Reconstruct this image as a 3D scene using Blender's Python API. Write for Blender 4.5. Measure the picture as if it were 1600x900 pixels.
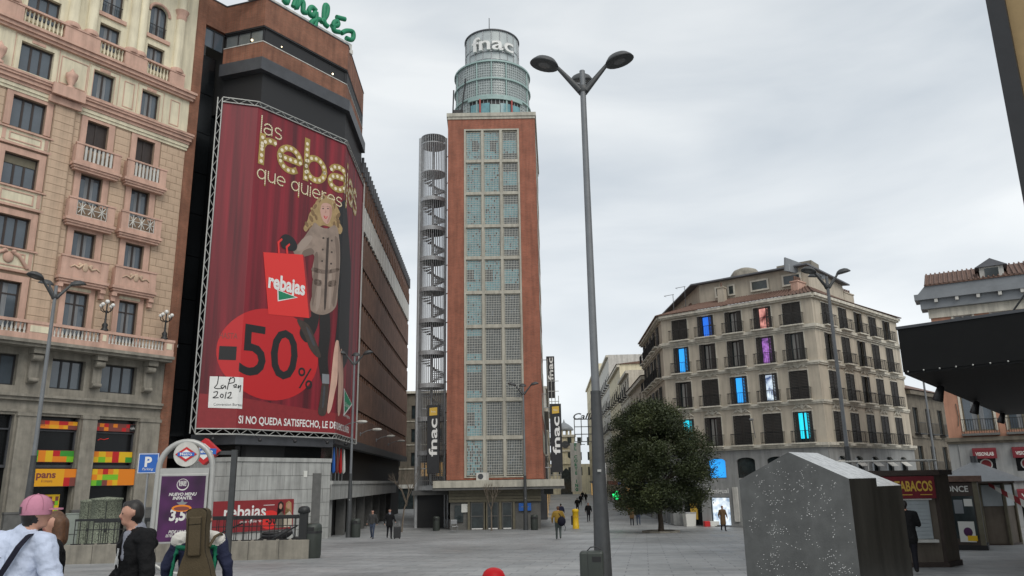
import bpy, bmesh, math, random
from mathutils import Vector, Matrix
rad = math.radians
RN = random.Random(11)
scene = bpy.context.scene
for o in list(bpy.data.objects): bpy.data.objects.remove(o)

# ------------------------------------------------------------------ camera
FPX, PITCH, ROLL, EYE = 1205.0, rad(14.05), rad(0.95), 1.65
CF = Vector((0, math.cos(PITCH), math.sin(PITCH)))
_r0 = Vector((1, 0, 0)); _u0 = Vector((0, -math.sin(PITCH), math.cos(PITCH)))
CR = _r0*math.cos(ROLL) - _u0*math.sin(ROLL)
CU = _u0*math.cos(ROLL) + _r0*math.sin(ROLL)
CAMP = Vector((0, 0, EYE))
cd = bpy.data.cameras.new('camera'); cam = bpy.data.objects.new('camera', cd)
scene.collection.objects.link(cam); scene.camera = cam
cd.sensor_width = 36.0; cd.lens = 36.0*FPX/1600.0; cd.clip_start = 0.1; cd.clip_end = 3000
m = Matrix.Identity(4)
for i in range(3): m[i][0] = CR[i]; m[i][1] = CU[i]; m[i][2] = -CF[i]; m[i][3] = CAMP[i]
cam.matrix_world = m
scene.render.resolution_x = 1024; scene.render.resolution_y = 576

# ------------------------------------------------------------------ overcast sky and soft sun
SUN_AZ, SUN_EL = rad(155), rad(46)          # azimuth clockwise from +Y (behind the camera, a little right)
w = bpy.data.worlds.new('World'); scene.world = w; w.use_nodes = True
nt = w.node_tree; nt.nodes.clear(); N = nt.nodes.new; L = nt.links.new
out = N('ShaderNodeOutputWorld'); mixs = N('ShaderNodeMixShader'); bg1 = N('ShaderNodeBackground'); bg2 = N('ShaderNodeBackground')
sky = N('ShaderNodeTexSky'); sky.sky_type = 'NISHITA'; sky.sun_disc = False
sky.sun_elevation = SUN_EL; sky.sun_rotation = SUN_AZ; sky.air_density = 1.0; sky.dust_density = 3.0
bg1.inputs['Strength'].default_value = 0.1; L(sky.outputs[0], bg1.inputs['Color'])
tc = N('ShaderNodeTexCoord'); mp = N('ShaderNodeMapping'); mp.inputs['Scale'].default_value = (1.2, 1.2, 4.2)
nz = N('ShaderNodeTexNoise'); nz.inputs['Scale'].default_value = 1.5; nz.inputs['Detail'].default_value = 6; nz.inputs['Roughness'].default_value = 0.48
nz.inputs['Distortion'].default_value = 0.35
rp = N('ShaderNodeValToRGB'); rp.color_ramp.elements[0].position = 0.34; rp.color_ramp.elements[0].color = (0.52, 0.575, 0.63, 1)
rp.color_ramp.elements[1].position = 0.66; rp.color_ramp.elements[1].color = (0.82, 0.85, 0.865, 1)
sep = N('ShaderNodeSeparateXYZ'); mr = N('ShaderNodeMapRange')
mr.inputs['From Min'].default_value = 0.05; mr.inputs['From Max'].default_value = 0.55; mr.inputs['To Min'].default_value = 1.12; mr.inputs['To Max'].default_value = 0.96
mul = N('ShaderNodeMixRGB'); mul.blend_type = 'MULTIPLY'; mul.inputs[0].default_value = 1
L(tc.outputs['Generated'], mp.inputs[0]); L(mp.outputs[0], nz.inputs['Vector']); L(nz.outputs['Fac'], rp.inputs[0])
L(tc.outputs['Generated'], sep.inputs[0]); L(sep.outputs['Z'], mr.inputs['Value'])
L(rp.outputs[0], mul.inputs[1]); L(mr.outputs[0], mul.inputs[2]); L(mul.outputs[0], bg2.inputs['Color'])
bg2.inputs['Strength'].default_value = 1.06
mixs.inputs[0].default_value = 0.93
L(bg1.outputs[0], mixs.inputs[1]); L(bg2.outputs[0], mixs.inputs[2]); L(mixs.outputs[0], out.inputs[0])
sd = bpy.data.lights.new('sun', 'SUN'); sd.energy = 1.5; sd.angle = rad(40); sd.color = (1, 0.95, 0.87)
so = bpy.data.objects.new('sun', sd); scene.collection.objects.link(so)
sdir = Vector((math.sin(SUN_AZ)*math.cos(SUN_EL), math.cos(SUN_AZ)*math.cos(SUN_EL), math.sin(SUN_EL)))
so.rotation_euler = sdir.to_track_quat('Z', 'Y').to_euler(); so.location = (0, -30, 60)
vs = scene.view_settings; vs.view_transform = 'Standard'; vs.look = 'None'; vs.gamma = 1; vs.exposure = 0.1; vs.use_curve_mapping = False

# ------------------------------------------------------------------ helpers: places
SL, YF = 0.034, 62.0                        # the plaza falls away from the camera
def gz(y): return -SL*min(max(y, 0.0), YF)
def ray(x, y):
    d = CF + CR*((x-800)/FPX) - CU*((y-450)/FPX); return d.normalized()
def gp(x, y):
    d = ray(x, y); t = -EYE/(d.z+SL*d.y); q = CAMP+d*t
    if t < 0 or q.y > YF: q = CAMP+d*((-SL*YF-EYE)/d.z)
    return q
def atY(x, y, Y): d = ray(x, y); return CAMP+d*(Y/d.y)
def atz(x, y, z): d = ray(x, y); return CAMP+d*((z-EYE)/d.z)
def azv(a): return Vector((math.sin(rad(a)), math.cos(rad(a)), 0))
def azrot(a): return rad(90-a)              # z-rotation that lays local +x along azimuth a

# ------------------------------------------------------------------ helpers: meshes and objects
COL = scene.collection
MATS = {}
JOINED = {'balusters','slit_piers','attic_piers','parapet_fins','mullions','clerestory_posts','window_lamps','bulb_print','coloured_squares','menu_print','sign_face','lattice','railing','grille','bars','treads','studs','leaves','twigs','glass_blocks','cage','handwriting','truss','railing_bars','roof_tiles','ivy','cap_seams'}
class MB:
    """collects faces; one MB becomes one mesh object"""
    def __init__(s): s.v = []; s.f = []; s.m = []; s.sm = []; s.mi = 0
    def add(s, vs, fs, smooth=False):
        b = len(s.v); s.v += [tuple(v) for v in vs]
        for f in fs: s.f.append(tuple(b+i for i in f)); s.m.append(s.mi); s.sm.append(smooth)
        return s
    def box(s, x0, x1, y0, y1, z0, z1):
        return s.add([(x0,y0,z0),(x1,y0,z0),(x1,y1,z0),(x0,y1,z0),(x0,y0,z1),(x1,y0,z1),(x1,y1,z1),(x0,y1,z1)],
                     [(0,3,2,1),(4,5,6,7),(0,1,5,4),(1,2,6,5),(2,3,7,6),(3,0,4,7)])
    def bbox(s, x0, x1, y0, y1, z0, z1, b):     # box with chamfered edges
        bm = bmesh.new(); bmesh.ops.create_cube(bm, size=1)
        for v in bm.verts: v.co = ((x0+x1)/2+v.co.x*(x1-x0), (y0+y1)/2+v.co.y*(y1-y0), (z0+z1)/2+v.co.z*(z1-z0))
        bmesh.ops.bevel(bm, geom=bm.edges[:], offset=b, segments=2, affect='EDGES', profile=.5)
        bm.verts.index_update(); s.add([v.co[:] for v in bm.verts], [[v.index for v in f.verts] for f in bm.faces]); bm.free(); return s
    def quad(s, a, b, c, d): return s.add([a,b,c,d], [(0,1,2,3)])
    def ngon(s, pts): return s.add(pts, [tuple(range(len(pts)))])
    def prism(s, poly, z0, z1):                 # poly ccw in xy
        n = len(poly)
        return s.add([(x,y,z0) for x,y in poly]+[(x,y,z1) for x,y in poly],
              [tuple(range(n-1,-1,-1)), tuple(range(n,2*n))]+[(i,(i+1)%n,n+(i+1)%n,n+i) for i in range(n)])
    def slab(s, poly, y0, y1):                  # poly (x,z) extruded along y
        n = len(poly)
        return s.add([(x,y0,z) for x,z in poly]+[(x,y1,z) for x,z in poly],
              [tuple(range(n)), tuple(range(2*n-1,n-1,-1))]+[((i+1)%n,i,n+i,n+(i+1)%n) for i in range(n)])
    def tube(s, pts, r, n=8, cap=True, smooth=True):
        pts = [Vector(p) for p in pts]; k = len(pts); rs = r if isinstance(r, (list,tuple)) else [r]*k
        vs = []; up = None
        for i in range(k):
            t = (pts[min(i+1,k-1)]-pts[max(i-1,0)]).normalized()
            if up is None: up = Vector((0,0,1)) if abs(t.z) < .9 else Vector((1,0,0))
            a = t.cross(up).normalized(); b = a.cross(t).normalized(); up = b
            for j in range(n):
                q = 2*math.pi*j/n; vs.append(tuple(pts[i]+a*(math.cos(q)*rs[i])+b*(math.sin(q)*rs[i])))
        fs = [(i*n+j, (i+1)*n+j, (i+1)*n+(j+1)%n, i*n+(j+1)%n) for i in range(k-1) for j in range(n)]
        s.add(vs, fs, smooth)
        if cap:
            s.add(vs[:n], [tuple(range(n))]); s.add(vs[-n:], [tuple(range(n-1,-1,-1))])
        return s
    def lathe(s, prof, c=(0,0,0), n=16, smooth=True, a0=0, a1=2*math.pi, sx=1, sy=1):
        full = abs(a1-a0-2*math.pi) < 1e-6; m = n if full else n+1; vs = []
        for r, z in prof:
            for j in range(m):
                a = a0+(a1-a0)*j/n; vs.append((c[0]+r*math.cos(a)*sx, c[1]+r*math.sin(a)*sy, c[2]+z))
        fs = []
        for i in range(len(prof)-1):
            for j in range(n if full else n):
                k = (j+1)%m if full else j+1
                fs.append((i*m+j, i*m+k, (i+1)*m+k, (i+1)*m+j))
        s.add(vs, fs, smooth)
        if full:
            if prof[0][0] > 1e-4: s.add(vs[:m], [tuple(range(m-1,-1,-1))])
            if prof[-1][0] > 1e-4: s.add(vs[-m:], [tuple(range(m))])
        return s
    def ball(s, c, rx, ry=None, rz=None, n=12, k=8):
        ry = ry or rx; rz = rz or rx
        prof = [(math.sin(math.pi*i/k), -math.cos(math.pi*i/k)) for i in range(k+1)]
        vs = []; 
        for r, z in prof:
            for j in range(n): a = 2*math.pi*j/n; vs.append((c[0]+r*rx*math.cos(a), c[1]+r*ry*math.sin(a), c[2]+z*rz))
        return s.add(vs, [(i*n+j, i*n+(j+1)%n, (i+1)*n+(j+1)%n, (i+1)*n+j) for i in range(k) for j in range(n)], True)
    def xf(s, M):                                # transform everything so far
        s.v = [tuple(M @ Vector(v)) for v in s.v]; return s
    def merge(s, o, M=None):
        b = len(s.v); s.v += [tuple(M @ Vector(v)) if M else v for v in o.v]
        s.f += [tuple(b+i for i in f) for f in o.f]; s.m += [s.mi if s.mi else x for x in o.m]; s.sm += o.sm; return s
    def mesh(s, name, mats, off=(0,0,0)):
        me = bpy.data.meshes.new(name)
        ox, oy, oz = off
        me.from_pydata([(x-ox,y-oy,z-oz) for x,y,z in s.v], [], s.f)
        if not isinstance(mats, (list,tuple)): mats = [mats]
        for mm in mats: me.materials.append(MATS[mm] if isinstance(mm, str) else mm)
        me.polygons.foreach_set('material_index', s.m); me.polygons.foreach_set('use_smooth', s.sm); me.update(); return me
class Thing:
    """one top-level thing: an Empty at its base that parents its parts"""
    def __init__(s, name, label, cat, loc=(0,0,0), rot=0, group=None, world=False):
        o = bpy.data.objects.new(name, None); COL.objects.link(o); o.location = loc; o.rotation_euler = (0,0,rot)
        o.empty_display_size = .2; o['label'] = label; o['category'] = cat
        if group: o['group'] = group
        s.o = o; s.off = tuple(loc) if world else (0,0,loc[2])
    def part(s, mb, name, mat, parent=None, label=None, kind=None):
        me = mb.mesh(name, mat, s.off) if isinstance(mb, MB) else mb
        o = bpy.data.objects.new(name, me); COL.objects.link(o); o.parent = parent or s.o
        if label: o['label'] = label
        if kind or name in JOINED: o['kind'] = kind or 'stuff'
        return o
    def put(s, proto, loc, rot=0, parent=None, scale=None, label=None):
        """proto: [(name, mesh), (subname, mesh)...]; first is the part, the rest its sub-parts"""
        first = None
        for nm, me in proto:
            o = bpy.data.objects.new(nm, me); COL.objects.link(o)
            if first is None:
                first = o; o.parent = parent or s.o; o.location = (loc[0]-s.off[0], loc[1]-s.off[1], loc[2]-s.off[2]); o.rotation_euler = (0,0,rot)
                if scale: o.scale = scale
                if label: o['label'] = label
            else: o.parent = first
        return first
def copy_tree(src, loc, rot, label):
    def rec(o, par):
        c = o.copy(); COL.objects.link(c); c.parent = par
        for ch in kids.get(o, []): rec(ch, c)
        return c
    kids = {}
    for o in src.children_recursive: kids.setdefault(o.parent, []).append(o)
    r = rec(src, None); r.location = loc; r.rotation_euler = (0,0,rot); r['label'] = label; return r
def single(name, mb, mat, label, cat, loc=(0,0,0), rot=0, group=None, off=None):
    o = bpy.data.objects.new(name, mb.mesh(name, mat, off if off else (0,0,0))); COL.objects.link(o)
    o.location = loc; o.rotation_euler = (0,0,rot); o['label'] = label; o['category'] = cat
    if group: o['group'] = group
    return o
def struct(name, mb, mat):
    o = bpy.data.objects.new(name, mb.mesh(name, mat)); COL.objects.link(o); o['kind'] = 'structure'; return o
def wall(mb, x0, x1, z0, z1, holes=(), d=.3, y=0.0):
    """front wall at y with rectangular openings (x0,x1,z0,z1) and reveals of depth d"""
    xs = sorted({x0,x1}|{h for o in holes for h in o[:2] if x0 < h < x1}); zs = sorted({z0,z1}|{h for o in holes for h in o[2:] if z0 < h < z1})
    for i in range(len(xs)-1):
        for j in range(len(zs)-1):
            cx = (xs[i]+xs[i+1])/2; cz = (zs[j]+zs[j+1])/2
            if any(a < cx < b and c < cz < e for a,b,c,e in holes): continue
            mb.quad((xs[i],y,zs[j]),(xs[i+1],y,zs[j]),(xs[i+1],y,zs[j+1]),(xs[i],y,zs[j+1]))
    for a,b,c,e in holes:
        if c > z1 or e < z0 or a > x1 or b < x0: continue
        mb.quad((a,y,c),(a,y,e),(a,y+d,e),(a,y+d,c)); mb.quad((b,y,c),(b,y+d,c),(b,y+d,e),(b,y,e))
        mb.quad((a,y,e),(b,y,e),(b,y+d,e),(a,y+d,e)); mb.quad((a,y,c),(a,y+d,c),(b,y+d,c),(b,y,c))
    return mb
def frame_rect(mb, x0, x1, z0, z1, t, y0, y1, bottom=True):
    mb.box(x0-t, x0, y0, y1, z0-(t if bottom else 0), z1+t); mb.box(x1, x1+t, y0, y1, z0-(t if bottom else 0), z1+t); mb.box(x0, x1, y0, y1, z1, z1+t)
    if bottom: mb.box(x0, x1, y0, y1, z0-t, z0)
    return mb
_TXT = {}
def text_pts(txt, bold=0.0, shear=0.0, space=1.0):
    """flat filled lettering: ([(x,y)], faces), normalised so that capital height is 1"""
    key = (txt, bold, shear, space)
    if key not in _TXT:
        cu = bpy.data.curves.new('t', 'FONT'); cu.body = txt; cu.size = 1.0; cu.offset = bold; cu.shear = shear; cu.space_character = space
        cu.resolution_u = 3; ob = bpy.data.objects.new('t', cu); me = ob.to_mesh()
        k = 1/0.69
        _TXT[key] = ([(v.co.x*k, v.co.y*k) for v in me.vertices], [tuple(p.vertices) for p in me.polygons])
        ob.to_mesh_clear(); bpy.data.objects.remove(ob); bpy.data.curves.remove(cu)
    return _TXT[key]
def text(mb, txt, x0, z0, h, w=None, y=0.0, th=0.0, bold=.0, shear=0.0, space=1.0, align='L'):
    """lettering standing in the xz plane at y, cap height h, optional total width w and thickness th (towards -y)"""
    p, fs = text_pts(txt, bold, shear, space)
    mnx = min(a for a,b in p); mxx = max(a for a,b in p); sx = h if w is None else w/(mxx-mnx)
    ox = x0 - mnx*sx if align == 'L' else x0-(mnx+mxx)/2*sx
    vs = [(ox+a*sx, y-th, z0+b*h) for a,b in p]
    mb.add(vs, fs)
    if th:
        ed = {}
        for f in fs:
            for i in range(len(f)):
                e = (f[i], f[(i+1)%len(f)]); ed[e] = ed.get(e, 0)+1
        vb = [(ox+a*sx, y, z0+b*h) for a,b in p]; n = len(p)
        mb.add(vs+vb, [(a, a+n, b+n, b) for (a,b) in ed if (b,a) not in ed])
    return mb

# ------------------------------------------------------------------ materials
def add_soot(t, coord, colsock, amount):
    """rain streaks and grime: vertically drawn-out noise darkening the colour in ragged patches"""
    n = t.nodes; l = t.links; q = n.new('ShaderNodeMapping'); q.inputs['Scale'].default_value = (2.4,2.4,.22); l.new(coord, q.inputs[0])
    z = n.new('ShaderNodeTexNoise'); z.inputs['Scale'].default_value = 1.0; z.inputs['Detail'].default_value = 7; z.inputs['Roughness'].default_value = .65; l.new(q.outputs[0], z.inputs['Vector'])
    mr = n.new('ShaderNodeMapRange'); mr.inputs['From Min'].default_value = .42; mr.inputs['From Max'].default_value = .68; mr.inputs['To Min'].default_value = 1.04; mr.inputs['To Max'].default_value = 1-amount; l.new(z.outputs['Fac'], mr.inputs['Value'])
    mx = n.new('ShaderNodeMixRGB'); mx.blend_type = 'MULTIPLY'; mx.inputs[0].default_value = 1; l.new(colsock, mx.inputs[1]); l.new(mr.outputs[0], mx.inputs[2]); l.new(mx.outputs[0], n['Principled BSDF'].inputs['Base Color'])
def mat(name, col, rough=.7, metal=0.0, var=0.0, scale=3.0, bump=0.0, bscale=40.0, spec=.5, emit=0.0, streak=False, col2=None, detail=5, alpha=None, trans=0.0, soot=0.0):
    m = bpy.data.materials.new(name); m.use_nodes = True; t = m.node_tree; n = t.nodes; l = t.links
    b = n['Principled BSDF']; b.inputs['Roughness'].default_value = rough; b.inputs['Metallic'].default_value = metal
    b.inputs['Specular IOR Level'].default_value = spec; b.inputs['Base Color'].default_value = (*col, 1)
    if trans: b.inputs['Transmission Weight'].default_value = trans
    if alpha is not None: b.inputs['Alpha'].default_value = alpha
    if emit: b.inputs['Emission Color'].default_value = (*col, 1); b.inputs['Emission Strength'].default_value = emit
    if var or bump:
        c = n.new('ShaderNodeTexCoord'); mp = n.new('ShaderNodeMapping'); l.new(c.outputs['Object'], mp.inputs[0])
        if streak: mp.inputs['Scale'].default_value = (1, 1, .12)
    if var:
        z = n.new('ShaderNodeTexNoise'); z.inputs['Scale'].default_value = scale; z.inputs['Detail'].default_value = detail; z.inputs['Roughness'].default_value = .62
        l.new(mp.outputs[0], z.inputs['Vector'])
        r = n.new('ShaderNodeValToRGB'); r.color_ramp.elements[0].position = .28; r.color_ramp.elements[1].position = .74
        c2 = col2 or tuple(min(1, x*(1+var)) for x in col)
        r.color_ramp.elements[0].color = (*[x*(1-var) for x in col], 1); r.color_ramp.elements[1].color = (*c2, 1)
        l.new(z.outputs['Fac'], r.inputs[0]); l.new(r.outputs[0], b.inputs['Base Color'])
        if soot: add_soot(t, c.outputs['Object'], r.outputs[0], soot)
        if emit: l.new(r.outputs[0], b.inputs['Emission Color'])
    if bump:
        z2 = n.new('ShaderNodeTexNoise'); z2.inputs['Scale'].default_value = bscale; z2.inputs['Detail'].default_value = 3
        l.new(mp.outputs[0], z2.inputs['Vector']); bp = n.new('ShaderNodeBump'); bp.inputs['Strength'].default_value = bump; bp.inputs['Distance'].default_value = .02
        l.new(z2.outputs['Fac'], bp.inputs['Height']); l.new(bp.outputs[0], b.inputs['Normal'])
    MATS[name] = m; return m
def brickmat(name, c1, c2, mortar, bw=.25, bh=.075, ms=.011, var=.25, axis='XZ'):
    m = mat(name, c1, .85); t = m.node_tree; n = t.nodes; l = t.links; b = n['Principled BSDF']
    c = n.new('ShaderNodeTexCoord'); s = n.new('ShaderNodeSeparateXYZ'); cb = n.new('ShaderNodeCombineXYZ'); l.new(c.outputs['Object'], s.inputs[0])
    ad = n.new('ShaderNodeMath'); ad.operation = 'ADD'; l.new(s.outputs['X'], ad.inputs[0]); l.new(s.outputs['Y'], ad.inputs[1])
    l.new(ad.outputs[0], cb.inputs['X']); l.new(s.outputs['Z'], cb.inputs['Y'])
    br = n.new('ShaderNodeTexBrick'); br.inputs['Scale'].default_value = 1; br.inputs['Brick Width'].default_value = bw; br.inputs['Row Height'].default_value = bh
    br.inputs['Mortar Size'].default_value = ms; br.inputs['Color1'].default_value = (*c1,1); br.inputs['Color2'].default_value = (*c2,1); br.inputs['Mortar'].default_value = (*mortar,1)
    l.new(cb.outputs[0], br.inputs['Vector'])
    z = n.new('ShaderNodeTexNoise'); z.inputs['Scale'].default_value = .9; z.inputs['Detail'].default_value = 7; l.new(c.outputs['Object'], z.inputs['Vector'])
    mr = n.new('ShaderNodeMapRange'); mr.inputs['From Min'].default_value = .3; mr.inputs['From Max'].default_value = .7; mr.inputs['To Min'].default_value = 1-var; mr.inputs['To Max'].default_value = 1+var
    l.new(z.outputs['Fac'], mr.inputs['Value']); mx = n.new('ShaderNodeMixRGB'); mx.blend_type = 'MULTIPLY'; mx.inputs[0].default_value = 1
    l.new(br.outputs['Color'], mx.inputs[1]); l.new(mr.outputs[0], mx.inputs[2]); l.new(mx.outputs[0], b.inputs['Base Color'])
    add_soot(t, c.outputs['Object'], mx.outputs[0], .28)
    bp = n.new('ShaderNodeBump'); bp.inputs['Strength'].default_value = .4; bp.inputs['Distance'].default_value = .01; l.new(br.outputs['Fac'], bp.inputs['Height']); bp.invert = True
    l.new(bp.outputs[0], b.inputs['Normal']); return m
mat('cream', (.68,.62,.46), .85, var=.10, scale=.8, bump=.2, bscale=25, soot=0.25)
mat('rose', (.56,.36,.28), .85, var=.13, scale=1.2, bump=.2, bscale=25, soot=0.22)
mat('ashlar', (.55,.405,.29), .9, var=.16, scale=1.1, bump=.35, bscale=30, soot=0.22)
mat('ashlar_joint', (.33,.24,.17), .95, var=.1)
mat('granite', (.26,.24,.20), .8, var=.22, scale=2.2, bump=.25, bscale=60, soot=0.35)
mat('granite_dark', (.12,.12,.115), .7, var=.2, scale=3, bump=.2, bscale=60)
mat('wood_dark', (.035,.024,.02), .5, var=.2, scale=5)
mat('glass', (.075,.095,.115), .06, spec=.9, var=.2, scale=.6)  # bluish base colour lifted to paint in reflected sky
mat('glass_black', (.006,.007,.008), .22, spec=.3, var=.3, scale=.4)
mat('glass_band', (.15,.165,.165), .12, spec=.7, var=.3, scale=.5)  # grey-green base lightened, reflected sky put into the colour
mat('curtain', (.30,.29,.27), .9, var=.2, scale=6, streak=True)
mat('black', (.012,.012,.013), .6)
mat('black_metal', (.018,.018,.02), .45, var=.2)
mat('iron', (.025,.026,.027), .5, metal=.3)
mat('metal_dark', (.055,.058,.065), .45, var=.2, scale=1.5)
mat('steel', (.33,.34,.35), .4, metal=.7)
mat('stair_grey', (.45,.465,.475), .5, metal=.1, var=.15); mat('lamp_grey', (.17,.18,.19), .5, metal=.1, var=.12, scale=4)
mat('lamp_dark', (.05,.053,.055), .5, var=.2, scale=5)
mat('lamp_glass', (.12,.12,.12), .25)
mat('white', (.75,.75,.73), .6, var=.06)
mat('offwhite', (.58,.57,.53), .7, var=.12, soot=0.3)
mat('globe', (.75,.75,.72), .3)
mat('stone_white', (.38,.385,.37), .8, var=.16, scale=1.1, bump=.15, bscale=40, soot=0.3)
mat('stone_joint', (.15,.15,.145), .9)
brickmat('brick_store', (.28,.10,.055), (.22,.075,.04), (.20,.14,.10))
brickmat('brick_shaded', (.185,.085,.052), (.145,.064,.038), (.13,.085,.06))  # darker copy of the store brick, street-side shade put into the colour
brickmat('brick_tower', (.37,.108,.058), (.29,.08,.043), (.24,.16,.12), var=.16)
mat('teal_metal', (.30,.415,.395), .5, var=.15, scale=2)
mat('teal_glass', (.12,.275,.305), .14, spec=.8, var=.35, scale=1.3)
mat('dark_pane', (.03,.04,.042), .12, spec=.7, var=.5, scale=1.6)
mat('grille', (.46,.46,.42), .7, var=.12)
mat('winframe', (.43,.41,.345), .7, var=.12, soot=0.3)
mat('blockglass', (.30,.345,.335), .22, spec=.7, var=.3, scale=2.5)
mat('drum_panel', (.42,.46,.46), .4, var=.12, scale=1.0)
mat('red_post', (.35,.07,.06), .6)
mat('olive', (.14,.125,.085), .7, var=.2, scale=3, streak=False)
mat('shutter_grey', (.11,.108,.10), .6, var=.2, scale=2)
mat('beige', (.49,.435,.35), .9, var=.10, scale=.8, bump=.15, bscale=30, soot=0.22)
mat('beige_light', (.60,.565,.48), .85, var=.12, scale=1.5, bump=.2, bscale=30, soot=0.35)
mat('shutter_brown', (.030,.026,.022), .6, var=.25, scale=3)
mat('grey_base', (.30,.305,.30), .85, var=.12, scale=.9, bump=.15, bscale=30, soot=0.28)
mat('tile', (.15,.09,.068), .85, var=.35, scale=5)
mat('roof_slate', (.13,.135,.15), .7, var=.15)
mat('zinc', (.21,.225,.24), .5, var=.15, scale=1.2)
mat('screen_blue', (.02,.16,.75), .4, emit=.75)
mat('screen_sky', (.03,.36,.90), .4, emit=.85)
mat('screen_cyan', (.02,.62,.80), .4, emit=1.0)
mat('screen_photo_red', (.42,.015,.02), .4, emit=.8, var=.85, scale=1.9, col2=(.95,.42,.36), detail=1)
mat('screen_photo_violet', (.03,.02,.16), .4, emit=.8, var=.8, scale=3.2, col2=(.40,.16,.55), detail=2)
mat('screen_photo_ice', (.08,.22,.70), .4, emit=.9, var=.8, scale=2.2, col2=(.8,.92,1), detail=2)
mat('screen_shop', (.45,.62,.85), .4, emit=1.0, var=.5, scale=2.5, col2=(.9,.97,1), detail=2)
mat('pink_wall', (.47,.245,.165), .9, var=.12, scale=.8, bump=.15, soot=0.22)
mat('old_grey', (.155,.135,.105), .9, var=.25, scale=1.5, bump=.3, soot=0.35)
mat('awning', (.16,.014,.022), .8, var=.15)
mat('sign_red', (.24,.02,.025), .6, var=.1)
mat('gold', (.62,.40,.06), .6)
mat('red', (.50,.012,.015), .5); mat('red_bright', (.70,.03,.025), .5)
mat('blue_sign', (.02,.12,.46), .45); mat('green_sign', (.01,.22,.105), .6, var=.15, scale=2)
mat('yellow', (.72,.45,.01), .5); mat('orange', (.75,.22,.01), .5); mat('lime', (.18,.50,.02), .5); mat('maroon', (.20,.05,.04), .5); mat('green', (.04,.28,.03), .5); mat('amber', (.75,.36,.01), .5)
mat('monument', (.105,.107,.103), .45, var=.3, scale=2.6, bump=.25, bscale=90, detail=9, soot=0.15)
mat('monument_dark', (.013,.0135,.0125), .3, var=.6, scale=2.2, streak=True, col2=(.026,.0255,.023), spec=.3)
mat('monument_roof', (.36,.37,.37), .22, var=.4, scale=9, streak=False); mat('marquee_black', (.005,.005,.005), .6, spec=.2, var=.2)  # monument_roof: sky reflection painted in as a much paler base colour
mat('stud', (.85,.85,.83), .25)  # non-metal white that paints the glints of the studs
mat('kiosk', (.14,.115,.09), .7, var=.2, scale=2, soot=0.3); mat('kiosk_dark', (.05,.035,.028), .6, var=.25, scale=3)
mat('roller', (.40,.44,.455), .5, metal=.2, var=.1)
mat('cabinet_green', (.10,.125,.085), .75, var=.75, scale=22, col2=(.33,.36,.27), detail=2)
mat('cabinet_grey', (.24,.27,.24), .7, var=.15, scale=3)
mat('bin_green', (.035,.042,.036), .5, var=.15)
mat('aluminium', (.42,.42,.40), .45, metal=.35, var=.08)
mat('purple', (.055,.009,.06), .35, var=.65, scale=1.6, detail=1)
mat('bark', (.06,.045,.032), .9, var=.3, scale=8); mat('bark_light', (.16,.13,.10), .9, var=.2)
mat('wet', (.10,.102,.10), .4)
mat('cross_green', (.02,.85,.2), .4, emit=2.2); mat('shop_glow', (.75,.42,.15), .4, emit=.5, var=.5, scale=3)
mat('bulb', (1,.8,.5), .4, emit=4)
mat('tan_board', (.36,.25,.12), .8, var=.12, scale=2)
mat('collage', (.16,.13,.13), .7, var=.7, scale=3.2, col2=(.46,.42,.40), detail=4)
mat('paper', (.66,.66,.62), .7)
mat('skin', (.45,.24,.17), .55); mat('hair_dark', (.014,.011,.010), .5, var=.6, scale=60, streak=True); mat('hair_brown', (.10,.045,.02), .6, var=.4, scale=30)

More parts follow.
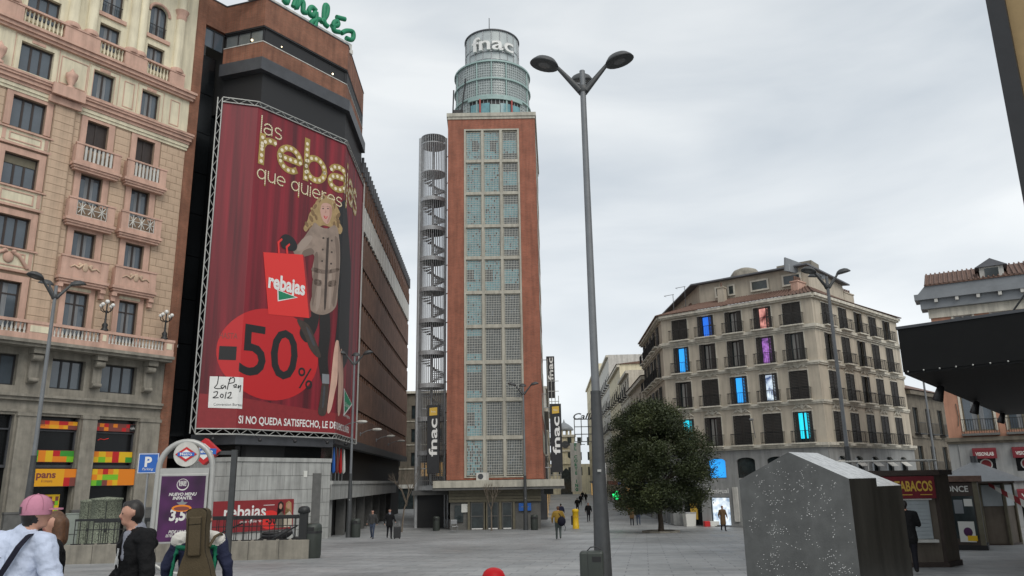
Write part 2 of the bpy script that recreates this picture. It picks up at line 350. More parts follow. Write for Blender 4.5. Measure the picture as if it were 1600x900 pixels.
# ================================================================== ground
def ground_mat():
    m = mat('paving', (.30,.31,.31), .55); t = m.node_tree; n = t.nodes; l = t.links; b = n['Principled BSDF']
    c = n.new('ShaderNodeTexCoord'); mp = n.new('ShaderNodeMapping'); mp.inputs['Rotation'].default_value = (0,0,.16); l.new(c.outputs['Object'], mp.inputs[0])
    br = n.new('ShaderNodeTexBrick'); br.inputs['Scale'].default_value = 1; br.inputs['Brick Width'].default_value = 1.2; br.inputs['Row Height'].default_value = .6
    br.inputs['Mortar Size'].default_value = .016; br.inputs['Color1'].default_value = (.27,.28,.285,1); br.inputs['Color2'].default_value = (.345,.35,.35,1); br.inputs['Mortar'].default_value = (.15,.155,.16,1)
    l.new(mp.outputs[0], br.inputs['Vector'])
    def noise(sc, det, lo, hi, stretch=None):
        z = n.new('ShaderNodeTexNoise'); z.inputs['Scale'].default_value = sc; z.inputs['Detail'].default_value = det; z.inputs['Roughness'].default_value = .6
        if stretch:
            q = n.new('ShaderNodeMapping'); q.inputs['Scale'].default_value = stretch; l.new(c.outputs['Object'], q.inputs[0]); l.new(q.outputs[0], z.inputs['Vector'])
        else: l.new(c.outputs['Object'], z.inputs['Vector'])
        r = n.new('ShaderNodeMapRange'); r.inputs['From Min'].default_value = .3; r.inputs['From Max'].default_value = .7; r.inputs['To Min'].default_value = lo; r.inputs['To Max'].default_value = hi
        l.new(z.outputs['Fac'], r.inputs['Value']); return r
    x = br.outputs['Color']
    for r in (noise(.16, 7, .72, 1.16), noise(2.2, 8, .86, 1.12), noise(.5, 5, .80, 1.10, (.35,1.6,1)), noise(9, 3, .9, 1.05)):
        mx = n.new('ShaderNodeMixRGB'); mx.blend_type = 'MULTIPLY'; mx.inputs[0].default_value = 1; l.new(x, mx.inputs[1]); l.new(r.outputs[0], mx.inputs[2]); x = mx.outputs[0]
    vo = n.new('ShaderNodeTexVoronoi'); vo.inputs['Scale'].default_value = 1.7; l.new(c.outputs['Object'], vo.inputs['Vector'])
    gm = n.new('ShaderNodeMapRange'); gm.inputs['From Min'].default_value = .035; gm.inputs['From Max'].default_value = .05; gm.inputs['To Min'].default_value = .45; gm.inputs['To Max'].default_value = 1; l.new(vo.outputs['Distance'], gm.inputs['Value'])
    mx = n.new('ShaderNodeMixRGB'); mx.blend_type = 'MULTIPLY'; mx.inputs[0].default_value = 1; l.new(x, mx.inputs[1]); l.new(gm.outputs[0], mx.inputs[2]); x = mx.outputs[0]
    l.new(x, b.inputs['Base Color']); rr = noise(.3, 5, .38, .72); l.new(rr.outputs[0], b.inputs['Roughness'])
    bp = n.new('ShaderNodeBump'); bp.inputs['Strength'].default_value = .25; bp.inputs['Distance'].default_value = .008; bp.invert = True; l.new(br.outputs['Fac'], bp.inputs['Height']); l.new(bp.outputs[0], b.inputs['Normal'])
ground_mat()
g = MB(); ys = [-60,0,15,30,45,60,62,75,120,200,320,900]; xs = [-700,-120,-40,-20,0,20,40,120,700]
gv = [(x,y,gz(y)) for y in ys for x in xs]; nx = len(xs)
g.add(gv, [(j*nx+i, j*nx+i+1, (j+1)*nx+i+1, (j+1)*nx+i) for j in range(len(ys)-1) for i in range(nx-1)])
struct('plaza_pavement', g, 'paving')

mat('curtain_dim', (.20,.21,.22), .4, var=.3, scale=5, streak=True)
# ================================================================== windows shared by the facades
_WP = {}
def window_proto(w, h, panes=2, mat_f='wood_dark', mat_g='glass', transom=0.0, t=.09, bot=.09, deep=.08, blind=None):
    key = (round(w,2), round(h,2), panes, mat_f, mat_g, transom, blind)
    if key in _WP: return _WP[key]
    f = MB(); x0, x1 = -w/2, w/2
    f.box(x0, x0+t, 0, deep, 0, h); f.box(x1-t, x1, 0, deep, 0, h); f.box(x0+t, x1-t, 0, deep, h-t, h); f.box(x0+t, x1-t, 0, deep, 0, bot)
    pw = (w-2*t)/panes
    for i in range(1, panes): f.box(x0+t+pw*i-t*.6, x0+t+pw*i+t*.6, .002, deep, bot, h-t)
    zt = h-t
    if transom: f.box(x0+t, x1-t, .003, deep, h*transom, h*transom+t*.7)
    pr = [('window', f.mesh('window', mat_f))]
    for i in range(panes):
        p = MB(); p.box(x0+t+pw*i+.001, x0+t+pw*(i+1)-.001, deep*.55, deep*.75, bot+.001, zt-.001); pr.append(('pane', p.mesh('pane', mat_g)))
    if panes == 2 and mat_g == 'glass':
        cu = MB(); cu.box(x0+t+pw*.55, x0+t+pw*.9, deep*.5, deep*.55-.001, bot+.02, zt-.02); cu.box(x0+t+pw*1.12, x0+t+pw*1.42, deep*.5, deep*.55-.001, bot+.02, zt-.02); pr.append(('curtain', cu.mesh('curtain', 'curtain_dim')))
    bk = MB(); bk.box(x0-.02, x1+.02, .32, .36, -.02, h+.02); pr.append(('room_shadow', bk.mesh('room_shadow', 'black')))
    if blind:
        b = MB(); b.box(x0+t, x1-t, -.01, .03, h*(1-blind), h-t); pr.append(('blind', b.mesh('blind', 'olive')))
    _WP[key] = pr; return pr

# ================================================================== rose and cream building at the left
PBu = azv(36); PBA = Vector((-20.91,46,0))-PBu*14
PB = Thing('corner_building', 'rose and cream stone building with balustrades above a sandwich shop', 'building', (PBA.x, PBA.y, -1.6), azrot(36))
colA, colB, colC, colD = (10.83,11.97), (7.88,9.12), (3.95,5.65), (.3,2.0)
rowz = {7:(29.6,31.8), 6:(27.2,28.85), 5:(23.95,25.68), 4:(20.62,22.42), 3:(17.36,19.12), 2:(14.0,15.7), 1:(9.75,12.2)}
mez = [(10.31,12.32),(7.66,9.4),(3.9,6.0)]; MZ = (6.83,8.43)
shops = [(10.34,12.66),(7.25,9.45),(3.6,6.2)]; SZ = (-2.2,5.36)
hol = [(c[0],c[1],*rowz[r]) for c in (colA,colB,colC,colD) for r in rowz]
up = [h for h in hol if h[2] > 23.5]; mid = [h for h in hol if h[2] < 23.5]
mb = MB(); wall(mb, -1.5, 14, 23.3, 36.5, up, .32); mb.quad((14,0,23.3),(14,9,23.3),(14,9,36.5),(14,0,36.5)); mb.quad((-1.5,0,36.5),(14,0,36.5),(14,9,36.5),(-1.5,9,36.5)); up_wall = PB.part(mb, 'wall', 'cream', label='cream plaster upper wall')
mb = MB(); wall(mb, -1.5, 14, 9.2, 23.3, mid, .32, .012); mb.quad((14,.012,9.2),(14,9,9.2),(14,9,23.3),(14,.012,23.3)); mid_wall = PB.part(mb, 'wall', 'ashlar_joint')
lowh = [(*m_, *MZ) for m_ in mez]+[(*s_, *SZ) for s_ in shops]
mb = MB(); wall(mb, -1.5, 14, -2.2, 9.2, lowh, .5); mb.quad((14,0,-2.2),(14,9,-2.2),(14,9,9.2),(14,0,9.2)); low_wall = PB.part(mb, 'wall', 'granite', label='grey granite ground floor wall')
# ashlar stones, one by one, with open joints
_stone = {}
def stones(thing, parent, intervals, z0, z1, ch, bw, mt, y0, y1, name='stone', seed=1, b=.012):
    rr = random.Random(seed); n = max(1, round((z1-z0)/ch)); h = (z1-z0)/n
    for k in range(n):
        za = z0+k*h
        for a, e in intervals(za, za+h):
            L_ = e-a
            if L_ < .08: continue
            m_ = max(1, round(L_/bw)); cuts = [a+L_*i/m_ for i in range(m_+1)]
            if m_ > 1 and k % 2: cuts = [a]+[a+L_*(i+.5)/m_ for i in range(m_)]+[e]
            for i in range(len(cuts)-1):
                wd = round((cuts[i+1]-cuts[i])/.04)*.04
                if wd < .06: continue
                dd = rr.choice((0,.003,.006)); key = (wd, round(h,3), mt, dd, y0)
                if key not in _stone:
                    q = MB(); q.box(-wd/2+b, wd/2-b, y0-dd, y1, b, h-b); _stone[key] = q.mesh(name, mt)
                o = bpy.data.objects.new(name, _stone[key]); COL.objects.link(o); o.parent = parent; o.location = ((cuts[i]+cuts[i+1])/2, 0, za-thing.off[2])
def free(a, e, blocks):
    out = [(a,e)]
    for p, q in blocks: out = [t for (x,y) in out for t in ((x,min(y,p)),(max(x,q),y)) if t[1]-t[0] > .05]
    return out
def pb_int(za, zb):
    bl = [(6.0,7.15)]
    for c in (colA,colB): bl.append((c[0]-.42, c[1]+.42))
    for c in (colC,colD): bl.append((c[0]-.4, c[1]+.35))
    return free(2.4, 13.98, bl)
stones(PB, mid_wall, pb_int, 9.55, 23.0, .47, 1.0, 'ashlar', -.012, .011)
pil = MB(); pil.box(6.0, 7.15, -.13, .011, 9.5, 23.1); pilo = PB.part(pil, 'pilaster', 'ashlar_joint')
stones(PB, pilo, lambda a,b_: [(6.03,7.12)], 9.6, 23.05, .47, 1.1, 'ashlar', -.15, -.128, seed=3)
for c in (colA,colB,colC,colD):
    for r in rowz:
        wd = c[1]-c[0]; h = rowz[r][1]-rowz[r][0]; n = 2 if c in (colA,colB) else 3
        if c == colA and r == 4 or (c == colB and r == 4): pr = window_proto(wd, h, 2, mat_g='wood_dark')
        elif r == 1: pr = window_proto(wd, h, 2, transom=.72)
        elif n == 3 and r == 3: pr = window_proto(wd, h, 3, blind=.3)
        else: pr = window_proto(wd, h, n)
        PB.put(pr, ((c[0]+c[1])/2, .2, rowz[r][0]))
for i, m_ in enumerate(mez): PB.put(window_proto(m_[1]-m_[0], 1.6, 3, 'black_metal', 'glass'), ((m_[0]+m_[1])/2, .34, MZ[0]))
# surrounds
for c in (colA,colB):
    for r in (2,3,4):
        f = MB(); frame_rect(f, c[0], c[1], rowz[r][0], rowz[r][1], .34, -.05, .013, False); f.box(c[0]-.4, c[1]+.4, -.09, .012, rowz[r][1]+.342, rowz[r][1]+.46); PB.part(f, 'window_surround', 'rose')
    f = MB(); frame_rect(f, c[0], c[1], 9.5, 12.2, .30, -.05, .013, False); f.box(c[0]-.36, c[1]+.36, -.08, .012, 12.502, 12.62); o = PB.part(f, 'window_surround', 'rose'); f2 = MB(); f2.box(c[0]-.05, c[1]+.05, -.07, -.052, 12.28, 12.45); PB.part(f2, 'panel', 'cream', o)
    for r in (5,6):
        f = MB(); frame_rect(f, c[0], c[1], rowz[r][0], rowz[r][1], .2, -.04, -.001); PB.part(f, 'window_surround', 'cream')
    f = MB(); frame_rect(f, c[0], c[1], 23.95, 25.68, .03, -.055, -.041); frame_rect(f, c[0]-.26, c[1]+.26, 23.98, 25.95, .03, -.02, -.001, False); f.box((c[0]+c[1])/2-.3, (c[0]+c[1])/2+.3, -.07, -.041, 25.74, 25.9); PB.part(f, 'window_moulding', 'rose')
    # arched top window: spandrels and ring
    xm = (c[0]+c[1])/2; rr = (c[1]-c[0])/2
    for sgn in (-1,1):
        pts = [(xm+sgn*rr, 31.8), (xm+sgn*rr, 31.8-rr)]+[(xm+sgn*rr*math.cos(a), 31.8-rr+rr*math.sin(a)) for a in [math.pi/2*k/8 for k in range(1,9)]]
        if sgn > 0: pts = pts[::-1]
        f = MB(); f.slab(pts, .0, .15); PB.part(f, 'spandrel', 'cream')
    f = MB(); f.tube([(xm+(rr+.1)*math.cos(a), -.02, 31.8-rr+(rr+.1)*math.sin(a)) for a in [math.pi*k/12 for k in range(13)]], .1, 6); PB.part(f, 'arch_moulding', 'rose')
    f = MB(); f.box(c[0]-.25, c[1]+.25, -.12, -.001, 29.3, 29.55); PB.part(f, 'window_sill', 'rose')
    f = MB()
    for i in range(9): f.tube([(c[0]+.07+i*(c[1]-c[0]-.14)/8, .05, 29.6),(c[0]+.07+i*(c[1]-c[0]-.14)/8, .05, 30.35)], .012, 4)
    f.box(c[0], c[1], .035, .065, 30.35, 30.39); PB.part(f, 'railing', 'iron')
for c in (colC,colD):
    for r in (2,3,4,1):
        z0_, z1_ = rowz[r]; f = MB(); frame_rect(f, c[0], c[1], z0_, z1_, .33, -.06, .013, False); PB.part(f, 'window_surround', 'rose')
    for r in (5,6):
        f = MB(); frame_rect(f, c[0], c[1], *rowz[r], .22, -.04, -.001); PB.part(f, 'window_surround', 'cream')
    f = MB(); frame_rect(f, c[0]-.28, c[1]+.28, 23.98, 26.0, .035, -.02, -.001, False); f.box((c[0]+c[1])/2-.35, (c[0]+c[1])/2+.35, -.08, -.041, 25.75, 25.92); PB.part(f, 'window_moulding', 'rose')
    for za, zb, kind in ((19.55,20.5,0),(16.15,17.28,1),(12.7,13.95,2)):
        f = MB(); f.box(c[0]-.45, c[1]+.45, -.09, .0125, za+.13, zb-.09); o = PB.part(f, 'spandrel_panel', 'cream')
        f = MB(); f.box(c[0]-.5, c[1]+.5, -.2, .0124, zb-.088, zb); f.box(c[0]-.5, c[1]+.5, -.16, .0124, za, za+.128); PB.part(f, 'ledge', 'rose')
        f = MB(); frame_rect(f, c[0]+.1, c[1]-.1, za+.32, zb-.3, .06, -.125, -.091); f.box(c[0]-.3, c[0]-.12, -.12, -.091, za+.2, zb-.15); f.box(c[1]+.12, c[1]+.3, -.12, -.091, za+.2, zb-.15); PB.part(f, 'relief_frame', 'rose', o)
        if kind == 2:
            xm = (c[0]+c[1])/2; f = MB(); f.ball((xm, -.12, za+.7), .26, .09, .3); f.tube([(xm+.1,-.13,zb-.2),(xm+.5,-.15,zb-.4),(xm+.95,-.15,za+.25)], .1, 8); f.tube([(xm-.1,-.13,zb-.2),(xm-.5,-.15,zb-.4),(xm-.95,-.15,za+.25)], .1, 8); f.ball((xm+.22,-.14,zb-.22),.12); f.ball((xm-.22,-.14,zb-.22),.12); PB.part(f, 'carved_crest', 'rose', o)
# balconies at columns A, B
def balcony(c, zt, kind):
    x0, x1 = c[0]-.62, c[1]+.68; zb = zt-1.35
    f = MB(); f.box(x0-.1, x1+.1, -.56, -.051, zb, zb+.16); f.box(x0-.03, x1+.03, -.48, -.051, zb-.13, zb-.001); f.box(x0+.04, x1-.04, -.40, -.051, zb-.26, zb-.131); PB.part(f, 'balcony_slab', 'rose')
    f = MB(); f.box(x0, x0+.42, -.5, -.4, zb+.161, zt-.1); f.box(x1-.42, x1, -.5, -.4, zb+.161, zt-.1); f.box(x0+.42, x1-.42, -.5, -.4, zb+.161, zb+.36)
    f.box(x0-.04, x1+.04, -.54, -.36, zt-.1, zt); f.box(x0, x0+.1, -.4, -.051, zb+.161, zt-.1); f.box(x1-.1, x1, -.4, -.051, zb+.161, zt-.1)
    if kind == 2: f.box(x0+.42, x1-.42, -.48, -.41, zb+.36, zt-.1)
    o = PB.part(f, 'balcony_parapet', 'rose')
    a, e = x0+.44, x1-.44; za, zb2 = zb+.361, zt-.101
    if kind == 0:
        n = 7; f = MB()
        for i in range(n): xx = a+(i+.5)*(e-a)/n; f.box(xx-.06, xx+.06, -.48, -.42, za, zb2)
        PB.part(f, 'balusters', 'offwhite', o)
    elif kind == 1:
        f = MB(); n = 3; wq = (e-a)/n; hq = zb2-za
        for i in range(n):
            cx, cz = a+(i+.5)*wq, (za+zb2)/2
            for k in range(8):
                an = math.pi*k/4; f.tube([(cx, -.45, cz),(cx+math.cos(an)*wq*.48, -.45, cz+math.sin(an)*hq*.48)], .03, 4)
        frame_rect(f, a+.03, e-.03, za+.03, zb2-.03, .03, -.47, -.43); PB.part(f, 'lattice', 'offwhite', o)
    else:
        f = MB(); xm = (a+e)/2; zm = (za+zb2)/2
        f.ball((xm,-.49,zm), .17, .05, .26)
        for sg in (-1,1):
            f.tube([(xm+sg*.15,-.5,zm+.12),(xm+sg*.35,-.5,zm-.1),(xm+sg*.6,-.5,zm+.02),(xm+sg*.8,-.5,zm-.12)], [.07,.08,.05,.03], 6); f.ball((xm+sg*.3,-.5,zm+.12), .1, .04, .1)
        PB.part(f, 'carved_crest', 'ashlar', o)
        for sx in (x0+.12, x1-.12):
            f = MB(); f.box(sx-.12, sx+.12, -.3, -.052, zb-.75, zb-.45); f.box(sx-.14, sx+.14, -.42, -.052, zb-.4499, zb-.262); PB.part(f, 'corbel', 'rose')
for c in (colA,colB):
    balcony(c, 20.72, 0); balcony(c, 17.46, 1); balcony(c, 14.1, 2)
# cornices
def cornice(name, steps, mt, x0=-1.5, x1=14.0):
    f = MB()
    for i, (za, zb, pr) in enumerate(steps): f.box(x0, x1+pr*.5, -pr, .0-.001 if False else -.0005*i-.0006, za+.0005, zb-.0005)
    return PB.part(f, name, mt)
cornice('cornice', [(23.02,23.2,.22),(23.2,23.42,.34),(23.42,23.55,.44),(23.55,23.68,.5)], 'rose')
cornice('cornice_band', [(22.62,22.8,.1),(22.8,23.018,.16)], 'cream')
cornice('cornice', [(26.08,26.24,.22),(26.24,26.46,.34),(26.46,26.62,.46)], 'rose')
f = MB(); f.box(5.6, 7.35, -.34, -.17, 22.63, 23.02); f.box(5.6, 7.35, -.66, -.5, 23.03, 23.69); PB.part(f, 'cornice_break', 'rose')
# parapet with balusters under the top windows
f = MB(); bays = [(3.75,5.9),(7.9,9.4),(10.8,12.3)]; prev = -1.5
for a, e in bays: f.box(prev, a, -.36, -.03, 26.621, 27.5); prev = e
f.box(prev, 13.3, -.36, -.03, 26.621, 27.5); f.box(-1.5, 13.3, -.4, -.02, 27.501, 27.62); par = PB.part(f, 'parapet', 'rose')
def balusters(f, a, e, z0, z1, y, step=.22, r=.075):
    n = max(2, round((e-a)/step)); h = z1-z0
    for i in range(n):
        f.lathe([(r,0),(r,.08*h),(r*.45,.16*h),(r*.95,.42*h),(r*.4,.75*h),(r*.8,.9*h),(r*.8,h)], (a+(i+.5)*(e-a)/n, y, z0), 8)
for a, e in bays: f = MB(); balusters(f, a, e, 26.622, 27.5, -.2); PB.part(f, 'balusters', 'cream', par)
for xc in (3.2, 6.35, 7.4, 9.85, 10.35, 12.85):
    f = MB(); f.lathe([(.36,27.62),(.40,27.72),(.36,27.85),(.30,27.95),(.27,34.6)], (xc,-.06,0), 16); cl = PB.part(f, 'column', 'cream')
    f = MB(); f.lathe([(.43,27.6),(.45,27.75),(.38,27.9)], (xc,-.06,0), 14); PB.part(f, 'column_base', 'rose', cl)
f = MB(); f.lathe([(.28,31.4),(.34,31.6),(.3,31.75),(.42,32.0),(.45,32.1)], (12.85,-.06,0), 14); PB.part(f, 'capital', 'rose')
# panels, urns
for a, e in ((6.1,7.5),(9.75,10.3),(12.75,13.3)):
    f = MB(); frame_rect(f, a, e, 24.1, 25.7, .05, -.03, -.001); PB.part(f, 'panel_moulding', 'rose')
for xc in (6.6, 2.9):
    f = MB(); f.lathe([(.25,23.7),(.25,23.85),(.1,23.95),(.3,24.4),(.33,24.65),(.2,24.72),(.06,24.95),(.01,25.05)], (xc,-.3,0), 14); PB.part(f, 'urn', 'rose')
# long balcony over the mezzanine
f = MB(); f.box(-1.5, 13.95, -1.05, -.001, 8.95, 9.12); f.box(-1.5, 13.9, -.9, -.001, 8.8, 8.949); PB.part(f, 'balcony_slab', 'granite')
f = MB(); f.box(-1.5, 13.9, -.98, -.7, 9.121, 9.42); f.box(-1.5, 13.93, -1.0, -.68, 9.95, 10.1)
posts = [(5.85,7.1),(9.55,10.0),(13.3,13.88),(2.2,2.6)]
for a, e in posts: f.box(a, e, -.97, -.72, 9.421, 9.949)
br_ = PB.part(f, 'balustrade', 'rose')
for a, e in ((2.6,5.85),(7.1,9.55),(10.0,13.3)): f = MB(); balusters(f, a, e, 9.421, 9.949, -.85, .2, .07); PB.part(f, 'balusters', 'offwhite', br_)
for a, e in posts[:3]: f = MB(); f.box(a+.12, e-.12, -.985, -.971, 9.52, 9.86); PB.part(f, 'panel', 'cream', br_)
# corbels and entablature of the granite storey
for xc in (3.3, 6.7, 9.95, 12.9):
    f = MB(); f.slab([(-.24,7.0),(.24,7.0),(.24,8.79),(-.24,8.79)], -.25, -.001); f.box(-.28,.28,-.7,-.001+.0,8.5,8.795); f.tube([(-.24,-.42,8.3),(.24,-.42,8.3)], .2, 10); f.tube([(-.24,-.28,7.15),(.24,-.28,7.15)], .12, 10)
    f.xf(Matrix.Translation((xc,0,0))); PB.part(f, 'corbel', 'granite')
f = MB(); f.box(-1.5,13.95,-.32,-.001,6.28,6.42); f.box(-1.5,13.95,-.2,-.001,6.1,6.279); f.box(-1.5,13.95,-.1,-.001,5.5,5.62); PB.part(f, 'entablature', 'granite')
for a, e in ((9.5,10.28),(12.72,13.9),(6.3,7.15)):
    f = MB(); f.box(a, e, -.22, -.001, .55, 5.3); f.box(a-.06, e+.06, -.28, -.001, 5.301, 5.48); p_ = PB.part(f, 'pilaster', 'granite')
    f = MB(); f.box(a-.05, e+.05, -.27, -.001, -2.2, .45); f.box(a-.08, e+.08, -.3, -.001, .451, .549); PB.part(f, 'pilaster_base', 'granite_dark', p_)
# sandwich shop: glazing, bands of coloured squares, signs
SQ = ['orange','yellow','lime','green','red','maroon','amber']
def squares(f, x0, x1, z0, z1, nx_, nz_, y, seed, pal):
    r = random.Random(seed); dx = (x1-x0)/nx_; dz = (z1-z0)/nz_
    for i in range(nx_):
        for j in range(nz_):
            f.mi = SQ.index(r.choice(pal)); f.quad((x0+i*dx,y,z0+j*dz),(x0+(i+1)*dx,y,z0+j*dz),(x0+(i+1)*dx,y,z0+(j+1)*dz),(x0+i*dx,y,z0+(j+1)*dz))
for k, (a, e) in enumerate(shops):
    f = MB(); f.box(a, e, .42, .5, -2.2, 5.36); sh = PB.part(f, 'shop_glazing', 'glass_black')
    f = MB(); f.box(a, e, .3, .419, 2.72, 2.86); f.box(a, a+.07, .3, .419, 2.86, 5.3); f.box(e-.07, e, .3, .419, 2.86, 5.3); f.box(a, e, .3, .419, 4.6, 4.68); PB.part(f, 'shop_frame', 'metal_dark', sh)
    if k == 2: continue
    for za, zb, nx_, nz_, pal, sd_ in ((4.72,5.16,9,2,['orange','amber','orange','red','maroon'] if k == 1 else ['maroon','red','maroon','orange'],4+k),(3.0,3.62,6,2,['red','yellow','orange','lime','green','orange'],8+k)):
        f = MB(); f.box(a+.02, e-.02, .2, .29, za, zb); o = PB.part(f, 'sign_band', 'maroon', sh); f = MB(); squares(f, a+.03, e-.03, za+.02, zb-.02, nx_, nz_, .196, sd_, pal); f.mi = 0; PB.part(f, 'coloured_squares', SQ, sh)
    f = MB(); f.box(a-.03, e+.1, -.12, .19, 1.74, 2.68); o = PB.part(f, 'shop_sign', 'black_metal')
    f = MB(); x0, x1 = a, e+.07
    if k == 1:
        f.mi = 6; f.quad((x0,-.124,1.77),(x1-.62,-.124,1.77),(x1-.62,-.124,2.65),(x0,-.124,2.65)); squares(f, x1-.62, x1, 1.77, 2.65, 2, 2, -.124, 21, ['red','orange','maroon'])
    else:
        squares(f, x0, x1-.95, 1.77, 2.65, 5, 3, -.124, 12, ['red','maroon','orange','lime','green','yellow']); f.mi = 0; f.quad((x1-.95,-.124,1.77),(x1,-.124,1.77),(x1,-.124,2.65),(x1-.95,-.124,2.65))
    f.mi = 0; PB.part(f, 'sign_face', SQ, o)
    if k == 1:
        f = MB(); text(f, 'pans', x0+.28, 2.2, .34, 0.95, -.13, bold=.03); text(f, '& company', x0+.55, 1.98, .13, .55, -.13); PB.part(f, 'lettering', 'maroon', o)
        f = MB(); text(f, 'pans', a+.12, 4.86, .15, .4, .19); PB.part(f, 'lettering', 'maroon', sh)
        f = MB(); f.box(8.25, 9.0, .3, .4, -.2, 1.35); q_ = PB.part(f, 'menu_board', 'yellow', sh); f = MB(); squares(f, 8.3, 8.95, -.1, 1.25, 4, 6, .295, 5, ['yellow','lime','yellow','maroon']); f.mi = 0; PB.part(f, 'menu_print', SQ, sh)
    else:
        f = MB(); f.box(e-.33, e-.03, .17, .199, 4.74, 5.14); PB.part(f, 'sign_end', 'black', sh); f = MB(); text(f, 'cafe', e-.3, 4.88, .14, .25, .168); PB.part(f, 'lettering', 'white', sh)
        f = MB(); f.tube([(a+.35,.4,4.22),(a+.5,.4,4.3),(a+.7,.4,4.26),(a+.95,.4,4.34)], .025, 6); PB.part(f, 'neon', 'red_bright', sh)
# candelabra on the balcony
def candelabrum(x, z, label):
    p = PBA+PBu*x+Vector((PBu.y,-PBu.x,0))*.84
    t = Thing('candelabrum', label, 'lamp', (p.x,p.y,z), azrot(36), 'candelabra on the long balcony'); 
    f = MB(); f.lathe([(.2,0),(.2,.08),(.12,.2),(.16,.35),(.06,.5),(.045,1.0),(.08,1.1),(.04,1.2),(.04,1.55)], (0,0,z), 12); t.part(f, 'stem', 'iron')
    for k in range(4):
        a = k*math.pi/2+.5; q = [(0,0,z+1.15),(.15*math.cos(a),.15*math.sin(a),z+1.08),(.34*math.cos(a),.34*math.sin(a),z+1.2),(.36*math.cos(a),.36*math.sin(a),z+1.36)]
        f = MB(); f.tube(q, .028, 6); o = t.part(f, 'arm', 'iron'); f = MB(); f.ball((.36*math.cos(a),.36*math.sin(a),z+1.46), .11); t.part(f, 'globe', 'globe', o)
    f = MB(); f.ball((0,0,z+1.68), .12); t.part(f, 'globe', 'globe')
candelabrum(9.78, 10.1, 'five-globe iron candelabrum on the balcony between the two narrow window columns')
candelabrum(13.3, 10.1, 'five-globe iron candelabrum at the right end of the balcony beside the brick strip')

# ================================================================== brick department store
def offs(pts, d):
    """offset an open polyline (seen left to right from the plaza) outwards by d with mitred corners"""
    pts = [Vector((p[0],p[1])) for p in pts]; ns = []
    for a, b in zip(pts, pts[1:]): t = (b-a).normalized(); ns.append(Vector((t.y,-t.x)))
    out = []
    for i, p in enumerate(pts):
        if i == 0: n = ns[0]; k = 1
        elif i == len(pts)-1: n = ns[-1]; k = 1
        else: n = (ns[i-1]+ns[i]).normalized(); k = 1/max(.3, n.dot(ns[i]))
        out.append(p+n*(d*k))
    return out
def strip(mb, pts, z0, z1, d0, d1):
    a = offs(pts, d1); b = offs(pts, d0); n = len(a)
    vs = [(p.x,p.y,z0) for p in a]+[(p.x,p.y,z1) for p in a]+[(p.x,p.y,z0) for p in b]+[(p.x,p.y,z1) for p in b]; fs = []
    for i in range(n-1): fs += [(i,i+1,n+i+1,n+i), (2*n+i+1,2*n+i,3*n+i,3*n+i+1), (n+i,n+i+1,3*n+i+1,3*n+i), (i+1,i,2*n+i,2*n+i+1)]
    fs += [(0,n,3*n,2*n), (n-1,3*n-1,4*n-1,2*n-1)]
    mb.add(vs, fs); return mb
K0 = Vector((-20.91,46)); pu = Vector((PBu.x,PBu.y))
Qa = K0+pu*.62; Q1 = Vector((-19.68,47.7)); Q2 = Vector((-16.65,46.75)); Q3 = Vector((-12.25,52.85)); Q4 = Vector((-12.52,60.4)); S1 = Vector((-14.05,102))
CI = Thing('department_store', 'brick department store with dark bands and a giant red sale banner', 'building', (-17,53,-1.75), 0, world=True)
body = MB(); body.prism([(-26,50.5),(Q1.x-.3,Q1.y+1.2),(Q2.x+.3,Q2.y+1.2),(Q3.x-1.1,Q3.y+.4),(Q4.x-1.1,Q4.y),(S1.x-.9,S1.y),(-40,102),(-40,60)], -2.1, 26.2); CI.part(body, 'core', 'black')
roofp = [(-21.5,48.5),(Q1.x,Q1.y),(Q2.x,Q2.y),(Q3.x,Q3.y),(Q4.x,Q4.y),(-20,60.4),(-28,56)]
f = MB(); f.prism([(x*.98-.3,y+.25) for x,y in roofp], 26.25, 33.9); CI.part(f, 'upper_core', 'black')
U4 = [Qa,Q1,Q2,Q3,Q4]; U3 = [Q1,Q2,Q3,Q4]
f = MB(); strip(f, U4, 32.2, 34.25, -.35, 0); CI.part(f, 'parapet', 'brick_store')
f = MB(); strip(f, U4, 34.251, 34.33, -.4, .04); CI.part(f, 'coping', 'metal_dark')
f = MB(); strip(f, U3, 29.62, 30.93, -.35, 0); CI.part(f, 'brick_band', 'brick_store')
f = MB(); strip(f, U3, 30.931, 30.99, -.3, .03); CI.part(f, 'sill', 'offwhite')
f = MB(); strip(f, U3, 32.08, 32.199, -.4, -.02); strip(f, U4, 32.0, 32.079, -.4, -.1); CI.part(f, 'lintel', 'black')
f = MB(); strip(f, U3, 28.72, 29.615, -.35, .28); CI.part(f, 'metal_band', 'metal_dark')
f = MB(); strip(f, U3, 27.75, 28.715, -.9, -.7); CI.part(f, 'recess', 'black')
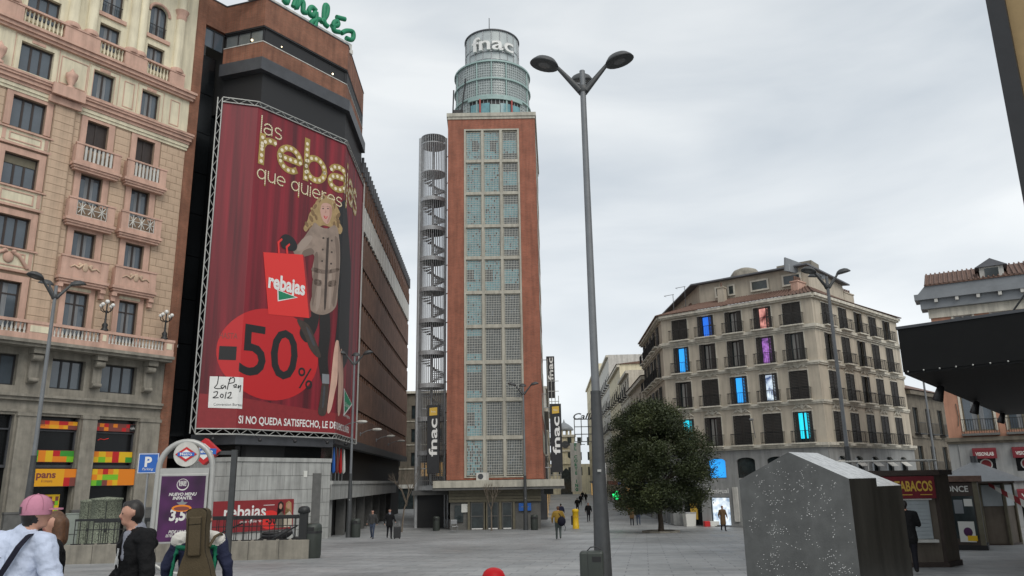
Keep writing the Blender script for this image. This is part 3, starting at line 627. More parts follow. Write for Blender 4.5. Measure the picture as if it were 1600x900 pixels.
def glazing(pts, z0, z1, d, n_per, mt, mull, name='window'):
    a = offs(pts, d)
    for i in range(len(a)-1):
        n = n_per[i]
        if not n: continue
        p, q = a[i], a[i+1]; t = (q-p)/n; nn = Vector(((q-p).normalized().y, -(q-p).normalized().x))
        for k in range(n):
            c0 = p+t*k; c1 = p+t*(k+1); e = (c1-c0).normalized()*.03
            f = MB(); x0, x1 = c0+e, c1-e; b = nn*-.05
            f.add([(x0.x,x0.y,z0),(x1.x,x1.y,z0),(x1.x,x1.y,z1),(x0.x,x0.y,z1),(x0.x+b.x,x0.y+b.y,z0),(x1.x+b.x,x1.y+b.y,z0),(x1.x+b.x,x1.y+b.y,z1),(x0.x+b.x,x0.y+b.y,z1)],[(0,1,2,3),(5,4,7,6),(0,3,7,4),(1,5,6,2),(3,2,6,7),(0,4,5,1)])
            CI.part(f, name, mt)
        f = MB()
        for k in range(n+1):
            c0 = p+t*k; e = (q-p).normalized()*.03
            for s_ in (1,): f.prism([(c0.x-e.x,c0.y-e.y),(c0.x-e.x+nn.x*.06,c0.y-e.y+nn.y*.06),(c0.x+e.x+nn.x*.06,c0.y+e.y+nn.y*.06),(c0.x+e.x,c0.y+e.y)][::-1], z0, z1)
        CI.part(f, 'mullions', mull)
glazing(U3, 30.991, 32.0, -.22, [3,5,4], 'glass_band', 'black_metal')
glazing([Qa,Q1], 30.7, 32.0, -.15, [2], 'glass', 'black_metal')
glazing([Q1,Q2,Q3], 26.1, 27.74, -.4, [2,5], 'glass_band', 'metal_dark')
f = MB(); strip(f, [Q3,Q4], 26.1, 27.74, -.6, -.4); CI.part(f, 'recess_panel', 'black')
f = MB(); strip(f, U4, 3.3, 26.05, -1.2, -.8); CI.part(f, 'curtain_wall', 'glass_black')
# lit ceiling lamps behind the band of windows
f = MB()
for k, (u_, fr) in enumerate(((0,.7),(1,.2),(1,.83))):
    a = offs([Q1,Q2,Q3], -.18); p = a[u_].lerp(a[u_+1], fr); f.ball((p.x,p.y,31.35), .07, n=8, k=6)
CI.part(f, 'window_lamps', 'bulb')
# brick strip and black glass strip beside the rose building
f = MB(); strip(f, [K0-pu*.02, Qa], -2.0, 36.5, -1.0, .06); CI.part(f, 'brick_strip', 'brick_store')
for k in range(9):
    f = MB(); strip(f, [Qa+pu*.06, Qa+pu*1.3], 4.6+k*2.85, 4.6+k*2.85+2.8, -.6, -.52); CI.part(f, 'black_panel', 'glass_black')
f = MB(); strip(f, [Qa+pu*.25, Qa+pu*.36], 10.0, 10.16, -.53, -.49); CI.part(f, 'notice', 'white')
# long street side: brick bands, slits, white fins, toothed attic
tS = (S1-Q4).normalized(); Sa = Vector((-12.6,60.5)); Sb = S1
zs = [4.9,7.2,10.2,13.2,16.2,19.3,22.5]
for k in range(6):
    f = MB(); strip(f, [Sa,Sb], zs[k]+(.25 if k else 0), zs[k+1]-.25, -.5, 0); CI.part(f, 'brick_band', 'brick_shaded')
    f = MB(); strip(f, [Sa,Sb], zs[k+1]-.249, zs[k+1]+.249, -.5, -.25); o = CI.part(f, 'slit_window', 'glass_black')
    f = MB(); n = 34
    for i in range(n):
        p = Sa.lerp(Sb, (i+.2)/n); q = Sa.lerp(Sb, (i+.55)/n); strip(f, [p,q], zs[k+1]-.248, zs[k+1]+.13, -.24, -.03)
    CI.part(f, 'slit_piers', 'brick_shaded', o)
f = MB(); strip(f, [Sa,Sb], 22.75, 24.95, -.5, -.1); fo = CI.part(f, 'fin_band', 'lamp_grey')
for i in range(30):
    p = Sa.lerp(Sb, (i+.12)/30); q = Sa.lerp(Sb, (i+.88)/30); f = MB(); strip(f, [p,q], 22.75, 24.93, -.09, .05); CI.part(f, 'white_panel', 'offwhite', fo)
f = MB(); strip(f, [Sa,Sb], 24.955, 26.4, -.7, -.35); o = CI.part(f, 'attic_recess', 'glass_black')
f = MB()
for i in range(28):
    p = Sa.lerp(Sb, (i+.1)/28); q = Sa.lerp(Sb, (i+.62)/28); strip(f, [p,q], 24.96, 26.39, -.34, .12)
CI.part(f, 'attic_piers', 'brick_shaded', o)
f = MB(); strip(f, [Sa,Sb], 26.405, 28.1, -.5, 0); CI.part(f, 'parapet', 'brick_shaded')
f = MB()
for i in range(40):
    p = Sa.lerp(Sb, (i+.4)/40); q = Sa.lerp(Sb, (i+.58)/40); strip(f, [p,q], 27.2, 28.55, .001, .22)
CI.part(f, 'parapet_fins', 'metal_dark')
f = MB(); strip(f, [Sa,Sb], 4.3, 4.89, -.6, .1); strip(f, [Q3+Vector((0,.2)),Q4+Vector((0,.1))], 4.3, 4.75, -.9, .1); CI.part(f, 'soffit_band', 'metal_dark')
f = MB(); strip(f, [Q1,Q2,Q3], 4.05, 4.7, -.8, .05); CI.part(f, 'soffit_band', 'metal_dark')
f = MB(); strip(f, [Q3+Vector((0,.4)),Q4,S1], 1.85, 4.3, -1.9, -1.7); o = CI.part(f, 'clerestory', 'glass_black')
f = MB()
for i in range(14):
    p = Vector((-12.3,56)).lerp(Vector((-13.3,88)), i/14); q = p+(S1-Q4).normalized()*.16; strip(f, [p,q], 1.86, 4.29, -1.68, -1.55)
CI.part(f, 'clerestory_posts', 'granite', o)
Cn = [Vector((-12.25,52.9)),Vector((-12.35,60.4)),Vector((-13.4,90))]
f = MB(); strip(f, Cn, .62, 1.62, -3.0, .0); o = CI.part(f, 'canopy', 'stone_joint')
f = MB(); strip(f, Cn, 1.621, 1.86, -3.0, .1); CI.part(f, 'canopy_cap', 'stone_white', o)
for i in range(18):
    p = Cn[0].lerp(Cn[1], 0) if False else None
L1 = (Cn[1]-Cn[0]).length; L2 = (Cn[2]-Cn[1]).length
def cpt(u): return Cn[0].lerp(Cn[1], u/L1) if u <= L1 else Cn[1].lerp(Cn[2], (u-L1)/L2)
for i in range(24):
    f = MB(); strip(f, [cpt(i*1.5+.01),cpt(i*1.5+1.49)], .63, 1.615, .001, .03); CI.part(f, 'canopy_slab', 'stone_white', o)
f = MB(); strip(f, [Vector((-14.9,53.4)),Vector((-16.5,92))], -2.1, .6, -.3, 0); CI.part(f, 'arcade_wall', 'glass_black')
for i in range(7):
    p = Vector((-13.2,60.5+i*4.5)); f = MB(); f.box(p.x-.3-i*.12, p.x+.3-i*.12, p.y-.3, p.y+.3, -2.1, .6); CI.part(f, 'arcade_pillar', 'granite_dark')
# pale stone ground floor: slabs one by one
f = MB(); strip(f, [Q1+Vector((-.4,.2)),Q2,Q3], -2.0, 3.05, -.9, -.12); so_ = CI.part(f, 'stone_wall', 'stone_joint')
f = MB(); strip(f, [Q1+Vector((-.4,.2)),Q2,Q3], 3.051, 3.3, -.9, .0); CI.part(f, 'wall_cap', 'stone_white', so_)
for (p, q, n) in ((Q1,Q2,3),(Q2,Q3,6)):
    t = (q-p)/n; rows = [-2.0,-1.1,-.35,.5,1.35,2.2,3.05]
    for j in range(6):
        cuts = [0]+[k+(.5 if j%2 else 0) for k in range(0 if j%2 else 1, n)]+[n]
        for k in range(len(cuts)-1):
            f = MB(); a, b = p+t*cuts[k], p+t*cuts[k+1]; e = t.normalized()*.012; strip(f, [a+e,b-e], rows[j]+.012, rows[j+1]-.012, -.119, -.06-.004*((j*7+k*3)%3)); CI.part(f, 'stone_slab', 'stone_white', so_)
f = MB(); strip(f, [Q2.lerp(Q3,.80),Q2.lerp(Q3,.89)], -1.05, 2.35, -.1, -.02); CI.part(f, 'plaque', 'granite_dark', so_)
f = MB(); strip(f, [Q2.lerp(Q3,.70),Q2.lerp(Q3,.735)], 2.1, 2.5, -.08, -.03); CI.part(f, 'notice', 'paper', so_)
f = MB(); strip(f, [Vector((-12.35,52.9)),Vector((-12.4,55.2))], -2.1, .6, -.9, -.25); CI.part(f, 'corner_pier', 'stone_white')

# ------------------------------------------------------------------ low sale poster on the stone wall
pc = Q2.lerp(Q3,.02); pe = Q2.lerp(Q3,.60)
SP = Thing('sale_poster', 'low red rebajas poster with two women on the pale stone wall', 'poster', (pc.x,pc.y,-1.7), math.atan2(pe.y-pc.y, pe.x-pc.x))
Lp = (pe-pc).length; pz0, pz1 = -1.0, .78
f = MB(); f.box(-1.6, Lp, -.05, .04, pz0, pz1); SP.part(f, 'panel', 'sign_red')
f = MB(); text(f, 'rebajas', -.6, -.2, .72, 2.9, -.056, bold=.02); SP.part(f, 'lettering', 'white')
f = MB(); text(f, 'que quieres', .5, -.5, .16, 1.6, -.056); f.box(2.1, 2.9, -.057, -.052, .45, .48); SP.part(f, 'lettering', 'white')
f = MB(); f.slab([(Lp-1.75+.75*math.cos(a), -.4+.55*math.sin(a)) for a in [2*math.pi*k/24 for k in range(24)]], -.055, -.051); SP.part(f, 'disc', 'red_bright')
f = MB(); text(f, '-50', Lp-2.05, -.65, .5, .8, -.058, bold=.03); SP.part(f, 'lettering', 'black')
for k, (xx, hr, ct) in enumerate(((Lp-1.0,'hair_dark','old_grey'),(Lp-.4,'tan_board','beige'))):
    for nm, mt_, pts, yy in (('printed_hair', hr, [(-.22,.0),(-.26,-.5),(-.2,.25),(0,.38),(.2,.25),(.26,-.45),(.15,-.2)], -.0605),('printed_coat', ct, [(-.32,-1.2),(-.3,-.5),(-.1,-.22),(.1,-.22),(.3,-.5),(.32,-1.2)], -.058),('printed_face', 'skin', [(.12*math.cos(a),.06+.17*math.sin(a)) for a in [2*math.pi*j/12 for j in range(12)]], -.063)):
        f = MB(); f.slab([(xx+a,b+.3) for a,b in pts], yy, yy+.002); SP.part(f, nm, mt_)

# ------------------------------------------------------------------ giant sale banner
BP = [Vector(p) for p in ((-18.7,45.85),(-16.6,46.55),(-12.1,52.7),(-12.38,60.9))]
BL = [0]
for a, b in zip(BP, BP[1:]): BL.append(BL[-1]+(b-a).length)
BZ0, BZ1 = 4.95, 25.95
def bmap(u, z, d=0.0):
    i = 0 if u < BL[1] else (1 if u < BL[2] else 2)
    a, b = BP[i], BP[i+1]; t = (b-a).normalized(); n = Vector((t.y,-t.x)); p = a+t*(u-BL[i])+n*d; return (p.x,p.y,z)
def buv(x, y):
    d = ray(x, y); best = None
    for i in range(3):
        a, b = BP[i], BP[i+1]; t = (b-a).normalized(); n = Vector((t.y,-t.x)); k = n.dot(a)/(n.x*d.x+n.y*d.y); q = CAMP+d*k; s_ = (Vector((q.x,q.y))-a).dot(t)
        e = max(0,-s_)+max(0, s_-(b-a).length)
        if best is None or e < best[0]: best = (e, BL[i]+s_, q.z)
    return best[1], best[2]
BB = Thing('sale_banner', 'giant red curtain sale banner folded round the store corner on a white truss', 'banner', (-15.5,50,BZ0), 0, world=True)
def uvart(name, polys, mt, d, parent=None):
    """flat printed shapes given as (u,z) polygons, cut at the folds of the banner"""
    bm = bmesh.new()
    for vs, fs in polys:
        vv = [bm.verts.new((u,z,0)) for u,z in vs]
        for fc in fs:
            try: bm.faces.new([vv[i] for i in fc])
            except ValueError: pass
    bmesh.ops.triangulate(bm, faces=bm.faces[:])
    for u in (BL[1],BL[2]): bmesh.ops.bisect_plane(bm, geom=bm.verts[:]+bm.edges[:]+bm.faces[:], plane_co=(u,0,0), plane_no=(1,0,0), dist=1e-4)
    q = MB(); bm.verts.index_update(); vs = []
    for v in bm.verts:
        u = v.co.x
        vs.append(bmap(min(u, BL[3]-.03), v.co.y, d))
    q.add(vs, [[v.index for v in fc.verts] for fc in bm.faces]); bm.free()
    return BB.part(q, name, mt, parent)
def spline(pts, n=6):
    out = []; m_ = len(pts)
    for i in range(m_):
        p0, p1, p2, p3 = (Vector(pts[(i+k-1)%m_]) for k in range(4))
        for j in range(n):
            t = j/n; out.append(tuple(.5*((2*p1)+(p2-p0)*t+(2*p0-5*p1+4*p2-p3)*t*t+(3*p1-p0-3*p2+p3)*t**3)))
    return out
def pix(name, pts, mt, d, sm=True, parent=None):
    p = [buv(x,y) for x,y in pts]; p = spline(p) if sm else p
    return uvart(name, [(p,[tuple(range(len(p)))])], mt, d, parent)
# red curtain cloth: real shallow folds of the vinyl are not there, the folds are printed
m = mat('banner_print', (.16,.008,.014), .55); t_ = m.node_tree; nn_ = t_.nodes; ll_ = t_.links
tcx = nn_.new('ShaderNodeUVMap'); mpx = nn_.new('ShaderNodeMapping'); mpx.inputs['Scale'].default_value = (26,1.1,1); nzx = nn_.new('ShaderNodeTexNoise'); nzx.inputs['Scale'].default_value = 1.0; nzx.inputs['Detail'].default_value = 3
rx = nn_.new('ShaderNodeValToRGB'); rx.color_ramp.elements[0].position = .3; rx.color_ramp.elements[0].color = (.045,.004,.008,1); rx.color_ramp.elements[1].position = .72; rx.color_ramp.elements[1].color = (.29,.012,.026,1)
ll_.new(tcx.outputs[0], mpx.inputs[0]); ll_.new(mpx.outputs[0], nzx.inputs['Vector']); ll_.new(nzx.outputs['Fac'], rx.inputs[0]); ll_.new(rx.outputs[0], nn_['Principled BSDF'].inputs['Base Color'])
q = MB(); us = [0,BL[1],BL[2],BL[3]]
q.add([bmap(u+1e-6 if u in (BL[1],BL[2]) else u, z) for z in (BZ0,BZ1) for u in us], [(i,i+1,4+i+1,4+i) for i in range(3)])
me = q.mesh('vinyl', 'banner_print', BB.off); uvl = me.uv_layers.new(name='UVMap')
for po in me.polygons:
    for li in po.loop_indices: vi = me.loops[li].vertex_index; uvl.data[li].uv = (us[vi%4]/BL[3], vi//4)
vin = BB.part(me, 'vinyl', None)
f = MB(); strip(f, BP, BZ0, BZ1, -.08, -.02); BB.part(f, 'backing', 'black')
# carpet strip at the foot of the picture
uvart('printed_floor', [([(0,BZ0+.02),(BL[3],BZ0+.02),(BL[3],6.9),(9.8,6.3),(5,6.6),(0,7.0)],[tuple(range(6))])], 'sign_red', .004, vin)
disc = [buv(*p) for p in ((338,545),(400,478),(497,560),(415,625))]
cu_, cz_ = (disc[0][0]+disc[2][0])/2, (disc[1][1]+disc[3][1])/2; ru_ = (disc[2][0]-disc[0][0])/2; rz_ = (disc[1][1]-disc[3][1])/2
uvart('red_disc', [([(cu_+ru_*math.cos(a), cz_+rz_*math.sin(a)) for a in [2*math.pi*k/48 for k in range(48)]],[tuple(range(48))])], 'red', .008, vin)
def btext(name, txt, u0, u1, z0, h, mt, d, bold=.0, shear=0.0):
    p, fs = text_pts(txt, bold, shear); mn = min(a for a,b in p); mx = max(a for a,b in p); k = (u1-u0)/(mx-mn)
    return uvart(name, [([(u0+(a-mn)*k, z0+b*h) for a,b in p], fs)], mt, d, vin)
btext('lettering', '50', 2.15, 6.45, 8.25, 3.1, 'black', .014, .008)
btext('lettering', '-', .95, 1.95, 8.5, 3.0, 'black', .014, .05)
btext('lettering', '%', 6.55, 7.75, 7.75, 1.35, 'black', .014)
btext('lettering', 'HASTA', .9, 1.95, 10.35, .36, 'maroon', .014)
btext('lettering', 'SI NO QUEDA SATISFECHO, LE DEVOLVEMOS SU DINERO', 2.35, 15.2, 5.28, .44, 'white', .012, .02)
# woman in a beige coat with shopping bag (printed)
pix('printed_hair', [(494,314),(502,307),(511,306),(521,311),(526,322),(531,333),(529,345),(535,357),(531,366),(522,358),(505,352),(494,358),(485,354),(478,362),(474,356),(480,345),(483,334),(490,324)], 'tan_board', .016, parent=vin)
pix('printed_second_person', [(530,322),(541,318),(544,360),(548,420),(546,480),(543,560),(527,572),(528,480),(524,400)], 'black', .012, parent=vin)  # dark print of a second person beside the woman
pix('printed_coat', [(490,352),(508,357),(525,355),(530,375),(531,410),(528,450),(524,480),(504,492),(484,482),(490,450),(487,425),(490,398),(470,402),(458,392),(474,372)], 'olive_coat' if 'olive_coat' in MATS else 'kiosk_coat' if 'kiosk_coat' in MATS else mat('kiosk_coat', (.27,.205,.165), .7, var=.25, scale=1.2), .018, parent=vin)
pix('printed_coat_edge', [(511,362),(514,362),(512,420),(509,478),(506,478),(508,420)], 'kiosk_dark', .021, parent=vin)
for bx, by in ((505,372),(518,376),(504,390),(518,394),(503,408),(517,412)): pix('printed_button', [(bx+1.6*math.cos(a),by+1.6*math.sin(a)) for a in [k*math.pi/4 for k in range(8)]], 'kiosk_dark', .024, False, vin)
pix('printed_collar', [(492,348),(506,360),(522,352),(527,362),(508,372),(488,360)], 'kiosk_coat', .022, parent=vin)
pix('printed_face', [(502,318),(509,315),(517,320),(518,335),(512,350),(504,344),(500,330)], mat('print_skin', (.52,.31,.25), .6), .024, parent=vin)
pix('printed_mouth', [(505.5,337),(508.5,338.5),(511.5,338),(509.5,341.5),(507,341)], 'red', .028, parent=vin)
for ex in (504.5,512): pix('printed_eye', [(ex-1.6,326),(ex,324.8),(ex+1.6,326),(ex,327.2)], 'hair_dark', .028, False, vin)
pix('printed_fringe', [(497,322),(503,312),(512,310),(519,317),(522,330),(516,320),(508,317),(502,320),(499,332)], 'tan_board', .03, parent=vin)
pix('printed_glove', [(438,372),(446,366),(458,372),(464,384),(460,392),(448,390),(440,386)], 'black', .026, parent=vin)
pix('printed_leg', [(500,486),(513,482),(516,520),(512,560),(514,600),(504,602),(497,560),(499,520)], 'hair_dark', .017, parent=vin)
pix('printed_leg', [(484,488),(498,490),(494,515),(480,535),(468,522),(474,502)], 'hair_dark', .017, parent=vin)
pix('printed_boot', [(503,600),(513,600),(512,625),(508,648),(497,646),(500,622)], 'kiosk_dark', .02, parent=vin)
pix('printed_boot', [(464,500),(482,508),(494,535),(501,556),(495,558),(484,545),(476,525)], 'kiosk_dark', .019, parent=vin)
pix('printed_cuff', [(503,584),(514,585),(514,600),(503,599)], 'zinc', .022, False, vin)
pix('printed_scarf', [(522,545),(528,532),(531,560),(526,600),(517,640),(511,642),(516,600)], 'rose', .02, parent=vin)
pix('printed_scarf', [(530,560),(534,548),(536,600),(531,645),(527,640)], 'rose', .02, parent=vin)

# finer print of the picture: curls, coat folds, belt, cheek and brow
rw = random.Random(4)
mat('hair_gold', (.36,.24,.11), .6, var=.4, scale=3); mat('hair_gold_dark', (.19,.115,.05), .6, var=.3, scale=3); mat('skin_shade', (.40,.22,.17), .6); mat('coat_shade', (.17,.125,.10), .7); mat('coat_light', (.33,.26,.215), .7)
for cx, cy, dx in ((489,330,0),(484,340,0),(481,350,0),(486,355,0),(493,352,0),(495,340,0),(524,325,0),(527,335,0),(526,345,0),(530,354,0),(528,362,0),(522,350,0),(499,314,0),(508,309,0),(517,313,0),(492,322,0)):
    for q in range(2):
        ex, ey = cx+rw.uniform(-2.5,2.5), cy+rw.uniform(-3,3); r1, r2, an = rw.uniform(1.6,2.8), rw.uniform(3.5,6), rw.uniform(.9,2.2)
        pix('printed_curl', [(ex+r2*math.cos(a)*math.cos(an)-r1*math.sin(a)*math.sin(an), ey+r2*math.cos(a)*math.sin(an)+r1*math.sin(a)*math.cos(an)) for a in [k*math.pi/4 for k in range(8)]], ('hair_gold','hair_gold_dark')[q], .0165+.0004*q, parent=vin)
pix('printed_cheek_shade', [(514,322),(518,326),(517.5,336),(512.5,348),(510.5,346),(514.5,336)], 'skin_shade', .0255, parent=vin); pix('printed_nose_shade', [(508.4,327),(509.6,332),(507.2,333.2)], 'skin_shade', .0275, False, vin)
for ex in (504.3,511.8): pix('printed_brow', [(ex-2.2,323.2),(ex,321.8),(ex+2.2,322.8),(ex,322.6)], 'hair_gold_dark', .028, False, vin)
pix('printed_teeth', [(506.5,338.3),(508.6,339.2),(510.8,338.8),(508.7,340.1)], 'white', .029, False, vin)
for pts, mt_ in (([(491,400),(496,395),(497,425),(493,455),(488,478),(487,450),(490,425)],'coat_shade'),([(523,370),(529,378),(530,410),(527,450),(522,478),(519,470),(524,430),(525,400)],'coat_shade'),([(498,430),(502,428),(500,470),(495,486),(493,480)],'coat_light'),([(514,425),(518,424),(517,470),(513,480)],'coat_light'),([(470,376),(482,368),(488,372),(476,388),(464,391)],'coat_light'),([(474,392),(486,388),(490,396),(472,401)],'coat_shade'),([(489,418),(508,422),(528,419),(528,424),(508,428),(488,424)],'coat_shade'),([(492,436),(502,439),(501,447),(491,444)],'coat_shade'),([(513,440),(524,438),(524,446),(513,448)],'coat_shade')):
    pix('printed_fold', pts, mt_, .0196, parent=vin)
pix('printed_boot_shine', [(505,606),(508,606),(506,632),(503,636)], 'metal_dark', .0225, parent=vin); pix('printed_boot_shine', [(478,512),(483,516),(492,538),(488,538)], 'metal_dark', .0225, parent=vin)
pix('printed_bag_side', [(473,398),(476,402),(486,494),(483,497)], 'sign_red', .0225, False, vin)
bag = pix('printed_bag', [(411,394),(473,398),(483,497),(419,491)], 'red_bright', .022, False, vin)
pix('printed_bag_handle', [(434,396),(433,378),(440,372),(441,375),(436,380),(437,396)], 'red_bright', .03, False, vin); pix('printed_bag_handle', [(447,397),(446,385),(452,380),(453,383),(449,387),(450,397)], 'red_bright', .03, False, vin)
a_ = buv(416,455); b_ = buv(477,455); btext('lettering', 'rebajas', a_[0]+.1, b_[0]-.05, buv(416,448)[1], .92, 'white', .032, .035)
pix('bag_triangle', [(433,452),(433.5,471),(465,465)], 'white', .03, False, vin); pix('bag_triangle', [(434.5,454),(435,469),(462,464.5)], 'green_sign', .034, False, vin)
pix('green_triangle', [(537,606),(537,650),(550,632)], 'white', .012, False, vin); pix('green_triangle', [(538,609),(538,646),(549,631)], 'green_sign', .016, False, vin)
btext('lettering', 'El Corte Ingles', 13.1, 14.9, 7.1, .3, 'white', .02, 0, .3)
btext('lettering', 'elcorteingles.es', 12.6, 15.4, 6.35, .22, 'white', .012)
# white signed card
pix('white_card', [(328,588),(380,590),(378,639),(325,637)], 'white', .02, False, vin)
def script(name, paths, o, su, sz, r, mt, d):
    polys = []
    for pth in paths:
        P_ = [Vector((o[0]+a*su, o[1]+b*sz)) for a,b in pth]; P2 = []
        for i in range(len(P_)-1):
            p0 = P_[max(i-1,0)]; p1 = P_[i]; p2 = P_[i+1]; p3 = P_[min(i+2,len(P_)-1)]
            for j in range(5):
                t = j/5; P2.append(.5*((2*p1)+(p2-p0)*t+(2*p0-5*p1+4*p2-p3)*t*t+(3*p1-p0-3*p2+p3)*t**3))
        P2.append(P_[-1]); vs = []
        for i, p in enumerate(P2):
            t = (P2[min(i+1,len(P2)-1)]-P2[max(i-1,0)]); t = t.normalized() if t.length else Vector((1,0)); n = Vector((-t.y,t.x)); vs += [tuple(p+n*r),tuple(p-n*r)]
        polys.append((vs, [(2*i,2*i+1,2*i+3,2*i+2) for i in range(len(P2)-1)]))
    return uvart(name, polys, mt, d, vin)
wc = buv(331,630)
script('handwriting', [[(.35,1.85),(.3,1.3),(.15,1.05),(.45,1.0),(.75,1.1)],[(.7,1.25),(.55,1.15),(.65,1.0),(.8,1.2),(.85,1.0)],[(1.1,1.75),(1.0,1.3),(.95,.95)],[(1.0,1.6),(1.3,1.75),(1.35,1.45),(1.05,1.35)],[(1.3,1.2),(1.5,1.3),(1.45,1.1),(1.35,1.15),(1.55,1.1)],[(1.65,1.25),(1.62,1.05),(1.8,1.25),(1.75,.8)],[(.1,.75),(.35,.8),(.3,.55),(.1,.4),(.45,.42)],[(.6,.65),(.55,.5),(.68,.42),(.72,.6),(.6,.66)],[(.9,.8),(.85,.35)],[(1.0,.7),(1.2,.78),(1.15,.55),(1.0,.4),(1.3,.42)]], (wc[0]-.05, wc[1]-.05), .9, .92, .028, 'black', .026)
btext('lettering', 'Convention Bureau', wc[0]+.1, wc[0]+1.75, wc[1]-.14, .16, 'metal_dark', .026)
# marquee letters: gold strokes with bulbs
def arc(cx, cy, r, a0, a1, n=14, ry=None):
    ry = ry or r; return [(cx+r*math.cos(rad(a0+(a1-a0)*i/n)), cy+ry*math.sin(rad(a0+(a1-a0)*i/n))) for i in range(n+1)]
GL = {'r':([[(.14,0),(.14,1)], [(.14,.62)]+arc(.5,.6,.34,140,70,6)], .72), 'e':([[(.1,.5),(.86,.5)]+arc(.48,.5,.4,0,310,20,.46)], 1.0), 'b':([[(.12,0),(.12,1.55)], arc(.5,.5,.38,0,360,22,.46)], 1.02),
      'a':([arc(.46,.66,.34,160,0,8,.32)+[(.8,0)], [(.8,.56)]+arc(.42,.28,.32,90,300,10,.28)+[(.8,.2)]], .98), 'j':([[(.2,1),(.2,-.25)]+arc(.0,-.25,.2,0,-80,4), [(.2,1.36),(.2,1.37)]], .42),
      's':([arc(.4,.74,.29,35,270,10,.25)+arc(.4,.25,.31,90,-145,10,.25)], .82), 'l':([[(.14,0),(.14,1.5)]], .3), 'q':([arc(.46,.5,.38,0,360,20,.46), [(.86,1),(.86,-.5)]], 1.02), 'u':([[(.12,1)]+arc(.46,.38,.34,180,360,10,.36)+[(.8,1)], [(.8,1),(.8,0)]], .95), 'i':([[(.14,0),(.14,1)],[(.14,1.36),(.14,1.37)]], .32), ' ':([], .5)}
def marquee(word, u0, u1, z0, xh, sw, db, rb, mt):
    tot = sum(GL[c][1] for c in word); k = (u1-u0)/tot; x = u0
    for c in word:
        polys = []; dots = []
        for pth in GL[c][0]:
            P_ = [Vector((x+a*k, z0+b*xh)) for a,b in pth]; vs = []
            for i, p in enumerate(P_):
                t = (P_[min(i+1,len(P_)-1)]-P_[max(i-1,0)]).normalized(); n = Vector((-t.y,t.x)); e = t*(sw if len(P_) > 2 else sw) if i == len(P_)-1 else (-t*sw if i == 0 else Vector((0,0)))
                if len(P_) > 3: e = e*.3
                vs += [tuple(p+n*sw+e), tuple(p-n*sw+e)]
            polys.append((vs, [(2*i,2*i+1,2*i+3,2*i+2) for i in range(len(P_)-1)]))
            acc = 0; dots.append(P_[0])
            for i in range(len(P_)-1):
                sg = (P_[i+1]-P_[i]); ln = sg.length; s_ = db-acc
                while s_ <= ln: dots.append(P_[i]+sg*(s_/ln)); s_ += db
                acc = ln-(s_-db)
        if polys:
            o = uvart('marquee_letter', polys, mt, .02, vin)
            uvart('bulb_print', [([(p.x+rb*math.cos(a), p.y+rb*math.sin(a)) for a in [k_*math.pi/4 for k_ in range(8)]],[tuple(range(8))]) for p in dots], 'bulb_white', .026, vin)
        x += GL[c][1]*k
mat('bulb_white', (.75,.66,.50), .5); mat('gold_letter', (.36,.25,.06), .5, var=.25, scale=1.5)
marquee('las', 2.42, 4.25, 24.25, .78, .05, .13, .052, 'gold_letter')
marquee('rebajas', 2.4, 15.1, 22.25, 1.75, .23, .42, .13, 'gold_letter')
marquee('que quieres', 2.42, 9.7, 21.02, .68, .05, .13, .05, 'gold_letter')
# white truss round the banner
def truss(mb, pts, w_=.16):
    n = len(pts)
    for dz in (0,1):
        mb.tube([pts[i][dz] for i in range(n)], .045, 5)
    for i in range(n-1): mb.tube([pts[i][i%2], pts[i+1][(i+1)%2]], .022, 4)
def edge_u(z, n, up):
    us_ = [BL[3]*i/n for i in range(n+1)]+[BL[1],BL[2]]; us_ = sorted(us_); return [(bmap(u,z,.06), bmap(u,z+up,.06)) for u in us_]
f = MB(); truss(f, edge_u(BZ1+.02, 36, .32)); tt = BB.part(f, 'truss', 'aluminium')
f = MB(); truss(f, edge_u(BZ0-.34, 36, .32)); BB.part(f, 'truss', 'aluminium')
for u0, dd in ((-.02,-.28),(BL[3]-.01,.28)):
    f = MB(); zz = [BZ0-.3+(BZ1-BZ0+.6)*i/40 for i in range(41)]; truss(f, [(bmap(u0,z,.06), bmap(u0+dd,z,.06)) for z in zz]); BB.part(f, 'truss', 'aluminium')
for k in range(5):
    u = 1+k*2.6; f = MB(); a = Vector(bmap(u,BZ0-.35,.0)); b = Vector(bmap(u,BZ0-.65,.5)); f.tube([a,b], .03, 5); f.ball(tuple(b), .12, n=8, k=6); BB.part(f, 'floodlight', 'black_metal')
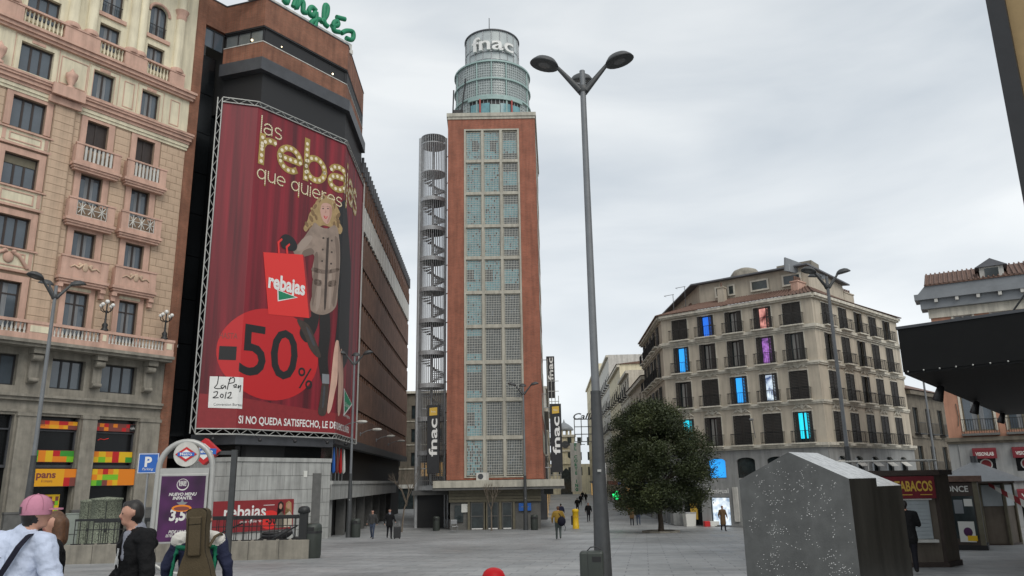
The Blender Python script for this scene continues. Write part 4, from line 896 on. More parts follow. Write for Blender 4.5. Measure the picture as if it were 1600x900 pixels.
# ------------------------------------------------------------------ rooftop sign in green script
RS = Thing('rooftop_sign', 'green script rooftop sign on a white box above the brick parapet', 'sign', (Q2.x,Q2.y,34.33), azrot(36))
f = MB(); f.box(-7.6, 8.3, .5, 1.3, 34.34, 34.9); RS.part(f, 'support', 'offwhite')
f = MB(); f.box(7.2, 8.3, .35, 1.35, 34.0, 34.335); RS.part(f, 'bracket', 'offwhite')
LS = {'E':[(.7,1.4),(.3,1.5),(.2,1.15),(.5,.95),(.15,.6),(.2,.1),(.7,.2)], 'l':[(0,.15),(.35,.8),(.4,1.45),(.2,1.4),(.2,.3),(.5,.1)], 'C':[(.8,1.2),(.5,1.5),(.15,1.0),(.15,.4),(.5,.05),(.9,.4)], 'o':[(.15,.35),(.3,.8),(.6,.6),(.5,.1),(.2,.1),(.15,.4),(.5,.75),(.8,.6)], 'r':[(.0,.15),(.3,.85),(.5,.65),(.5,.15),(.8,.2)], 't':[(.3,1.35),(.3,.2),(.6,.1)], 'e':[(0,.3),(.45,.6),(.4,.85),(.15,.6),(.2,.1),(.6,.2)],
      'I':[(.1,.2),(.35,.1),(.45,.8),(.5,1.5)], 'n':[(.05,.1),(.25,.85),(.25,.1),(.5,.8),(.7,.7),(.72,.15),(.95,.2)], 'g':[(.6,.7),(.3,.8),(.1,.4),(.35,.2),(.6,.6),(.6,-.3),(.35,-.5),(.35,-.2),(.9,.3)], 's':[(.0,.2),(.4,.6),(.85,.75),(.9,.35),(.7,.1),(.35,.05)]}
x = -6.9
for ch in 'El Corte Ingles':
    if ch == ' ': x += .5; continue
    P_ = LS[ch]; sx = 1.32; P2 = []
    for i in range(len(P_)-1):
        p0, p1, p2, p3 = (Vector(P_[max(0,min(len(P_)-1,i+k-1))]) for k in range(4))
        for j in range(5): t = j/5; P2.append(.5*((2*p1)+(p2-p0)*t+(2*p0-5*p1+4*p2-p3)*t*t+(3*p1-p0-3*p2+p3)*t**3))
    P2.append(Vector(P_[-1])); f = MB(); f.tube([(x+p.x*sx, .42, 35.05+p.y*1.2) for p in P2], .19, 8); RS.part(f, 'letter', 'green_sign')
    x += {'I':.72,'n':1.0,'g':1.0,'E':.9,'C':1.0,'s':1.1}.get(ch,.75)*sx
    if ch == 'e' and x > 4: f = MB(); f.tube([(x-.55,.42,36.4),(x+.3,.42,36.65)], .19, 8); RS.part(f, 'accent', 'green_sign')
# ------------------------------------------------------------------ flags on the store canopy, street lamps on the store side
for k, (cx, mt_, lb) in enumerate((('0','blue_sign','furled blue flag'),('1','maroon','furled dark maroon flag'),('2','red','furled red flag'),('3','paper','furled white flag'))):
    yy = 54.3+k*1.15; xx = -12.2-.013*(yy-53)
    t = Thing('flag', f'{lb} hanging from a pole on the store canopy', 'flag', (xx-.35,yy,1.86), 0, 'flags on the store canopy'); f = MB(); f.tube([(0,0,1.86),(0,0,4.2)], .03, 6); t.part(f, 'pole', 'steel')
    f = MB(); f.lathe([(.02,2.35),(.14,2.5),(.12,3.0),(.08,3.6),(.03,4.1)], (.1,0,0), 9, sx=1.0, sy=.6); t.part(f, 'cloth', mt_)
for k, yy in enumerate((56,64.5,74,83)):
    xx = -12.35 if yy < 60 else -12.6-.035*(yy-60.5)
    t = Thing('wall_lamp', ('nearest','second','third','farthest')[k]+' cantilever lamp on the brick store side', 'lamp', (xx+.05,yy,5.6), 0, 'lamps along the store side')
    f = MB(); f.tube([(0,0,5.6),(.5,0,5.85),(1.0,0,5.95)], .035, 6); f.box(-.03,.03,-.1,.1,5.45,5.75); t.part(f, 'arm', 'lamp_grey'); f = MB(); f.ball((1.35,0,5.95), .42, .2, .12); t.part(f, 'head', 'offwhite')

# ================================================================== brick tower with glazed drum
TX0, TX1, TY = -5.62, 2.33, 65.0; TWd = TX1-TX0
TW = Thing('brick_tower', 'tall narrow brick tower with a window grid and glass drum on top', 'tower', ((TX0+TX1)/2,TY,-2.11), 0)
h2 = TWd/2; gx0, gx1 = 1.46-h2, 6.48-h2; gz0, gz1 = 1.95, 32.95
f = MB(); wall(f, -h2, h2, 1.8, 34.2, [(gx0,gx1,gz0,gz1)], .5)
rb, lb_, dep = h2+14*.05, -h2-14*.035, 14.0
f.quad((h2,0,1.8),(rb,dep,1.8),(rb,dep,34.2),(h2,0,34.2)); f.quad((-h2,0,1.8),(-h2,0,34.2),(lb_,dep,34.2),(lb_,dep,1.8)); f.quad((lb_,dep,1.8),(lb_,dep,34.2),(rb,dep,34.2),(rb,dep,1.8)); f.quad((-h2,0,34.2),(h2,0,34.2),(rb,dep,34.2),(lb_,dep,34.2))
TW.part(f, 'wall', 'brick_tower')
f = MB(); f.prism([(-h2-.12,-.14),(h2+.12,-.14),(rb+.15,dep),(lb_-.15,dep)], 34.201, 34.55); f.prism([(-h2-.05,-.07),(h2+.05,-.07),(rb+.08,dep),(lb_-.08,dep)], 33.95, 34.2005); TW.part(f, 'cornice', 'winframe')
for k in range(10):   # bands on the receding right flank
    f = MB(); z = 4+k*3.05; f.quad((h2+.06,.9,z),(rb+.01,dep-.5,z),(rb+.01,dep-.5,z+1.9),(h2+.06,.9,z+1.9)); TW.part(f, 'side_window', 'winframe')
zr = [32.87,29.81,26.7,23.62,20.67,17.55,14.55,11.45,8.29,5.15,1.98]
cw = (gx1-gx0)/3; PATT = ['ttm','ttm','ttm','ttm','ttm','tdd','pdd','pdd','tdd','tdd']
fr = MB(); fr.box(gx0, gx0+.16, -.06, .3, gz0, gz1); fr.box(gx1-.16, gx1, -.06, .3, gz0, gz1)
for k in (1,2): fr.box(gx0+cw*k-.11, gx0+cw*k+.11, -.06, .3, gz0, gz1)
fr.box(gx0+.16, gx1-.16, -.055, .3, gz1-.14, gz1); fr.box(gx0+.16, gx1-.16, -.055, .3, gz0, gz0+.1)
for z in zr[1:-1]: fr.box(gx0+.16, gx1-.16, -.05, .3, z-.13, z+.13)
TW.part(fr, 'window_frame', 'winframe')
rr = random.Random(5); ML = ['teal_glass','dark_pane','glass']
for r in range(10):
    za, zb = zr[r+1]+.14, zr[r]-.15
    for c in range(3):
        xa = gx0+cw*c+(.17 if c == 0 else .12); xb = gx0+cw*(c+1)-(.17 if c == 2 else .12); nx_, nz_ = 10, 13
        dx, dz = (xb-xa)/nx_, (zb-za)/nz_
        fo = MB(); frame_rect(fo, xa+.06, xb-.06, za+.06, zb-.06, .06, .06, .16); wo = TW.part(fo, 'window', 'winframe')
        gr = MB()
        for i in range(1, nx_): gr.box(xa+i*dx-.016, xa+i*dx+.016, .1, .15, za+.06, zb-.06)
        for j in range(1, nz_): gr.box(xa+.06, xb-.06, .104, .146, za+j*dz-.016, za+j*dz+.016)
        TW.part(gr, 'grille', 'grille', wo)
        gl = MB(); p = PATT[r][c]
        for i in range(nx_):
            for j in range(nz_):
                m_ = {'t':0,'d':1,'p':1,'m':1}[p]
                if p == 'm' and 3 <= j <= 8: m_ = 0
                if p == 'p' and (j < 3 or j > 9): m_ = 0
                if p == 't' and r in (4,8) and 4 <= j <= 8 and i < 5: m_ = 1
                if p == 't' and r == 0 and 4 <= j <= 8 and 4 <= i <= 7: m_ = 1
                if p == 't' and r == 9 and rr.random() < .3: m_ = 1
                if rr.random() < .10: m_ = rr.choice((1,2) if m_ == 0 else (1,2,1))
                gl.mi = m_; ty = rr.uniform(-.006,.006); tz = rr.uniform(-.006,.006)
                gl.quad((xa+i*dx,.125+ty,za+j*dz),(xa+(i+1)*dx,.125-ty,za+j*dz),(xa+(i+1)*dx,.125-ty+tz,za+(j+1)*dz),(xa+i*dx,.125+ty+tz,za+(j+1)*dz))
        gl.mi = 0; TW.part(gl, 'glass_blocks', ML, wo)
bk = MB(); bk.box(gx0, gx1, .35, .4, gz0, gz1); TW.part(bk, 'backing', 'black')
# drum on the roof
dc = (-.0+.04, 3.9); R1, R2 = 3.62, 2.62
def ring(name, r, z, h, mt, th=.12): f = MB(); f.lathe([(r-.2,z),(r+th,z),(r+th,z+h),(r-.2,z+h)], (dc[0],dc[1],0), 48, False); return TW.part(f, name, mt)
f = MB(); f.lathe([(R1-.08,34.55),(R1-.08,40.05)], (dc[0],dc[1],0), 56); drum = TW.part(f, 'drum', 'blockglass')
for z in (36.4, 38.2, 40.0): ring('drum_ring', R1, z, .16, 'teal_metal')
def glass_grid(name, r, z0, z1, n, nz_, mt):
    f = MB()
    for k in range(n): a = 2*math.pi*k/n; f.box(-.022,.022,-.03,.03,z0,z1); f.v[-8:] = [(dc[0]+(r+y)*math.cos(a)-x*math.sin(a), dc[1]+(r+y)*math.sin(a)+x*math.cos(a), z) for x,y,z in f.v[-8:]]
    for j in range(nz_+1): z = z0+(z1-z0)*j/nz_; f.lathe([(r-.02,z-.02),(r+.02,z-.02),(r+.02,z+.02),(r-.02,z+.02)], (dc[0],dc[1],0), 56, False)
    o = TW.part(f, name, mt, drum); o['kind'] = 'stuff'
glass_grid('bars', R1-.05, 38.4, 39.97, 96, 6, 'drum_panel'); glass_grid('bars', R1-.05, 36.58, 38.18, 96, 6, 'drum_panel'); glass_grid('bars', R1-.05, 34.6, 36.38, 60, 5, 'drum_panel')
for k in range(8):
    a = 2*math.pi*(k+.5)/8+math.pi/8*0; f = MB(); f.tube([(dc[0]+R1*math.cos(a),dc[1]+R1*math.sin(a),34.6),(dc[0]+R1*math.cos(a),dc[1]+R1*math.sin(a),40.15)], .08, 6); TW.part(f, 'drum_post', 'teal_metal', drum)
f = MB(); f.tube([(dc[0],dc[1]-R1-.03,36.5),(dc[0],dc[1]-R1-.03,40.15)], .07, 6); TW.part(f, 'drum_post', 'teal_metal', drum)
# loggia opening at the foot of the drum
f = MB(); f.lathe([(R1-.02,34.56),(R1-.02,36.1)], (dc[0],dc[1],0), 24, a0=rad(235), a1=rad(318)); TW.part(f, 'loggia_opening', 'black')
for a0, a1 in ((237,252),(254,267),(283,299),(301,316)): f = MB(); f.lathe([(R1+.02,34.75),(R1+.02,35.75)], (dc[0],dc[1],0), 6, a0=rad(a0), a1=rad(a1)); TW.part(f, 'loggia_window', 'teal_glass')
f = MB(); f.lathe([(R1-.1,36.1),(R1+.14,36.1),(R1+.14,36.38),(R1-.1,36.38)], (dc[0],dc[1],0), 20, False, rad(233), rad(320)); TW.part(f, 'loggia_lintel', 'teal_metal')
f = MB(); f.lathe([(R1+.04,34.56),(R1+.04,35.6)], (dc[0],dc[1],0), 6, a0=rad(268), a1=rad(282)); TW.part(f, 'loggia_pier', 'teal_metal')
for a in (253,300): f = MB(); q = (dc[0]+(R1+.1)*math.cos(rad(a)),dc[1]+(R1+.1)*math.sin(rad(a))); f.tube([(*q,34.56),(*q,36.15)], .09, 8); TW.part(f, 'loggia_post', 'red_post')
f = MB(); f.prism([(dc[0]+R1*math.cos(2*math.pi*k/40),dc[1]+R1*math.sin(2*math.pi*k/40)) for k in range(40)], 40.05, 40.15); TW.part(f, 'drum_roof', 'teal_metal')
f = MB(); f.lathe([(R2,40.15),(R2,43.95)], (dc[0],dc[1],0), 48); f.lathe([(R2-.06,43.95),(R2-.06,40.15)], (dc[0],dc[1],0), 48); top = TW.part(f, 'lantern', 'drum_panel')
for k in range(20): a = 2*math.pi*k/20; q = (dc[0]+(R2+.03)*math.cos(a),dc[1]+(R2+.03)*math.sin(a)); f = MB(); f.tube([(*q,40.15),(*q,44.0)], .035, 5); TW.part(f, 'lantern_post', 'steel', top)
for z in (40.9,42.2): f = MB(); f.lathe([(R2,z),(R2+.05,z),(R2+.05,z+.05),(R2,z+.05)], (dc[0],dc[1],0), 40, False); TW.part(f, 'lantern_ring', 'steel', top)
f = MB(); f.lathe([(R2-.1,43.95),(R2+.12,43.95),(R2+.12,44.07),(R2-.1,44.07)], (dc[0],dc[1],0), 48, False); TW.part(f, 'lantern_rim', 'metal_dark', top)
f = MB(); f.tube([(dc[0]-.25,dc[1],40.1),(dc[0]-.25,dc[1],47.0)], [.09,.05], 6); TW.part(f, 'mast', 'lamp_grey')
f = MB(); f.tube([(-3.6,.7,34.6),(-3.5,.5,37.2)], .07, 6); TW.part(f, 'strut', 'black_metal'); f = MB(); f.tube([(-2.8,.35,34.6),(-2.35,.15,38.2)], .08, 6); f.box(-3.5,-2.6,.3,.6,34.56,35.1); TW.part(f, 'strut', 'black_metal')
# curved letters round the lantern
def ringtext(word, amid, rr_, z0, h, th, mt, tot):
    p, fs = text_pts(word, .012); mn = min(a for a,b in p); mx = max(a for a,b in p)
    xs_ = []
    for ch_i in range(len(word)): pass
    comp = {}
    par_ = list(range(len(p)))
    def find(i):
        while par_[i] != i: i = par_[i]
        return i
    for fc in fs:
        for i in fc[1:]: par_[find(i)] = find(fc[0])
    for fc in fs: comp.setdefault(find(fc[0]), []).append(fc)
    for fcs in comp.values():
        f = MB(); g_ = MB(); g_.add([(a,0,b) for a,b in p], fcs)
        used = sorted({i for fc in fcs for i in fc}); mp_ = {i:k for k,i in enumerate(used)}; vs = []
        for d in (th, 0):
            for i in used:
                x_ = (p[i][0]-(mn+mx)/2)/(mx-mn)*tot; a = amid+x_/rr_; vs.append((dc[0]+(rr_+d)*math.sin(a), dc[1]-(rr_+d)*math.cos(a), z0+p[i][1]*h))
        n = len(used); F_ = [tuple(mp_[i] for i in fc) for fc in fcs]; ed = {}
        for fc in F_:
            for i in range(len(fc)): ed[(fc[i],fc[(i+1)%len(fc)])] = 1
        f.add(vs, F_+[(a,a+n,b+n,b) for a,b in ed if (b,a) not in ed]); TW.part(f, 'letter', mt, top)
ringtext('fnac', .05, R2+.12, 41.75, 1.42, .22, 'white', 4.1)
f = MB(); f.lathe([(R2+.06,41.66),(R2+.12,41.66),(R2+.12,41.73),(R2+.06,41.73)], (dc[0],dc[1],0), 16, False, rad(218), rad(325)); TW.part(f, 'letter_rail', 'steel', top)
# base: canopy, ribbed fascia, grey shutters and doors
f = MB(); f.prism([(-h2-1.0,-1.1),(h2+1.6,-1.1),(h2+1.9,6),(-h2-1.2,6)], 1.2, 1.75); TW.part(f, 'canopy', 'winframe')
f = MB(); f.prism([(-h2-1.05,-1.0),(h2+1.65,-1.0),(h2+1.9,6),(-h2-1.2,6)], 1.0, 1.199); TW.part(f, 'canopy_edge', 'granite_dark')
for k in range(4): f = MB(); f.box(-h2+.2, h2-.25, -.25+.06*k, .3, .76-k*.24, .98-k*.24); TW.part(f, 'fascia_rib', 'olive')
f = MB(); f.box(-h2+.3, h2-.3, .12, dep-1, -2.11, 1.0); f.box(-h2+.3, h2-.3, .06, .119, -2.11, -1.9); TW.part(f, 'ground_floor', 'shutter_grey')
for a, e in ((-2.0,-.95),(-.65,.25),(.55,1.35)):
    f = MB(); f.box(a, e, .02, .119, -2.05, .0); d_ = TW.part(f, 'door', 'dark_pane'); f = MB(); frame_rect(f, a+.06, e-.06, -1.99, -.06, .06, -.03, .019); f.box(a+.06, e-.06, -.02, .019, -1.1, -1.04); TW.part(f, 'door_frame', 'shutter_grey', d_); f = MB(); f.box(a+.08, e-.08, -.05, .0, -2.08, -2.0); TW.part(f, 'threshold', 'white', d_)
for a in (-2.15,-.85,-.75,.4,1.5): f = MB(); f.box(a-.09, a+.09, -.12, .118, -2.11, .02); TW.part(f, 'pier', 'olive')
f = MB(); f.box(-3.3,-2.6,.0,.119,-1.5,-.2); TW.part(f, 'vent_grille', 'dark_pane'); f = MB(); f.box(-2.75,-2.25,-.02,.118,-.75,-.1); TW.part(f, 'notice', 'paper')
f = MB(); f.box(1.9, 2.9, -.06, .118, -.7, -.1); s_ = TW.part(f, 'blue_sign', 'blue_sign'); f = MB(); f.box(2.1,2.7,-.064,-.0605,-.42,-.36); TW.part(f, 'print', 'zinc', s_)
f = MB(); f.box(-1.5,-.5,-.75,-.35,1.751,2.35); ac = TW.part(f, 'air_conditioner', 'offwhite'); f = MB(); f.lathe([(.22,0),(.22,.02)], (0,0,0), 16); f.xf(Matrix.Translation((-1.15,-.76,2.05)) @ Matrix.Rotation(math.pi/2,4,'X')); TW.part(f, 'fan', 'metal_dark', ac)
# ------------------------------------------------------------------ spiral escape stair
scx, scy, SR = -7.35, 69.0, 1.18
SS = Thing('spiral_staircase', 'dark steel spiral escape staircase in a round cage beside the brick tower', 'staircase', (scx,scy,-2.11), 0)
f = MB(); f.tube([(0,0,-2.11),(0,0,33.6)], .1, 8); SS.part(f, 'core_pole', 'stair_grey')
ztop = 33.9
f = MB()
for k in range(40): a = 2*math.pi*k/40; f.tube([(SR*math.cos(a),SR*math.sin(a),1.0),(SR*math.cos(a),SR*math.sin(a),ztop)], .026, 4, False)
for z in [1.0+i*2.92 for i in range(12)]: f.lathe([(SR-.03,z),(SR+.03,z),(SR+.03,z+.07),(SR-.03,z+.07)], (0,0,0), 26, False)
SS.part(f, 'cage', 'stair_grey')
for i in range(10):
    z = 1.0+i*2.92; f = MB(); f.lathe([(SR-.02,z),(SR+.04,z),(SR+.04,z+.38),(SR-.02,z+.38)], (0,0,0), 24, False); f.lathe([(.05,z),(SR,z),(SR,z+.08),(.05,z+.08)], (0,0,0), 12, False, rad(150), rad(330)); SS.part(f, 'landing', 'stair_grey')
    f = MB()
    for j in range(16):
        a = rad(-120+j*20); z2 = z+.18*(j+1); ca, sa = math.cos(a), math.sin(a); cb, sb = math.cos(a+.4), math.sin(a+.4)
        f.add([(.1*ca,.1*sa,z2),(SR*ca,SR*sa,z2),(SR*cb,SR*sb,z2),(.1*cb,.1*sb,z2),(.1*ca,.1*sa,z2+.06),(SR*ca,SR*sa,z2+.06),(SR*cb,SR*sb,z2+.06),(.1*cb,.1*sb,z2+.06)],[(0,3,2,1),(4,5,6,7),(0,1,5,4),(1,2,6,5),(2,3,7,6),(3,0,4,7)])
    SS.part(f, 'treads', 'stair_grey')
for x_, r_ in ((-1.22,.17), (1.22,.11), (1.5,.09)): f = MB(); f.tube([(x_,-.2,-2.11),(x_,-.2,ztop-(0 if x_ < 1.4 else 2.5))], r_, 8); SS.part(f, 'mast', 'stair_grey')
for i in range(12): f = MB(); z = 2.2+i*2.7; f.tube([(1.2,-.2,z),(1.95,-.9,z)], .05, 5); SS.part(f, 'tie', 'lamp_grey')
f = MB(); f.lathe([(SR,ztop),(SR+.03,ztop),(SR+.03,ztop+.05),(SR,ztop+.05)], (0,0,0), 26, False); SS.part(f, 'top_ring', 'lamp_grey')
f = MB(); f.box(-1.5, 1.6, -.9, 1.2, .6, .98); SS.part(f, 'base_slab', 'granite_dark'); f = MB(); f.box(-1.2,1.2,-.3,1.0,-2.11,.6); SS.part(f, 'base', 'black')
# ------------------------------------------------------------------ vertical black banners with a yellow square
def fnac_banner(name, x, y, z0, z1, w_, label, square=True, rot=0):
    t = Thing(name, label, 'banner', (x,y,z0), rot, 'vertical store banners')
    f = MB(); f.box(-w_/2, w_/2, -.12, .12, z0, z1); t.part(f, 'panel', 'black_metal')
    h_ = z1-z0; top_ = z1-.12
    if square:
        sq = w_*.62; f = MB(); f.slab([(-sq/2,z1-.25-sq),(sq/2,z1-.2-sq),(sq/2,z1-.2),(-sq/2,z1-.25)], -.15, -.121); t.part(f, 'yellow_square', 'gold'); f = MB(); text(f, 'fnac', -sq*.3, z1-.3-sq*.5, .16, sq*.6, -.155); t.part(f, 'lettering', 'paper'); top_ = z1-.5-sq
    q = MB(); L_ = min(h_*.55, top_-z0-.3); text(q, 'fnac', 0, 0, w_*.62, L_, 0, bold=.02); f = MB()
    f.add([(-z_+w_*.30, -.13, top_-L_+x_) for x_, y_, z_ in q.v], q.f); t.part(f, 'lettering', 'white')
    f = MB(); f.tube([(-w_/2-.5,.15,z1-.3),(w_/2,.15,z1-.3)], .04, 5); f.tube([(-w_/2-.5,.15,z0+.4),(w_/2,.15,z0+.4)], .04, 5); t.part(f, 'bracket', 'steel')
p = atY(677,690,66.0); fnac_banner('store_banner', p.x, 66.0, atY(677,740,66).z, atY(677,633,66).z, 1.05, 'vertical black banner with yellow square left of the brick tower')
p = atY(869,680,66.0); fnac_banner('store_banner', p.x, 66.0, atY(869,738,66).z, atY(869,631,66).z, .95, 'vertical black banner with yellow square right of the brick tower')
p = atY(860.5,590,72.0); fnac_banner('store_banner', p.x, 72.0, atY(860,622,72).z, atY(860,557,72).z, .75, 'plain narrow vertical black banner higher and farther back beside the tower', False)
# white steel frame with glazing behind the right banners
GF = Thing('steel_frame', 'white steel grid frame attached to the right flank of the tower', 'frame', (3.0,68.5,-2.11), azrot(3))
f = MB()
for i in range(4): f.tube([(0,-.05-i*.3,.9),(0,-.05-i*.3,12.2-i*1.1)], .035, 5)
for k in range(11): z = 1.2+k*.9; f.tube([(0,0,z),(0,-1.0,z)], .03, 5)
o_ = GF.part(f, 'bars', 'aluminium'); f = MB(); f.box(-.25, 3.6, -.25, .55, .5, 1.4); GF.part(f, 'sill_block', 'granite_dark')
# lower wing of the same store behind, along the shopping street
def simple_block(name, label, A, azd, Lw, depth, z0, z1, mt, rows, cols, wz, win_w, win_h, frame_m='shutter_brown', glass_m='dark_pane', cat='building', cor='beige_light', group=None, balcony=False, base=None, seed=0, shops=True, roof=None):
    """a far street building: wall with openings, one window object per opening, cornices, ground-floor shop fronts"""
    t = Thing(name, label, cat, (A[0],A[1],z0), azrot(azd), group); hs = []; r_ = random.Random(seed)
    for j, zz in enumerate(wz):
        for i in range(cols): xc = Lw*(i+.5)/cols; hs.append((xc-win_w/2, xc+win_w/2, zz, zz+win_h))
    f = MB(); wall(f, 0, Lw, z0, z1, hs, .25); f.quad((0,0,z0),(0,0,z1),(0,depth,z1),(0,depth,z0)); f.quad((Lw,0,z0),(Lw,depth,z0),(Lw,depth,z1),(Lw,0,z1)); f.quad((0,depth,z0),(0,depth,z1),(Lw,depth,z1),(Lw,depth,z0)); f.quad((0,0,z1),(Lw,0,z1),(Lw,depth,z1),(0,depth,z1)); t.part(f, 'wall', mt)
    f = MB(); f.box(-.1, Lw+.1, -.4, -.001, z1-.4, z1-.05); t.part(f, 'cornice', cor)
    for zz in wz: f = MB(); f.box(0, Lw, -.1, -.001, zz-.42, zz-.3); t.part(f, 'string_course', cor)
    pr = window_proto(win_w, win_h, 2, frame_m, glass_m)
    for a, b, c, d in hs: t.put(pr, ((a+b)/2, .12, c))
    if balcony:
        bm_ = MB(); bm_.box(-win_w/2-.2, win_w/2+.2, -.5, -.001, -.12, -.02)
        for k in range(9): bm_.tube([(-win_w/2-.18+k*(win_w+.36)/8,-.47,-.02),(-win_w/2-.18+k*(win_w+.36)/8,-.47,.9)], .014, 4, False)
        bm_.box(-win_w/2-.2, win_w/2+.2, -.49, -.45, .9, .94); bme = bm_.mesh('balcony', 'iron')
        for a, b, c, d in hs: t.put([('balcony', bme)], ((a+b)/2, 0, c))
    if shops:
        n = max(2, int(Lw/4.5))
        for i in range(n): a = Lw*i/n+.3; e = Lw*(i+1)/n-.3; f = MB(); f.box(a, e, -.04, .02, z0, z0+2.9); s1 = t.part(f, 'shop_front', r_.choice(('glass_black','dark_pane','shop_glow','glass_black'))); f = MB(); f.box(a, e, -.2, -.041, z0+2.95, z0+3.5); t.part(f, 'shop_sign', r_.choice(('black_metal','maroon','offwhite','blue_sign')), s1)
    if roof:
        f = MB(); f.add([(-.2,-.5,z1),(Lw+.2,-.5,z1),(Lw+.2,depth*.5,z1+roof),(-.2,depth*.5,z1+roof),(-.2,depth,z1),(Lw+.2,depth,z1)],[(0,1,2,3),(3,2,5,4),(0,3,4),(1,5,2)]); t.part(f, 'roof', 'tile')
    return t
G2 = -2.11

# ================================================================== beige corner building with screens in the windows
RBc = Vector((23.07,58,0)); RBA = RBc+azv(-51)*13
RB = Thing('beige_building', 'beige five-storey corner building with brown shutters and blue screens in some windows', 'building', (RBA.x,RBA.y,-2.06), azrot(129))
def shutter_window(w_, h_):
    key = ('sh', w_, h_)
    if key in _WP: return _WP[key]
    f = MB(); frame_rect(f, -w_/2+.05, w_/2-.05, .05, h_-.05, .05, .0, .06); f.box(-.04,.04,.001,.06,.05,h_-.05); pr = [('window', f.mesh('window','wood_dark'))]
    g_ = MB(); g_.box(-w_/2+.05, -.041, .02, .04, .05, h_-.05); g_.box(.041, w_/2-.05, .02, .04, .05, h_-.05); pr.append(('pane', g_.mesh('pane','dark_pane')))
    _WP[key] = pr; return pr
def shutters(w_, h_, state):
    """brown louvred shutters folded against the reveal; state 'open' leaves the middle free, 'shut' closes it"""
    key = ('s', w_, h_, state)
    if key in _WP: return _WP[key]
    f = MB(); sw = w_*.27 if state == 'open' else w_*.5-.01
    for sg in (-1,1):
        a, b = (-w_/2-.03, -w_/2+sw) if sg < 0 else (w_/2-sw, w_/2+.03)
        frame_rect(f, a+.05, b-.05, .05, h_-.05, .05, -.09, -.03); n = int(h_/.12)
        for k in range(n): z = .06+k*(h_-.12)/n; f.add([(a+.05,-.08,z),(b-.05,-.08,z),(b-.05,-.04,z+.09),(a+.05,-.04,z+.09)],[(0,1,2,3)])
    pr = [('shutters', f.mesh('shutters','shutter_brown'))]; _WP[key] = pr; return pr
def balcony_proto(w_):
    key = ('b', w_)
    if key in _WP: return _WP[key]
    f = MB(); f.box(-w_/2-.22, w_/2+.22, -.5, -.0, -.1, .0); pr0 = f.mesh('balcony','beige_light'); f = MB()
    n = 12
    for k in range(n+1): x_ = -w_/2-.2+k*(w_+.4)/n; f.tube([(x_,-.47,0),(x_,-.47,.85)], .013, 4, False)
    for sg in (-1,1):
        for k in range(3): f.tube([(sg*(w_/2+.2),-.47+k*.15,0),(sg*(w_/2+.2),-.47+k*.15,.85)], .013, 4, False)
        f.tube([(sg*(w_/2+.2),-.47,.86),(sg*(w_/2+.2),-.02,.86)], .02, 4)
    f.tube([(-w_/2-.2,-.47,.86),(w_/2+.2,-.47,.86)], .022, 4); f.tube([(-w_/2-.2,-.47,.1),(w_/2+.2,-.47,.1)], .016, 4)
    pr = [('balcony', pr0), ('railing', f.mesh('railing','iron'))]; _WP[key] = pr; return pr
lc = [1.75,4.15,6.6,9.05,11.4]; rowsL = [(4.1,6.4),(7.3,9.5),(10.25,12.45),(13.05,14.85)]
rc = [2.1,5.0,7.9,10.7,13.6]; ww = 1.35
def facade(x0, x1, cols, off_y, make):
    hs = [(c-ww/2, c+ww/2, a, b) for c in cols for a, b in rowsL]
    return hs
hsL = [(c-ww/2, c+ww/2, a, b) for c in lc for a, b in rowsL]; mzL = [(c-.75, c+.75, 1.6, 3.15) for c in lc]; gfL = [(1.0,2.6,-2.06,.15),(3.35,5.0,-2.06,.15),(5.9,7.4,-2.06,.15),(8.3,9.8,-2.06,.15),(10.7,12.2,-2.06,.15)]
f = MB(); wall(f, 0, 13, 3.95, 15.3, hsL, .3); RBw = RB.part(f, 'wall', 'beige')
f = MB(); wall(f, 0, 13, -2.06, 3.95, mzL+gfL, .35, -.02); RBb = RB.part(f, 'wall', 'grey_base', label='grey ground floor wall')
# the right wing shares the corner; its frame is rotated
RBr = Matrix.Translation((13,0,0)) @ Matrix.Rotation(azrot(47)-azrot(129), 4, 'Z')
hsR = [(c-ww/2, c+ww/2, a, b) for c in rc for a, b in rowsL]; mzR = [(c-.7, c+.7, 1.6, 3.1) for c in rc]; gfR = [(1.5,4.0,-2.06,.3),(5.2,8.4,-2.06,.3),(9.6,13,-2.06,.3)]
RLEN = 16.2
f = MB(); wall(f, 0, RLEN, 3.95, 15.3, hsR, .3); f.quad((RLEN,0,3.95),(RLEN,10,3.95),(RLEN,10,15.3),(RLEN,0,15.3)); f.xf(RBr); RB.part(f, 'wall', 'beige')
f = MB(); wall(f, 0, RLEN, -2.06, 3.95, mzR+gfR, .35, -.02); f.xf(RBr); RB.part(f, 'wall', 'grey_base', label='grey ground floor wall')
# left return along the shopping street
LRM = Matrix.Rotation(azrot(182.7)-azrot(129), 4, 'Z') @ Matrix.Translation((-14,0,0))
lrc = [1.5,4.0,6.5,9.0,11.5]
hsX = [(c-ww/2, c+ww/2, a, b) for c in lrc for a, b in rowsL]
f = MB(); wall(f, 0, 14, 3.95, 15.3, hsX, .3); f.xf(LRM); RB.part(f, 'wall', 'beige'); f = MB(); wall(f, 0, 14, -2.06, 3.95, [(c-.9,c+.9,-2.06,.6) for c in lrc], .35, -.02); f.xf(LRM); RB.part(f, 'wall', 'grey_base')
def rbput(pr, x, y, z, M, rot): 
    p = M @ Vector((x,y,0)); return RB.put(pr, (p.x,p.y,z), rot)
I4 = Matrix.Identity(4); rotR = azrot(47)-azrot(129); rotL = azrot(182.7)-azrot(129)
lit = {(3,1):'screen_blue',(3,3):'screen_photo_red',(2,0):'screen_sky',(2,3):'screen_photo_violet',(1,2):'screen_sky',(1,3):'screen_photo_ice',(0,0):'screen_cyan',(0,4):'screen_cyan'}
shut = {(3,0),(3,4),(1,1),(1,4),(0,2),(0,3)}
rr = random.Random(3)
